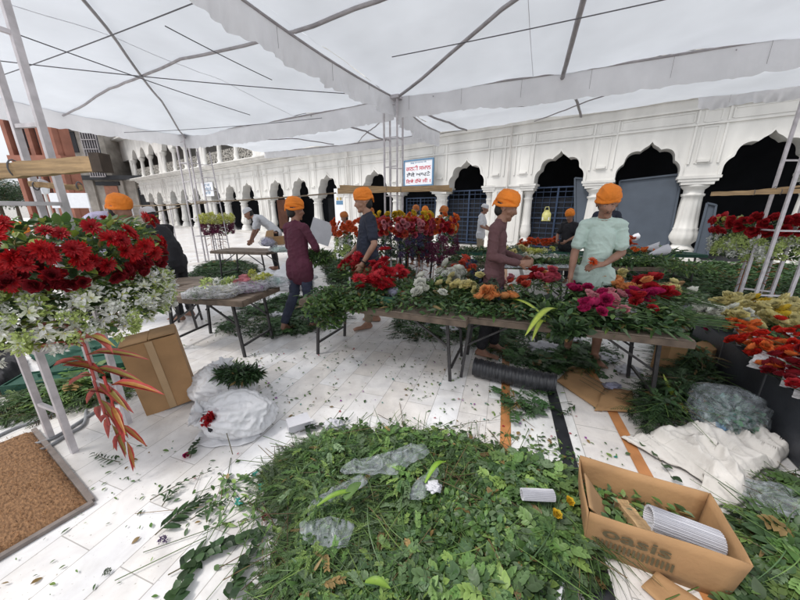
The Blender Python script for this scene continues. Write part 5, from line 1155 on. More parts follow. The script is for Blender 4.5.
# --- left table: flowers in plastic film, paper roll
tz = .658
for px, py, ang, key, lab in ((240, 290, .35, 'rose_lpink', 'mauve flowers wrapped in clear film on the small left table'), (225, 294, .2, 'whitetuft', 'white flowers wrapped in clear film at the left of the small table'), (262, 287, .3, 'yellowgreen', 'pale flowers wrapped in film at the right of the small left table')):
    b0 = bunch('wrapped_bunch', P_(px, py, tz), ang, lab, key, 8, L=.36, s=1.1, leaves=30, spread=.09)
    mb = MB()
    def P(i, j):
        t = i/16; v = j/16; a = PI*v; w_ = .13*math.sin(PI*min(1, .12+t*.95))**.6+.015*noise.noise(Vector((i*.4, j*.4, px))); return (-.28+t*.50, math.cos(a)*w_, .01+math.sin(a)*w_*.52*(1+.2*noise.noise(Vector((i*.5, j*.6, px)))))
    mb.grid(P, 16, 16); mb.build('film', M['wrapplastic'], b0)
for px, py, lab, mt, sz in ((248, 291, 'lilac flowers under crinkled film on the small left table', 'lav', .13), (272, 286, 'pale turquoise flowers under film at the right end of the small left table', 'mint', .12), (222, 296, 'cream flowers under film on the near left of the small table', 'sheetcloth', .12), (205, 297, 'dull green wrapped stems at the left end of the small table', 'leafdull', .11)):
    if 'leafdull' not in M: M['leafdull'] = pmat('dull_green', (.16, .20, .12), .8, .4, 20)
    r = empty('film_bundle', P_(px, py, tz), .3, lab, 'bundle'); blob(r, 'film', (0, 0, .045), (sz*1.7, sz*1.15, .07), 'wrapplastic', .25, 3, px)
    f = Fol(); cc = {'lav': (.45, .22, .45), 'mint': (.30, .50, .45), 'sheetcloth': (.62, .60, .42), 'leafdull': (.15, .22, .10)}[mt]; n = 420; d = RNG.normal(0, 1, (n, 3)); d /= np.linalg.norm(d, axis=1)[:, None]; f.add(LEAFS, rots(U(0, 6.28, n), N(0, .6, n), N(0, .6, n)), U(.02, .045, n), d*np.array([[sz*1.45, sz*.95, .055]])*RNG.random((n, 1))**.4+np.array([[0, 0, .045]]), np.clip(np.array(cc)*(1+RNG.normal(0, .25, (n, 1))), 0, 1)); f.build('flowers', M['petal'], r)

def paper_roll(loc, rz, L, r_, label, mt='paper', tilt=0.0, name='paper_roll', ribs=False, spiral=True):
    root = empty(name, loc, rz, label, 'paper roll'); root.rotation_euler = (0, tilt, rz); mb = MB(); n = 30; turns = 2.3
    def P(i, j):
        t = i/n*turns*2*PI; q = r_*(1-.13*i/n); zig = .0025*(1 if i % 2 else -1) if ribs else 0
        return ((j/6-.5)*L, (q+zig)*math.cos(t), r_+(q+zig)*math.sin(t)*(1-.1*abs(j/6-.5)))
    if ribs:
        n = 96; turns = 1.6
    mb.grid(P, n, 6, not ribs); mb.build('roll_sheet', M[mt], root); return root
paper_roll(P_(194, 298, .64), .5, .20, .038, 'white rolled up paper tube lying on the low black table by the orchids')
bx = empty('small_carton', P_(180, 279, .3), .3, 'little white carton seen between the orchids and the green heap', 'box')
MB().box((0, 0, .05), (.18, .12, .08)).build('carton', M['paper'], bx)
# --- second row tables
for i, (px, py, key, lab, n, kw) in enumerate([
    (525, 248, 'gerb_org', 'orange blooms on the second row table right of the man in mauve', 14, dict(s=1.4, tall=2)), (537, 256, 'yellowgreen', 'yellow flowers on the second row table in front of the orange ones', 8, dict(s=1.2)),
    (548, 249, 'gerb_org', 'more orange blooms beside the mint shirted man on the second row table', 10, dict(s=1.3, tall=2)), (515, 255, 'rose_cream', 'cream roses at the left of the second row table', 6, dict(s=1.2)),
    (534, 262, 'rose_wht', 'pale green white roses low on the second row table', 5, dict(s=1.2)),
    (625, 247, 'gerb_org', 'orange gerberas on the far table below the leaning blue sheet', 15, dict(s=1.3, tall=2)), (612, 250, 'gerb_org', 'orange gerberas to the right of the mint shirted man', 11, dict(s=1.3, tall=2)), (640, 255, 'rose_org', 'orange roses at the right part of the far table', 6, dict(s=1.2))]):
    bunch('flower_bunch', P_(px, py, .68), .6+i, lab, key, n, **{**dict(leaves=40, spread=.13, L=.4, L0=1.2), **kw})
f = Fol()
for px, py, rx, n, T in ((630, 262, .45, 600, LEAFN), (655, 260, .4, 500, LEAFN), (520, 262, .5, 400, LEAF), (500, 257, .3, 200, LEAF), (560, 262, .4, 300, LEAFN), (690, 268, .4, 500, LEAFN), (600, 262, .3, 300, LEAFN)):
    leafcloud(f, P_(px, py, .70), (rx, .2, .05), n, .10, T)
tag(f.build('cut_foliage', M['leaf']), 'stripped greenery lying along the second and third row tables', 'foliage', kind='stuff')
def cloth(name, outline, h, label, mt, cat='cloth', amp=.05, seed=0, res=.02, z=0.0, fold=6.0, drape=None, thick=True):
    """crumpled sheet spread over the polygon outline (world xy)"""
    pts = [Vector((p[0], p[1], 0)) for p in outline]; c = sum(pts, Vector((0, 0, 0)))/len(pts); root = empty(name, (c.x, c.y, z), 0, label, cat); n = len(pts)
    per = sum((pts[i]-pts[i-1]).length for i in range(n)); nt_ = max(48, int(per/res)); nr = max(14, int(per/6/res)); bd = []
    for k in range(nt_):
        q = k/nt_*n; i = int(q); t = q-i; a0, a1, a2, a3 = pts[i-1], pts[i], pts[(i+1) % n], pts[(i+2) % n]
        cr_ = .5*((2*a1)+(-a0+a2)*t+(2*a0-5*a1+4*a2-a3)*t*t+(-a0+3*a1-3*a2+a3)*t**3); p = cr_*.6+(a1*(1-t)+a2*t)*.4-c
        p += p.normalized()*(.02*noise.noise(Vector((p.x*9, p.y*9, seed)))+.008*noise.noise(Vector((p.x*35, p.y*35, seed)))); bd.append(p)
    def P(i, j):
        u = (i/nr)**.85; b_ = bd[j % nt_]; p = b_*u; e = min(1, (1-u)*b_.length/.06); x, y = p.x+c.x, p.y+c.y
        wq = noise.noise(Vector((x*2.2, y*2.2, seed+4)))
        q = Vector((x*fold+1.5*wq, y*fold*.62-1.2*wq, seed)); r1 = (1-2*abs(noise.noise(q)))**3*(.5+.5) if abs(noise.noise(q)) < .5 else 0; r2 = (1-2*abs(noise.noise(q*2.3+Vector((5, 0, 0)))))**2; r3 = noise.noise(q*.45+Vector((0, 3, 0)))
        hh = (.25+.75*e**.7)*(h*(.45+.8*r3)+amp*(r1*.75+r2*.28))+.004+.010*abs(noise.noise(Vector((x*14, y*14, seed))))
        return Vector((p.x+.012*noise.noise(q*2), p.y+.012*noise.noise(q*2+Vector((9, 9, 9))), max(.004, hh)))
    mb = MB(); mb.grid(P, nr, nt_)
    o = mb.build('sheet', M[mt], root)
    if thick: sm_ = o.modifiers.new('t', 'SOLIDIFY'); sm_.thickness = .003
    return root
# white paper cones on the far table
for px, py, lab in ((646, 252, 'white paper cone standing behind the orange gerberas on the far table'), (655, 256, 'white paper cone lying to the right of the orange gerberas'), (630, 241, 'rounded white paper sheet above the orange gerberas'), (585, 243, 'white paper sheet behind the mint shirted man')):
    r = empty('paper_cone', P_(px, py, .70), random.uniform(-1, 1), lab, 'paper'); mb = MB(); mb.grid(lambda i, j: (-.12+.30*i/6, (.02+.09*i/6)*math.cos(j/16*6.0+.3), .03+.09*i/6+(.02+.075*i/6)*math.sin(j/16*6.0+.3)+.01*math.sin(j*2)*i/6), 6, 16); mb.build('paper_sheet', M['paper'], r)
cloth('plastic_sheet', [P_(492, 268, .66), P_(590, 268, .66), P_(600, 258, .66), P_(505, 254, .66)], .02, 'grey plastic film lying along the second row table', 'bagplastic', 'film', .03, 4, .03, .665)
cloth('plastic_sheet', [P_(400, 258, .0), P_(425, 262, 0), P_(420, 250, .0), P_(398, 250, 0)], .05, 'dull plastic litter behind the gerbera table', 'bagplastic', 'film', .05, 4, .03, .0)
for px, py, lab in ((262, 247, 'tan cardboard carton on the far table beside the bending man'),):
    r = empty('carton', P_(px+14, py-2, .66), .2, lab, 'box'); MB().box((0, 0, .11), (.42, .3, .22)).build('carton_body', M['card'], r); MB().add([(-.21, -.15, .222), (.0, -.15, .222), (-.02, .0, .38), (-.19, 0, .36)], [(0, 1, 2, 3)]).build('carton_flap', M['cardin'], r)
r = empty('plastic_bundle', P_(268, 246, .66), 0, 'pale bundle of plastic wrapped flowers on the far table', 'bundle'); blob(r, 'plastic_wrap', (0, 0, .09), (.20, .16, .13), 'bagplastic', .3, 4, 5); blob(r, 'flowers', (0, 0, .08), (.15, .12, .10), 'lav', .4, 6, 6)
r = empty('plastic_bundle', P_(282, 252, .66), 0, 'turquoise tinted plastic bundle on the far table', 'bundle'); blob(r, 'plastic_wrap', (0, 0, .06), (.26, .16, .09), 'bagplastic', .3, 4, 8); blob(r, 'flowers', (0, 0, .05), (.2, .12, .06), 'mint', .4, 6, 9)
wb = empty('white_board', D(321, 232, 7.0), 0, 'tilted white sheet of board behind the man in maroon', 'board'); wb.rotation_euler = (.1, .35, .2); MB().box((0, 0, 0), (.48, .02, .52)).build('board_sheet', M['paper'], wb); bp_ = MB().box((0, .03, -.5), (.04, .03, 1.0)).build('board_prop', M['wood'], wb)
for px, py, lab, s_ in ((258, 292, 'white plastic sack under the far table at its left', .24), (283, 292, 'larger white plastic sack under the far table at its right', .32), (215, 295, 'small white sack left of the far table', .12)):
    r = empty('plastic_sack', G(px, py+4), 0, lab, 'sack', 'white sacks under the far table'); r.location.y += .6; blob(r, 'sack_body', (0, 0, s_*.55), (s_*1.4, s_, s_*.8), 'sack', .25, 4, px, knot=Vector((0, 0, 1)))

# ---------------------------------------------------------------- ground objects
def sack(c, r_, label, seed, knotdir, red=False):
    root = empty('white_sack', c, 0, label, 'sack'); kn = Vector(knotdir).normalized(); n = 96
    def P(i, j):
        th = PI*i/n; a = 2*PI*j/n; u = kn.orthogonal().normalized(); w_ = kn.cross(u)
        d = kn*math.cos(th)+(u*math.cos(a)+w_*math.sin(a))*math.sin(th)
        g_ = math.exp(-th*1.1); rip = .085*g_*math.sin(a*11+seed+2*math.sin(a*3))+.05*g_*math.sin(a*19+seed*2)
        k = 1+rip+.16*noise.noise(d*1.6+Vector((seed, 0, 0)))+.07*(1-2*abs(noise.noise(d*3.5+Vector((0, seed, 0)))))+.035*max(0, 1-4*abs(noise.noise(d*5+Vector((seed*2, seed, 3)))))+.012*noise.noise(d*18)
        if th < .45: k *= .80+.35*(th/.45)**.5 if th > .16 else 1.0+(.16-th)*1.6
        v = Vector((d.x*r_[0], d.y*r_[1], d.z*r_[2]))*k; v.z += r_[2]*.82
        if v.z < .006: v.x *= 1.04; v.y *= 1.04; v.z = .006+.01*abs(noise.noise(d*9))
        return v
    mb = MB(); mb.grid(P, n, n); mb.build('sack_body', M['sack'], root)
    top = Vector((kn.x*r_[0], kn.y*r_[1], kn.z*r_[2]))*.98+Vector((0, 0, r_[2]*.82)); mb = MB()
    def T(i, j): a = 2*PI*j/26; q = .014+.052*(i/6)**1.2*(1+.35*math.sin(a*5)+.2*math.sin(a*9)); u = kn.orthogonal().normalized(); w_ = kn.cross(u); return top+kn*(.075*i/6)+(u*math.cos(a)+w_*math.sin(a))*q
    mb.grid(T, 6, 26); mb.build('sack_neck', M['sack'], root); mb = MB(); mb.tube([top+kn*.008+(kn.orthogonal().normalized()*math.cos(a)+kn.cross(kn.orthogonal().normalized())*math.sin(a))*.020 for a in np.linspace(0, 6.28, 14)], .006, 5, False); mb.build('tie', M['wire'], root)
    return root
sack(G(226, 396), (.26, .19, .145), 'knotted white sack lying behind another one next to the cardboard box', 1.5, (.15, -.1, 1))
s2k = sack(G(240, 428), (.235, .18, .14), 'bulging white sack with a torn hole showing a red flower', 4.2, (-.75, -.45, .45))
mb = MB(); hc = Vector((-.085, -.135, .155)); hn = Vector((-.35, -.75, .55)).normalized(); u = hn.orthogonal().normalized(); w_ = hn.cross(u)
mb.add([hc+(u*math.cos(a)*.045+w_*math.sin(a)*.06)*(1+.25*math.sin(a*3))+hn*.012 for a in np.linspace(0, 6.28, 17)[:-1]], [tuple(range(16))]); mb.build('torn_hole', M['blackcloth'], s2k)
for k, (a_, b_) in enumerate(((0, 0), (.02, -.03), (-.02, -.02))): bloom(s2k, 'rose_red', hc+hn*.02+u*a_+w_*b_, hn, .9)
cloth('white_sheet', [G(196, 446), G(240, 447), G(262, 436), G(225, 425), G(200, 432)], .03, 'flat white plastic skirt spread on the floor in front of the torn sack', 'sack', 'cloth', .03, 2, .016)
f = Fol(); leafcloud(f, G(243, 402)+Vector((0, 0, .25)), (.17, .07, .05), 1000, .07, LEAFN, DARKG); leafcloud(f, G(236, 392)+Vector((0, 0, .22)), (.08, .06, .04), 300, .06, LEAFN); tag(f.build('fern_bundle', M['leaf']), 'dark green bundle of fine ferns lying between the two white sacks', 'foliage', kind='stuff')
# small rose cutting lying over the torn sack
rs = empty('leafy_twig', G(226, 436)+Vector((0, 0, .06)), -.6, 'leafy rose twig lying in front of the torn white sack', 'twig'); MB().tube([(-.12, .05, .10), (0, 0, .07), (.15, -.05, .05), (.30, -.10, .02)], [.0025]*4, 6).build('stem', M['twig'], rs)
f = Fol(); n = 9; f.leaves(LEAF, np.stack([U(-.13, -.02, n), N(.02, .03, n), U(.07, .13, n)], 1), U(0, 6.28, n), N(0, .4, n), N(0, .3, n), .085, 1, gcol(n, DARKG, dry=0)); f.build('leaves', M['leaf'], rs)
# cardboard box standing by the left tower
cbx = empty('cardboard_box', (-1.86, 2.18, 0), 0, 'tall closed brown cardboard box standing on end beside the white sacks', 'box')
cbx.rotation_euler = (0, -.10, math.atan2(.45, -.30)+PI*.0); cbx.rotation_euler[2] = .62
MB().box((0, 0, .30), (.34, .24, .58)).build('box_body', M['card'], cbx); MB().box((.0, -.1235, .30), (.045, .004, .575)).build('tape', pmat('tape', (.42, .28, .15), .35, .1), cbx); MB().box((-.085, 0, .597), (.165, .235, .006)).box((.085, 0, .603), (.165, .235, .006)).build('flap', M['cardin'], cbx)
# open carton with lettering
bc = [G(583, 548), G(725, 602), G(699, 492, .25), G(601, 464, .25)]; bc[2].z = bc[3].z = 0
A0, B0, C0, D0 = bc; lx = (B0-A0); obL = lx.length; ang = math.atan2(lx.y, lx.x); obW = .5*((C0-B0).length+(D0-A0).length)
ob = empty('open_carton', (A0+B0)/2, ang, 'open brown carton with printed lettering holding greens, a wooden block and ribbed paper', 'box')
hB = .235; th = .006; W2, Lh = obW, obL/2
mb = MB()
def wall(pts, mt='card', nm='side_panel', bow=1.0):
    """slightly bowed corrugated panel from 4 corners"""
    p0, p1, p2, p3 = [Vector(p) for p in pts]; nrm = (p1-p0).cross(p3-p0).normalized(); mb = MB()
    def P(i, j): u, v = i/12, j/5; q = p0*(1-u)*(1-v)+p1*u*(1-v)+p2*u*v+p3*(1-u)*v; return q+nrm*bow*(.008*math.sin(PI*u)*v+.004*noise.noise(q*9))+Vector((0, 0, .006*math.sin(u*5+p0.x*9)*v))
    mb.grid(P, 12, 5); o = mb.build(nm, M[mt], ob); sm_ = o.modifiers.new('t', 'SOLIDIFY'); sm_.thickness = th; return o
wall([(-Lh, 0, 0), (Lh, 0, 0), (Lh+.02, -.018, hB), (-Lh-.01, -.018, hB)], bow=.05); wall([(Lh, W2, 0), (-Lh, W2, 0), (-Lh-.02, W2+.02, hB+.01), (Lh+.01, W2+.02, hB)])
wall([(Lh, 0, 0), (Lh, W2, 0), (Lh+.02, W2+.02, hB), (Lh+.02, -.015, hB)]); wall([(-Lh, W2, 0), (-Lh, 0, 0), (-Lh-.02, -.02, hB), (-Lh-.02, W2+.02, hB)])
wall([(-Lh-.01, .01, hB-.005), (-Lh-.01, W2*.72, hB-.005), (-Lh+.10, W2*.62, hB-.13), (-Lh+.10, .05, hB-.13)], 'cardin', 'inner_flap')
MB().box((0, W2/2, .005), (obL-.01, obW-.01, .008)).build('bottom_panel', M['cardin'], ob)
me = text_mesh('oasis', .15, M['ink']); xs = [v.co.x for v in me.vertices]; k = .24/(max(xs)-min(xs))
for v in me.vertices: v.co.x *= k; v.co.y *= .58
to = link('printed_lettering', me, ob, loc=(-Lh+.17, -.0205, .155), rot=(PI/2+.085, 0, 0))
mb = MB()
for i in range(17): mb.box((-Lh+.042+.0165*i, -.0150, .085), (.0085, .0016, .042))
mb.build('printed_bars', M['ink'], ob)
def wp_(x, y, z): return ob.matrix_basis @ Vector((x, y, z))
wbk = empty('wooden_block', wp_(-.05, W2*.45, .13), ang+1.85, 'split wooden block sticking up inside the open carton', 'wood'); wbk.rotation_euler = (0, .30, ang-1.35+PI)
mb = MB(); mb.grid(lambda i, j: (-.11+.22*i/10, [-.028, .028, .028, -.028, -.028][j]*(1+.08*math.sin(i*2.1)), [-.02, -.02, .02, .02, -.02][j]+.003*math.sin(i*1.7+j)), 10, 4, False); mb.add([(-.11, -.028, -.02), (-.11, .028, -.02), (-.11, .028, .02), (-.11, -.028, .02)], [(3, 2, 1, 0)]); mb.add([(.11, -.028, -.02), (.11, .028, -.02), (.11, .028, .02), (.11, -.028, .02)], [(0, 1, 2, 3)]); mb.build('wood_body', M['wood'], wbk)
pr = paper_roll(wp_(.105, W2*.36, .125), ang+.12, .25, .052, 'ribbed white paper roll resting inside the open carton', ribs=True); pr.rotation_euler = (0, .12, ang+.05)
mb = MB()
for i in range(26):
    a_ = PI*i/25; mb.tube([(-.125, .0535*math.cos(a_), .052+.0535*math.sin(a_)), (.125, .0535*math.cos(a_), .052+.0535*math.sin(a_)*.93)], .0011, 4)
mb.build('paper_ribs', pmat('rib_grey', (.30, .30, .34), .8, .1), pr)
f = Fol(); n = 420; pp = np.array([wp_(random.uniform(-Lh+.02, Lh-.02), random.uniform(.05, W2-.02), random.uniform(.03, .15)) for _ in range(n)]); f.leaves(LEAF, pp, U(0, 6.28, n), N(0, .4, n), N(0, .4, n), U(.03, .06, n), 1, gcol(n)); tag(f.build('carton_greens', M['leaf']), 'green leaves filling the open carton', 'foliage', kind='stuff')
# black corrugated pipe
ca, cbp = G(474, 366, .09), G(556, 383, .09); cl = cbp-ca
pc_ = empty('corrugated_pipe', ca, math.atan2(cl.y, cl.x), 'short length of fat black corrugated pipe lying under the rose table', 'pipe'); Lc = cl.length; n = 150
mb = MB()
def P(i, j): t = i/n; a = 2*PI*j/36; r_ = .088+.0028*math.sin(i*PI*.5)+.004*math.sin(i*PI/6+a); q = .05*math.sin(PI*t)*.5; return (Lc*t, r_*math.cos(a)-q, r_*math.sin(a)*.93-.004)
mb.grid(P, n, 36); mb.build('pipe_body', M['coil'], pc_); mb = MB(); mb.grid(lambda i, j: (Lc-.02-.25*i/4, (.078)*math.cos(2*PI*j/36), .072*math.sin(2*PI*j/36)), 4, 36); mb.build('pipe_inside', M['blackcloth'], pc_)
# flattened printed cardboard
def flatcard(pts, label, z=.012, lift=.03):
    P0 = [Vector((G(*p).x, G(*p).y, 0)) for p in pts]; c = sum(P0, Vector((0, 0, 0)))/len(P0); root = empty('flattened_cardboard', c, 0, label, 'cardboard', 'torn cardboard on the floor'); mb = MB(); a, b_, c_, d_ = [p-c for p in P0]
    def Q(i, j): u, v = i/14, j/6; q = a*(1-u)*(1-v)+b_*u*(1-v)+c_*u*v+d_*(1-u)*v; return q+Vector((0, 0, z+lift*abs(noise.noise(q*4+c))*(.4+v)))
    mb.grid(Q, 14, 6); o = mb.build('cardboard_sheet', M['card'], root); s_ = o.modifiers.new('t', 'SOLIDIFY'); s_.thickness = .004; return root, (a, b_, c_, d_)
fc, q4 = flatcard([(556, 382), (601, 413), (628, 398), (572, 368)], 'flattened brown cardboard with rows of printed marks beside the black pipe')
mb = MB(); a, b_, c_, d_ = q4
for r_ in range(3):
    for i in range(14): u, v = .35+.035*i, .45+.16*r_; p = a*(1-u)*(1-v)+b_*u*(1-v)+c_*u*v+d_*(1-u)*v; mb.box((p.x, p.y, .05), (.010, .014, .001), rz=.6)
mb.build('printed_marks', M['ink'], fc)
flatcard([(594, 412), (636, 414), (632, 392), (604, 390)], 'small crumpled piece of brown cardboard at the end of the orange stripe', lift=.06)
flatcard([(570, 366), (600, 372), (597, 360), (573, 357)], 'torn strip of brown cardboard behind the black pipe', lift=.05)
flatcard([(640, 590), (700, 640), (715, 622), (655, 575)], 'folded cardboard flap on the floor in front of the open carton', lift=.05)
# coir mat
m, nt_, b = nodes('coir'); tc = nt_.nodes.new('ShaderNodeTexCoord'); mp = nt_.nodes.new('ShaderNodeMapping'); mp.inputs['Scale'].default_value = (90, 40, 40); no = nt_.nodes.new('ShaderNodeTexNoise'); no.inputs['Scale'].default_value = 1; no.inputs['Detail'].default_value = 5
cr = nt_.nodes.new('ShaderNodeValToRGB'); cr.color_ramp.elements[0].position = .3; cr.color_ramp.elements[0].color = (.11, .055, .025, 1); cr.color_ramp.elements[1].position = .68; cr.color_ramp.elements[1].color = (.32, .175, .085, 1); bpn = nt_.nodes.new('ShaderNodeBump'); bpn.inputs['Strength'].default_value = 1; bpn.inputs['Distance'].default_value = .01
for a_, b_ in ((tc.outputs['Object'], mp.inputs[0]), (mp.outputs[0], no.inputs[0]), (no.outputs[0], cr.inputs[0]), (cr.outputs[0], b.inputs['Base Color']), (no.outputs[0], bpn.inputs['Height']), (bpn.outputs[0], b.inputs['Normal'])): nt_.links.new(a_, b_)
b.inputs['Roughness'].default_value = .95; M['mat'] = m
k0, k1, k2 = G(89, 505), G(30, 469), G(-4, 560); e1 = (k1-k0).normalized(); e2 = (k2-k0).normalized()
mt_ = empty('coir_mat', k0, math.atan2(e2.y, e2.x), 'thick brown coir mat on the marble at the lower left corner', 'mat'); ml = Matrix.Rotation(-math.atan2(e2.y, e2.x), 3, 'Z') @ e1
ML, MW = 1.5, 1.1; sgn = -1 if ml.y < 0 else 1
mb = MB()
def P(i, j): u, v = i/60, j/44; x = ML*u; y = sgn*MW*v; e = min(1, min(u*60, v*44, (1-u)*60, (1-v)*44)); return (x, y, .004+.022*min(1, e)+.003*noise.noise(Vector((x*30, y*30, 0)))*e+(.004*noise.noise(Vector((x*9, y*9, 1)))))
mb.grid(P, 60, 44); mb.build('mat_pile', M['mat'], mt_); MB().box((ML/2, sgn*-.014, .012), (ML+.03, .026, .02)).box((-.014, sgn*MW/2, .012), (.026, MW, .0195)).build('rubber_edge', pmat('mat_edge', (.20, .17, .155), .8, .2, 20), mt_)
f = Fol(); n = 2600; p = np.stack([U(0, ML, n), sgn*U(0, MW, n), np.full(n, .024)], 1); f.add(STEM, rots(U(0, 6.28, n), U(.1, 1.2, n), np.zeros(n)), np.stack([np.full(n, .0012), U(.008, .02, n), np.full(n, .0012)], 1), p, np.array([(.42, .22, .10)])*(1+RNG.normal(0, .35, (n, 1)))); tag(f.build('coir_fibres', M['leaf'], mt_), kind='stuff')
# hoses
for pts, lab in (([(-20, 470), (15, 458), (45, 448), (68, 434), (84, 424), (86, 408)], 'grey hose curving across the floor behind the mat'), ([(-20, 455), (20, 447), (48, 440), (70, 428), (110, 402), (132, 392)], 'second grey hose running beside the first towards the cardboard box'), ([(-20, 445), (15, 428), (40, 420), (55, 414)], 'short grey strap on the floor at the left edge')):
    P0 = [G(*q, .012) for q in pts]; sp = []
    for i in range(len(P0)-1):
        for t in np.linspace(0, 1, 6)[:-1]:
            a0, a1, a2, a3 = P0[max(0, i-1)], P0[i], P0[i+1], P0[min(len(P0)-1, i+2)]; sp.append(.5*((2*a1)+(-a0+a2)*t+(2*a0-5*a1+4*a2-a3)*t*t+(-a0+3*a1-3*a2+a3)*t**3))
    tag(MB().tube([q-P0[0] for q in sp], .011, 8).build('hose', M['rope'], loc=P0[0]), lab, 'hose', 'grey hoses at the lower left')
# left clutter behind the tower: green trays, dark cloth, wood
tray(G(95, 372), (.62, .30, .12), .35, 'dark green plastic tray on the floor behind the left tower', 'plastic_tray', 'greencloth'); tray(G(52, 385), (.5, .24, .10), .3, 'second dark green tray nearer the left edge', 'plastic_tray', 'greencloth')
cloth('green_sheet', [G(30, 352), G(132, 340), G(145, 358), G(60, 372)], .10, 'dark green cloth heaped behind the left tower', 'greencloth', 'cloth', .06, 5, .03)
plank(G(0, 418)+Vector((0, 0, .02)), G(42, 398)+Vector((0, 0, .03)), .05, .03, 'weathered wood offcut on the floor at the left edge', 'wood_offcut')
cloth('black_cloth', [G(-30, 395), G(10, 392), G(28, 362), G(-20, 345)], .16, 'dark cloth heap at the far left edge behind the flowers', 'blackcloth', 'cloth', .07, 3, .03)

# right platform
pa_, pb_ = G(800, 472), G(713, 378); pd = (pb_-pa_).normalized(); near = pa_-pd*.7; far_ = near+pd*2.55; perp = Vector((pd.y, -pd.x, 0)); PH = .40; PW = 2.2
pf = empty('low_platform', near, math.atan2(pd.y, pd.x), 'low dark slate platform on the right with cut roses laid out on top', 'platform'); PLn = 2.55
def pfp(u, v, z=PH): return near+pd*u+perp*v+Vector((0, 0, z))
mb = MB(); mb.box((PLn/2, -PW/2, PH/2-.0), (PLn, PW, PH-.02)); mb.build('platform_body', M['darkplatform'], pf); mb = MB(); mb.box((PLn/2, -PW/2, PH-.004), (PLn+.04, PW+.04, .022)); mb.build('platform_top', M['darkplatform'], pf)
for u in (.6, 1.25, 1.9): MB().box((u, .003, PH/2), (.012, .006, PH-.05)).build('panel_joint', M['wire'], pf)
def onplat(px, py): return P_(px, py, PH+.012)
cream = [(706, 316), (718, 317), (731, 313), (742, 318), (755, 315), (768, 320), (781, 318), (795, 320), (725, 327), (740, 330), (754, 328), (768, 332), (782, 330), (797, 332), (762, 322), (790, 326), (712, 322), (748, 310), (776, 326), (733, 321)]
for i, (px, py) in enumerate(cream):
    bunch('rose_bunch', onplat(px, py), random.uniform(0, 6.28), 'cream and pale yellow roses heaped on the dark platform', 'rose_cream' if i % 4 else 'rose_yel' if i % 8 else 'rose_wht', 7, L=.22, s=1.25, group='cream roses heaped on the dark platform', leaves=14, spread=.085, tall=1.6, L0=.9)
news = pmat('newsprint', (.58, .57, .58), .85, .35, 40, .2, 20)
M['news'] = news
orr = [(738, 338, 'rose_org', 2.2), (750, 345, 'rose_org', 2.9), (760, 358, 'rose_org', 2.6), (746, 352, 'rose_scar', 2.3), (772, 352, 'rose_scar', 2.8), (785, 343, 'rose_scar', 2.4), (798, 348, 'rose_scar', 2.7), (776, 372, 'rose_org', 2.5), (790, 366, 'rose_dred', 2.6), (786, 380, 'rose_dred', 2.4), (800, 374, 'rose_scar', 2.8), (797, 390, 'rose_dred', 2.5), (765, 365, 'rose_scar', 2.1), (810, 385, 'rose_dred', 2.6), (815, 362, 'rose_scar', 2.4), (812, 400, 'rose_red', 2.4)]
olab = {'rose_org': 'bunch of vivid orange roses rolled in newspaper', 'rose_scar': 'bunch of scarlet roses rolled in newspaper', 'rose_dred': 'bunch of dark red roses rolled in newspaper'}
for i, (px, py, key, ang_) in enumerate(orr):
    bunch('wrapped_rose_bunch', onplat(px, py), ang_+random.uniform(-.3, .3), olab.get(key, olab['rose_dred'])+' on the dark platform', key, 7, L=.34, s=.88, wrap='news', group='newspaper wrapped roses, '+{'rose_red': 'dred'}.get(key, key[5:]), leaves=10, spread=.05, tall=1.6, L0=.6)
# white cloth, plastic bags, sheet
cloth('white_cloth', [G(622, 440), G(650, 436), G(690, 431), G(740, 428), G(770, 440), G(790, 452), G(776, 470), G(755, 476), G(742, 508), G(712, 506), G(694, 498), G(706, 488), G(672, 468), G(648, 456)], .085, 'crumpled off white cloth spread on the floor beside the dark platform', 'sheetcloth', 'cloth', .075, 7, .012, 0, 5.5)
cloth('white_cloth', [G(780, 520), G(815, 500), G(830, 560), G(800, 566), G(786, 552)], .06, 'second piece of white cloth at the lower right edge', 'sheetcloth', 'cloth', .05, 17, .012)
cloth('paper_sheet', [G(540, 604), G(545, 585), G(566, 576), G(578, 590), G(580, 612)], .05, 'crumpled white paper at the bottom of the green heap', 'paper', 'paper', .03, 27, .01)
pbag = empty('plastic_bag', G(728, 432)+Vector((.02, .08, 0)), .3, 'clear grey plastic bag full of blue green leaves against the dark platform', 'bag')
blob(pbag, 'bag_film', (0, 0, .13), (.26, .20, .17), 'plastic', .22, 2.6, 2, 40); f = Fol(); leafcloud(f, (-.02, -.03, .11), (.20, .14, .10), 1100, .05, LEAF, np.array([(.08, .22, .18), (.12, .25, .15), (.06, .14, .10), (.25, .38, .30)])); leafcloud(f, (.12, -.06, .06), (.08, .08, .05), 200, .05); f.build('leaves_inside', M['leaf'], pbag)
blob(pbag, 'blue_wrapper', (-.20, -.08, .05), (.05, .05, .06), 'signblue', .5, 6, 5)
pb2 = empty('plastic_bag', G(778, 512), .3, 'empty clear plastic bag lying against the platform at the lower right', 'bag'); blob(pb2, 'bag_film', (0, 0, .05), (.16, .14, .07), 'plastic', .3, 3, 9, 36)
sb = empty('plastic_bundle', P_(684, 316, .60), 0, 'crumpled silver plastic bundle standing at the right end of the rose table', 'bundle'); sb.location.z = .0; blob(sb, 'film', (.02, .06, .55), (.08, .08, .14), 'bagplastic', .4, 5, 4, flat=.3); MB().box((.02, .06, .2), (.16, .16, .4)).build('carton', M['card'], sb)
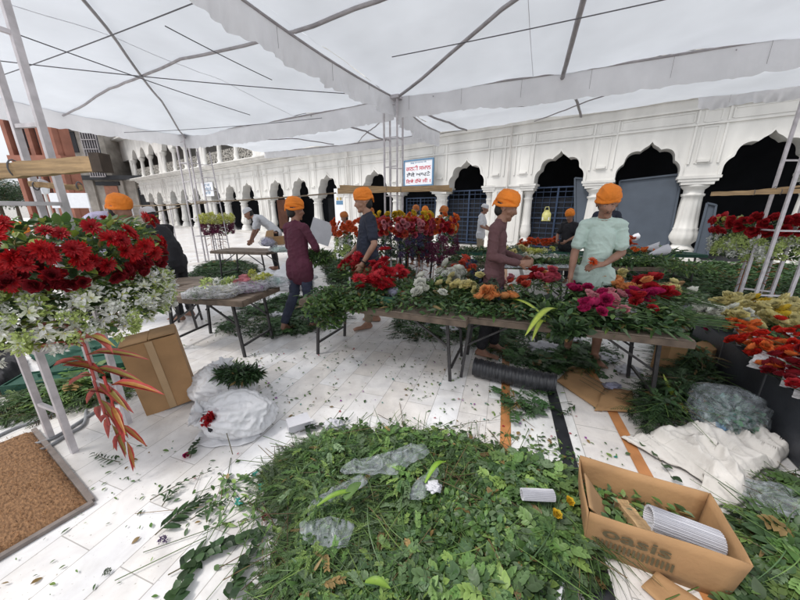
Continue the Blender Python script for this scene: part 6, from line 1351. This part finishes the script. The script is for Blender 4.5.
# carton and heap right of the rose table
cr_ = empty('carton', G(707, 372), .4, 'small brown carton half buried in greens beside the dark platform', 'box'); MB().box((0, .05, .13), (.2, .16, .26)).build('carton_body', M['card'], cr_)
cr2 = empty('carton', G(664, 296), .3, 'flat torn carton leaning behind the second row table', 'box'); MB().box((0, 0, .14), (.65, .04, .3), M=Matrix.Rotation(.5, 3, 'X')).build('carton_body', M['card'], cr2)
bunch('flower_bunch', G(706, 364)+Vector((0, 0, .26)), 1.2, 'dark red roses sticking out of the small carton beside the platform', 'rose_mag', 5, leaves=20)
bunch('flower_bunch', G(700, 352)+Vector((0, 0, .32)), 1.2, 'small purple flowers on the heap beside the platform', 'purple', 6, leaves=20)
strap_leaf(G(684, 424)+Vector((0, 0, .1)), 1.45, .30, .05, 'yellow edged leaf standing in the heap below the rose table', lift=.0, droop=-.14)

# ---------------------------------------------------------------- heaps of greenery
def pip(x, y, poly):
    r_ = np.zeros(len(x), bool); n = len(poly); j = n-1
    for i in range(n):
        xi, yi, xj, yj = poly[i].x, poly[i].y, poly[j].x, poly[j].y; c = ((yi > y) != (yj > y)) & (x < (xj-xi)*(y-yi)/(yj-yi+1e-12)+xi); r_ ^= c; j = i
    return r_
def pdist(x, y, poly):
    m_ = np.full(len(x), 9.); n = len(poly)
    for i in range(n):
        a = poly[i]; b_ = poly[(i+1) % n]; dx, dy = b_.x-a.x, b_.y-a.y; t = np.clip(((x-a.x)*dx+(y-a.y)*dy)/(dx*dx+dy*dy), 0, 1); m_ = np.minimum(m_, np.hypot(x-a.x-t*dx, y-a.y-t*dy))
    return m_
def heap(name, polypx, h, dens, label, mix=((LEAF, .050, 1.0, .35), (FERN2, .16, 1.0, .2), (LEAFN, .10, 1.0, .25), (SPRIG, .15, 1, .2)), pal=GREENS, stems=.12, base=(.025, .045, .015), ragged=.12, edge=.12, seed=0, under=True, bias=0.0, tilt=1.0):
    poly = [G(*p) for p in polypx]; xs = [p.x for p in poly]; ys = [p.y for p in poly]; area = abs(sum(poly[i].x*poly[(i+1) % len(poly)].y-poly[(i+1) % len(poly)].x*poly[i].y for i in range(len(poly)))/2)
    n = int(area*dens*1.25); bx = (max(xs)-min(xs)+.3)*(max(ys)-min(ys)+.3); nn = int(n*bx/area)
    x, y = U(min(xs)-.15, max(xs)+.15, nn), U(min(ys)-.15, max(ys)+.15, nn); ins = pip(x+RNG.normal(0, ragged*.35, nn), y+RNG.normal(0, ragged*.35, nn), poly); x, y = x[ins][:n], y[ins][:n]; n = len(x)
    d = pdist(x, y, poly)*np.where(pip(x, y, poly), 1, -1); e = np.clip(d/edge, 0, 1)**.6
    ln = np.array([noise.noise(Vector((a*3.2+seed, b_*3.2, 0)))+.5*noise.noise(Vector((a*8, b_*8+seed, 4))) for a, b_ in zip(x, y)])
    H = h*e*(.75+.9*ln); z = .006+np.clip(H, 0, 9)*RNG.random(n)**.35+RNG.random(n)*.01
    typ = np.array([noise.noise(Vector((a*2.3+seed+30, b_*2.3, 9))) for a, b_ in zip(x, y)])+RNG.normal(0, .16, n)+bias*(x-x.mean())
    f = Fol(); cen = np.array([sum(xs)/len(xs), sum(ys)/len(ys)]); order = np.argsort(np.argsort(typ))/n; acc = 0
    for T, L, W, frac in mix:
        m_ = (order >= acc) & (order < acc+frac); acc += frac; k = m_.sum()
        c = gcol(k, pal)*(.40+.85*np.clip(z[m_]/max(h, .01), 0, 1))[:, None]  # leaf colour darkened towards the heap's bottom, shade between leaves painted in
        cp_ = len(T[0]) > 11
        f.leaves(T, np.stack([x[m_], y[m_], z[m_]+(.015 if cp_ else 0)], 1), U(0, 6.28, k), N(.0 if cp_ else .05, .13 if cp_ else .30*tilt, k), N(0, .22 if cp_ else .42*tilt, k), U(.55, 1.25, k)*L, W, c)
    k = int(n*stems); i = RNG.integers(0, n, k); L = U(.12, .38, k); f.add(STEM, rots(U(0, 6.28, k), N(-.04, .06, k), np.zeros(k)), np.stack([U(.0012, .0028, k), L, U(.0012, .0026, k)], 1), np.stack([x[i], y[i], z[i]+.008], 1), np.where(RNG.random((k, 1)) < .75, np.array([(.11, .19, .05)]), np.array([(.22, .15, .08)]))*(1+RNG.normal(0, .25, (k, 1))))
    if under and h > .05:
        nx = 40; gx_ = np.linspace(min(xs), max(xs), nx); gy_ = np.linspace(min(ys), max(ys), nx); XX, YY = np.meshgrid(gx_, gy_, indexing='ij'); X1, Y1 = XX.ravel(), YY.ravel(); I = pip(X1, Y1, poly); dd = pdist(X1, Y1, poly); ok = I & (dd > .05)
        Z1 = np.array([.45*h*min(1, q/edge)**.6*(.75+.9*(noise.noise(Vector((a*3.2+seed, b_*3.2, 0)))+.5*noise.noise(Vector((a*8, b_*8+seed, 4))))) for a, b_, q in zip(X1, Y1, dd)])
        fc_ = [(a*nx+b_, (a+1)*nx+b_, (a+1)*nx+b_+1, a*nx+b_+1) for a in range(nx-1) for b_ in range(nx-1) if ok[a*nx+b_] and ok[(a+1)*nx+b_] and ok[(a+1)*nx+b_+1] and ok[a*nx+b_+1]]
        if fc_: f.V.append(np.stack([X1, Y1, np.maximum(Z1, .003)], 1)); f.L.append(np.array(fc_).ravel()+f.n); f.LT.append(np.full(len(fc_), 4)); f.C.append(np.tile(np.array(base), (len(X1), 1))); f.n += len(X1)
    o = f.build(name, M['leaf']); return tag(o, label, 'foliage heap', kind='stuff')
MAIN = [(266, 480), (286, 458), (325, 442), (360, 437), (420, 440), (470, 444), (505, 458), (545, 472), (578, 486), (582, 520), (570, 560), (556, 600), (560, 660), (400, 680), (282, 640), (262, 600), (285, 560), (295, 520), (268, 500)]
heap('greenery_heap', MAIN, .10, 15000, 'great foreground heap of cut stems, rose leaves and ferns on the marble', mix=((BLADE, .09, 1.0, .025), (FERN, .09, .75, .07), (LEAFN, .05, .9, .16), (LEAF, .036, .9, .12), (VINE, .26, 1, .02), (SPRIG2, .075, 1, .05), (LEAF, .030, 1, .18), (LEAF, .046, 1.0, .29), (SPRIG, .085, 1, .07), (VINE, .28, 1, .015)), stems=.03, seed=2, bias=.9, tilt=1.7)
heap('greenery_heap', [(195, 505), (225, 478), (262, 470), (290, 500), (300, 540), (255, 600), (225, 600), (262, 540), (230, 520), (205, 540)], .015, 900, 'thin scatter of leaves at the left fringe of the big heap', stems=.25, mix=((LEAFN, .08, .8, .4), (LEAF, .04, 1, .6)), under=False, edge=.05)
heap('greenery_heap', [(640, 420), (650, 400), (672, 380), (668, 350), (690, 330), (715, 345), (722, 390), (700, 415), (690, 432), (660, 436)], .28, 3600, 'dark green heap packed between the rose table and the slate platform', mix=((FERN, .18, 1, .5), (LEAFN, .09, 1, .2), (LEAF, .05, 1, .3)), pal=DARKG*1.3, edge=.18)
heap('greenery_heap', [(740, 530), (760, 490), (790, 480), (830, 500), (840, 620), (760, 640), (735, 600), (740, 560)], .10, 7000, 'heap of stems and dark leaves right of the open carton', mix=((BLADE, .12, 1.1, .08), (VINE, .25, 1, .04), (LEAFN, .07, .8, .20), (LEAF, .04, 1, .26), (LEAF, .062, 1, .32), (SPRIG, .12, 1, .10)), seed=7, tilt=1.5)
heap('greenery_heap', [(215, 330), (235, 316), (285, 296), (330, 304), (345, 320), (330, 330), (285, 334), (240, 336)], .035, 900, 'litter of stripped greens on the floor around the man in maroon', seed=11, pal=DARKG*1.5)
heap('greenery_heap', [(190, 276), (210, 262), (245, 262), (262, 272), (240, 286), (200, 288)], .045, 700, 'low green heap on the floor behind the small left table', seed=13, pal=DARKG*1.5, edge=.3)
heap('greenery_heap', [(395, 330), (400, 318), (450, 312), (520, 326), (570, 345), (620, 352), (600, 372), (540, 372), (500, 356), (455, 338), (415, 342)], .025, 800, 'trampled greens under the front tables', seed=17, pal=DARKG*1.6)
heap('greenery_heap', [(400, 300), (440, 290), (520, 296), (560, 300), (560, 312), (500, 316), (430, 312)], .05, 900, 'dark greens on the floor under the second row table', seed=19, pal=DARKG*1.4)
heap('greenery_heap', [(650, 306), (655, 290), (690, 278), (730, 272), (790, 276), (840, 290), (860, 320), (790, 318), (730, 305), (690, 312), (668, 318)], .08, 1100, 'wide low spread of greens on the floor behind the slate platform', seed=23, mix=((LEAFN, .13, 1, .55), (LEAF, .08, 1, .45)), pal=DARKG*1.5)
heap('greenery_heap', [(590, 272), (660, 266), (760, 266), (860, 272), (840, 284), (740, 276), (640, 284)], .14, 700, 'far band of greens along the foot of the arcade on the right', seed=29, mix=((LEAFN, .18, 1, .6), (LEAF, .11, 1, .4)), pal=DARKG*1.5)
heap('greenery_heap', [(-20, 430), (10, 395), (60, 372), (110, 378), (140, 392), (110, 402), (60, 412), (30, 420)], .04, 2000, 'flattened greens on the floor behind the hoses', seed=31, pal=GREENS*.9)
heap('greenery_heap', [(520, 392), (545, 398), (542, 408), (512, 412), (496, 400)], .02, 800, 'small sprig cluster lying near the orange stripe', seed=33, pal=DARKG*1.6, under=False)
heap('greenery_heap', [(150, 240), (180, 268), (150, 285), (100, 270), (60, 250), (100, 240)], .2, 500, 'greens on the floor behind the red gerberas', seed=37, pal=DARKG*1.5)
heap('greenery_heap', [(320, 262), (400, 262), (420, 276), (380, 292), (330, 284)], .14, 1000, 'green heap below the middle tower', seed=41, pal=DARKG*1.5, edge=.4, mix=((LEAF, .08, 1, .5), (LEAFN, .12, 1, .5)))
# loose leaves scattered over the whole floor
f = Fol()
def scatter(poly, n, L=.03, pal=GREENS):
    P0 = [G(*p) for p in poly]; xs = [p.x for p in P0]; ys = [p.y for p in P0]; x, y = U(min(xs), max(xs), n*4), U(min(ys), max(ys), n*4); m_ = pip(x, y, P0); x, y = x[m_][:n], y[m_][:n]; k = len(x); den = np.array([noise.noise(Vector((a*1.7, b_*1.7, 55))) for a, b_ in zip(x, y)])+RNG.normal(0, .3, k) > -.05; x, y = x[den], y[den]; k = len(x)
    f.leaves(LEAF, np.stack([x, y, U(.008, .012, k)], 1), U(0, 6.28, k), N(.0, .10, k), N(0, .12, k), U(.35, 1.2, k)*L, U(.4, 1.1, k), gcol(k, pal, dry=.12))
scatter([(200, 360), (330, 345), (460, 385), (560, 400), (640, 440), (600, 480), (500, 440), (300, 420), (240, 400)], 260, .034); scatter([(0, 600), (60, 440), (200, 440), (290, 480), (280, 600)], 130, .035); scatter([(180, 330), (340, 330), (460, 345), (460, 385), (300, 372), (180, 352)], 260, .03)
scatter([(450, 330), (660, 330), (660, 440), (560, 420), (450, 390)], 300, .045); scatter([(130, 260), (400, 250), (400, 320), (150, 330)], 500, .06); scatter([(560, 450), (620, 440), (640, 470), (580, 480)], 20, .04); scatter([(400, 420), (560, 440), (590, 470), (500, 440), (300, 425)], 320, .04); scatter([(200, 350), (560, 360), (560, 440), (250, 430)], 520, .033); scatter([(0, 450), (240, 450), (200, 600), (0, 600)], 90, .02)
n = 110; x, y = U(-1.6, 1.4, n), U(1.2, 3.2, n); f.leaves(LEAFS, np.stack([x, y, np.full(n, .009)], 1), U(0, 6.28, n), N(0, .1, n), N(0, .2, n), U(.012, .03, n), 1.6, np.array([(.45, .02, .05), (.02, .22, .18), (.28, .04, .30), (.5, .3, .3)])[RNG.integers(0, 4, n)])
tag(f.build('scattered_leaves', M['leaf']), 'loose leaves and torn petals strewn over the marble tiles', 'leaves', kind='stuff')
def frond(a, b_, label, w_=.07, n=30, pal=DARKG, T=LEAFN, z=.015, L=.07):
    a, b_ = G(*a, z), G(*b_, z); d = b_-a; Ln = d.length; root = empty('leafy_branch', a, math.atan2(d.y, d.x), label, 'branch', 'cut leafy branches lying on the marble'); f = Fol()
    MB().tube([(0, 0, 0), (Ln*.5, .012, .01), (Ln, 0, .005)], [.0028, .002, .001], 5).build('stem', M['twig'], root)
    t = np.repeat(np.linspace(.12, 1, n), 2); s_ = np.tile([1, -1], n); k = 2*n; f.leaves(T, np.stack([t*Ln, .012*np.sin(PI*t), .008+.01*RNG.random(k)], 1), -PI/2+s_*(.75-.25*t)+N(0, .12, k), N(.08, .15, k), N(0, .3, k), L*(1.15-.5*t)*U(.8, 1.1, k), 1.3, gcol(k, pal, dry=0)); f.build('leaves', M['leaf'], root); return root
for a, b_, lab, kw in (((225, 612), (262, 536), 'dark leafy branch pointing up at the left fringe of the heap', dict(T=LEAF, L=.05, n=14)), ((168, 575), (262, 532), 'long dark leafy branch slanting towards the heap', dict(T=LEAF, L=.055, n=18)), ((155, 535), (203, 500), 'fern sprig lying alone on the marble left of the heap', dict(L=.08, n=14)), ((162, 506), (180, 490), 'short fern tip on the marble above the sprig', dict(L=.04, n=8)),
    ((190, 520), (230, 502), 'thin greyish branch reaching towards the heap', dict(n=12, L=.04)), ((150, 500), (215, 470), 'straggly stem with small leaves left of the heap', dict(n=8, L=.04)), ((170, 612), (200, 560), 'leafy twig at the very bottom left of the heap', dict(T=LEAF, L=.06, n=8)), ((120, 462), (95, 455), 'wilted brown sprig near the mat', dict(n=8, L=.05)), ((190, 458), (200, 440), 'small sprig in front of the cardboard box', dict(T=LEAF, n=6, L=.04)), ((500, 398), (528, 412), 'dark sprig across the orange stripe', dict(n=12, L=.06)), ((575, 405), (560, 415), 'small sprig right of the black stripe', dict(n=6, L=.05)), ((640, 440), (672, 478), 'thin rose stem hanging into the open carton', dict(T=LEAF, n=4, L=.07)), ((300, 432), (345, 420), 'leafy stem at the upper edge of the big heap', dict(T=LEAF, n=10, L=.05)), ((440, 430), (500, 420), 'stem lying behind the big heap', dict(n=5, L=.03))):
    frond(a, b_, lab, **kw)
# on top of the heap
Z = .15
strap_leaf(G(317, 506, Z), .35, .20, .030, 'bright green strap leaf on the left of the big heap', lift=.03, droop=-.02, c1=(.10, .22, .03), c2=(.22, .36, .05)); strap_leaf(G(425, 483, Z), .75, .17, .030, 'bright green strap leaf near the middle of the big heap', lift=.05, droop=-.03, c1=(.12, .28, .03), c2=(.26, .44, .05)); strap_leaf(G(365, 582, Z), -.2, .10, .03, 'short bright leaf low in the big heap', lift=.02, droop=0, c1=(.14, .26, .04), c2=(.24, .38, .06)); strap_leaf(G(345, 500, Z+.02), 1.0, .12, .05, 'pale oval leaf on the plastic film', lift=.01, droop=0, c1=(.10, .19, .05), c2=(.13, .22, .07))
for o_, lab in (([(308, 512), (345, 494), (368, 480), (360, 472), (330, 485), (312, 498)], 'clear plastic film caught in the left of the big heap'), ([(340, 470), (395, 470), (430, 450), (415, 440), (380, 452), (350, 458)], 'clear plastic film at the top of the big heap'), ([(302, 540), (345, 545), (352, 520), (318, 514), (300, 520)], 'crinkled clear film with a white edge in the big heap'), ([(408, 492), (425, 496), (440, 468), (432, 462)], 'narrow strip of clear film in the middle of the heap')):
    cloth('plastic_film', [G(*p, Z-.02) for p in o_], .02, lab, 'plastic', 'film', .035, len(lab), .01, Z-.05, 8, thick=False)
pr2 = paper_roll(G(537, 499, Z-.02), -.05, .155, .026, 'ribbed white paper roll lying on the right of the big heap', ribs=True)
mb = MB()
for i in range(16): a_ = PI*i/15; mb.tube([(-.077, .0268*math.cos(a_), .026+.0268*math.sin(a_)), (.077, .0268*math.cos(a_), .026+.0268*math.sin(a_)*.95)], .0006, 4)
mb.build('paper_ribs', pmat('rib_grey', (.32, .32, .36), .8, .1), pr2)
p = G(299, 428, .0); bxx = empty('white_packet', p, .55, 'small white paper packet at the upper left edge of the big heap', 'packet'); MB().box((0, 0, .045), (.15, .085, .07)).build('packet_body', M['paper'], bxx); MB().add([(-.075, -.0426, .081), (.075, -.0426, .081), (.09, -.085, .085), (-.08, -.08, .09)], [(0, 1, 2, 3)]).build('packet_flap', M['paper'], bxx)
r = empty('crumpled_paper', G(334, 430), 0, 'crumpled pale paper beside the white packet', 'paper'); blob(r, 'paper_ball', (0, 0, .035), (.06, .045, .04), 'paper', .5, 5, 3)
r = empty('crumpled_paper', G(434, 490, Z-.03), 0, 'little white paper scrap in the middle of the heap', 'paper'); blob(r, 'paper_ball', (0, 0, .02), (.035, .03, .02), 'paper', .5, 5, 8)
for px, py, lab in ((569, 502, 'upper yellow rosebud at the right end of the heap'), (556, 515, 'lower yellow rosebud at the right end of the heap')):
    r = empty('rosebud', G(px, py, Z-.02), 0, lab, 'flower'); bloom(r, 'rose_yel', (0, 0, 0), (.2, -.3, 1), .55)
for px, py, lab, mt in ((256, 475, 'turquoise ribbon scrap at the top left of the heap', 'mintdeep'), (238, 504, 'turquoise ribbon scrap on the marble left of the heap', 'mintdeep'), (262, 487, 'larger turquoise ribbon scrap tangled in the stems', 'mintdeep')):
    if 'mintdeep' not in M: M['mintdeep'] = pmat('turquoise_ribbon', (.02, .24, .20), .4, .2, 20)
    r = empty('ribbon_scrap', G(px, py, .01), px, lab, 'ribbon', 'turquoise ribbon scraps'); mb = MB(); mb.grid(lambda i, j: (.045*(i/8-.5)*1.2, .02*(j/3-.5)+.01*math.sin(i), .008+.012*abs(math.sin(i*.9+j))), 8, 3); mb.build('ribbon', M[mt], r)
for px, py, lab in ((186, 456, 'small magenta petal near the cardboard box'), (107, 572, 'violet flower head on the marble by the mat'), (163, 540, 'violet petal lying on the marble left of the heap'), (265, 518, 'pink bud at the left fringe of the heap'), (262, 532, 'red bud below the pink one at the fringe of the heap')):
    r = empty('fallen_flower', G(px, py, .012), 0, lab, 'flower'); bloom(r, 'rose_mag' if 'mag' in lab or 'red' in lab or 'pink' in lab else 'purple', (0, 0, 0), (.3, -.2, .8), .42)
for px, py, s_, lab in ((240, 308, .09, 'white paper cup fallen on the floor beside the far greens'), (545, 352, .16, 'crumpled white plastic on the floor behind the black pipe'), (566, 340, .14, 'crumpled white plastic below the rose table'), (606, 360, .10, 'pale crumpled paper under the rose table'), (690, 306, .10, 'white scrap on the greens behind the rose table'), (430, 322, .16, 'dirty white plastic below the table corner'), (450, 332, .12, 'second dirty white plastic scrap below the table corner'), (611, 388, .07, 'bluish plastic scrap beside the torn cardboard'), (277, 318, .12, 'flat white carton piece on the floor behind the small table'), (628, 372, .10, 'tan crumpled paper by the rear leg of the rose table')):
    r = empty('litter_scrap', G(px, py), 0, lab, 'litter', 'scraps of litter on the floor'); blob(r, 'scrap', (0, 0, s_*.25), (s_, s_*.7, s_*.35), 'paper' if 'bluish' not in lab else 'lavfoam', .55, 5, px)
# greens in the arms of the man in maroon
gr = tag((lambda f: (leafcloud(f, Vector((0, 0, 0)), (.18, .12, .09), 1300, .07, LEAFN, GREENS), f.build('armful_of_greens', M['leaf'], loc=D(318, 257, 3.9)))[1])(Fol()), 'armful of fine green stems held by the man in maroon', 'greens')
r = empty('orange_bloom', P_(590, 268, .82), 0, 'orange flower held by the man in the mint shirt', 'flower'); r.location = mint.matrix_basis @ (Jm['wrL']+Vector((.10, .04, .02))); bloom(r, 'gerb_org', (0, 0, 0), (0, -.6, .6), 1.0)
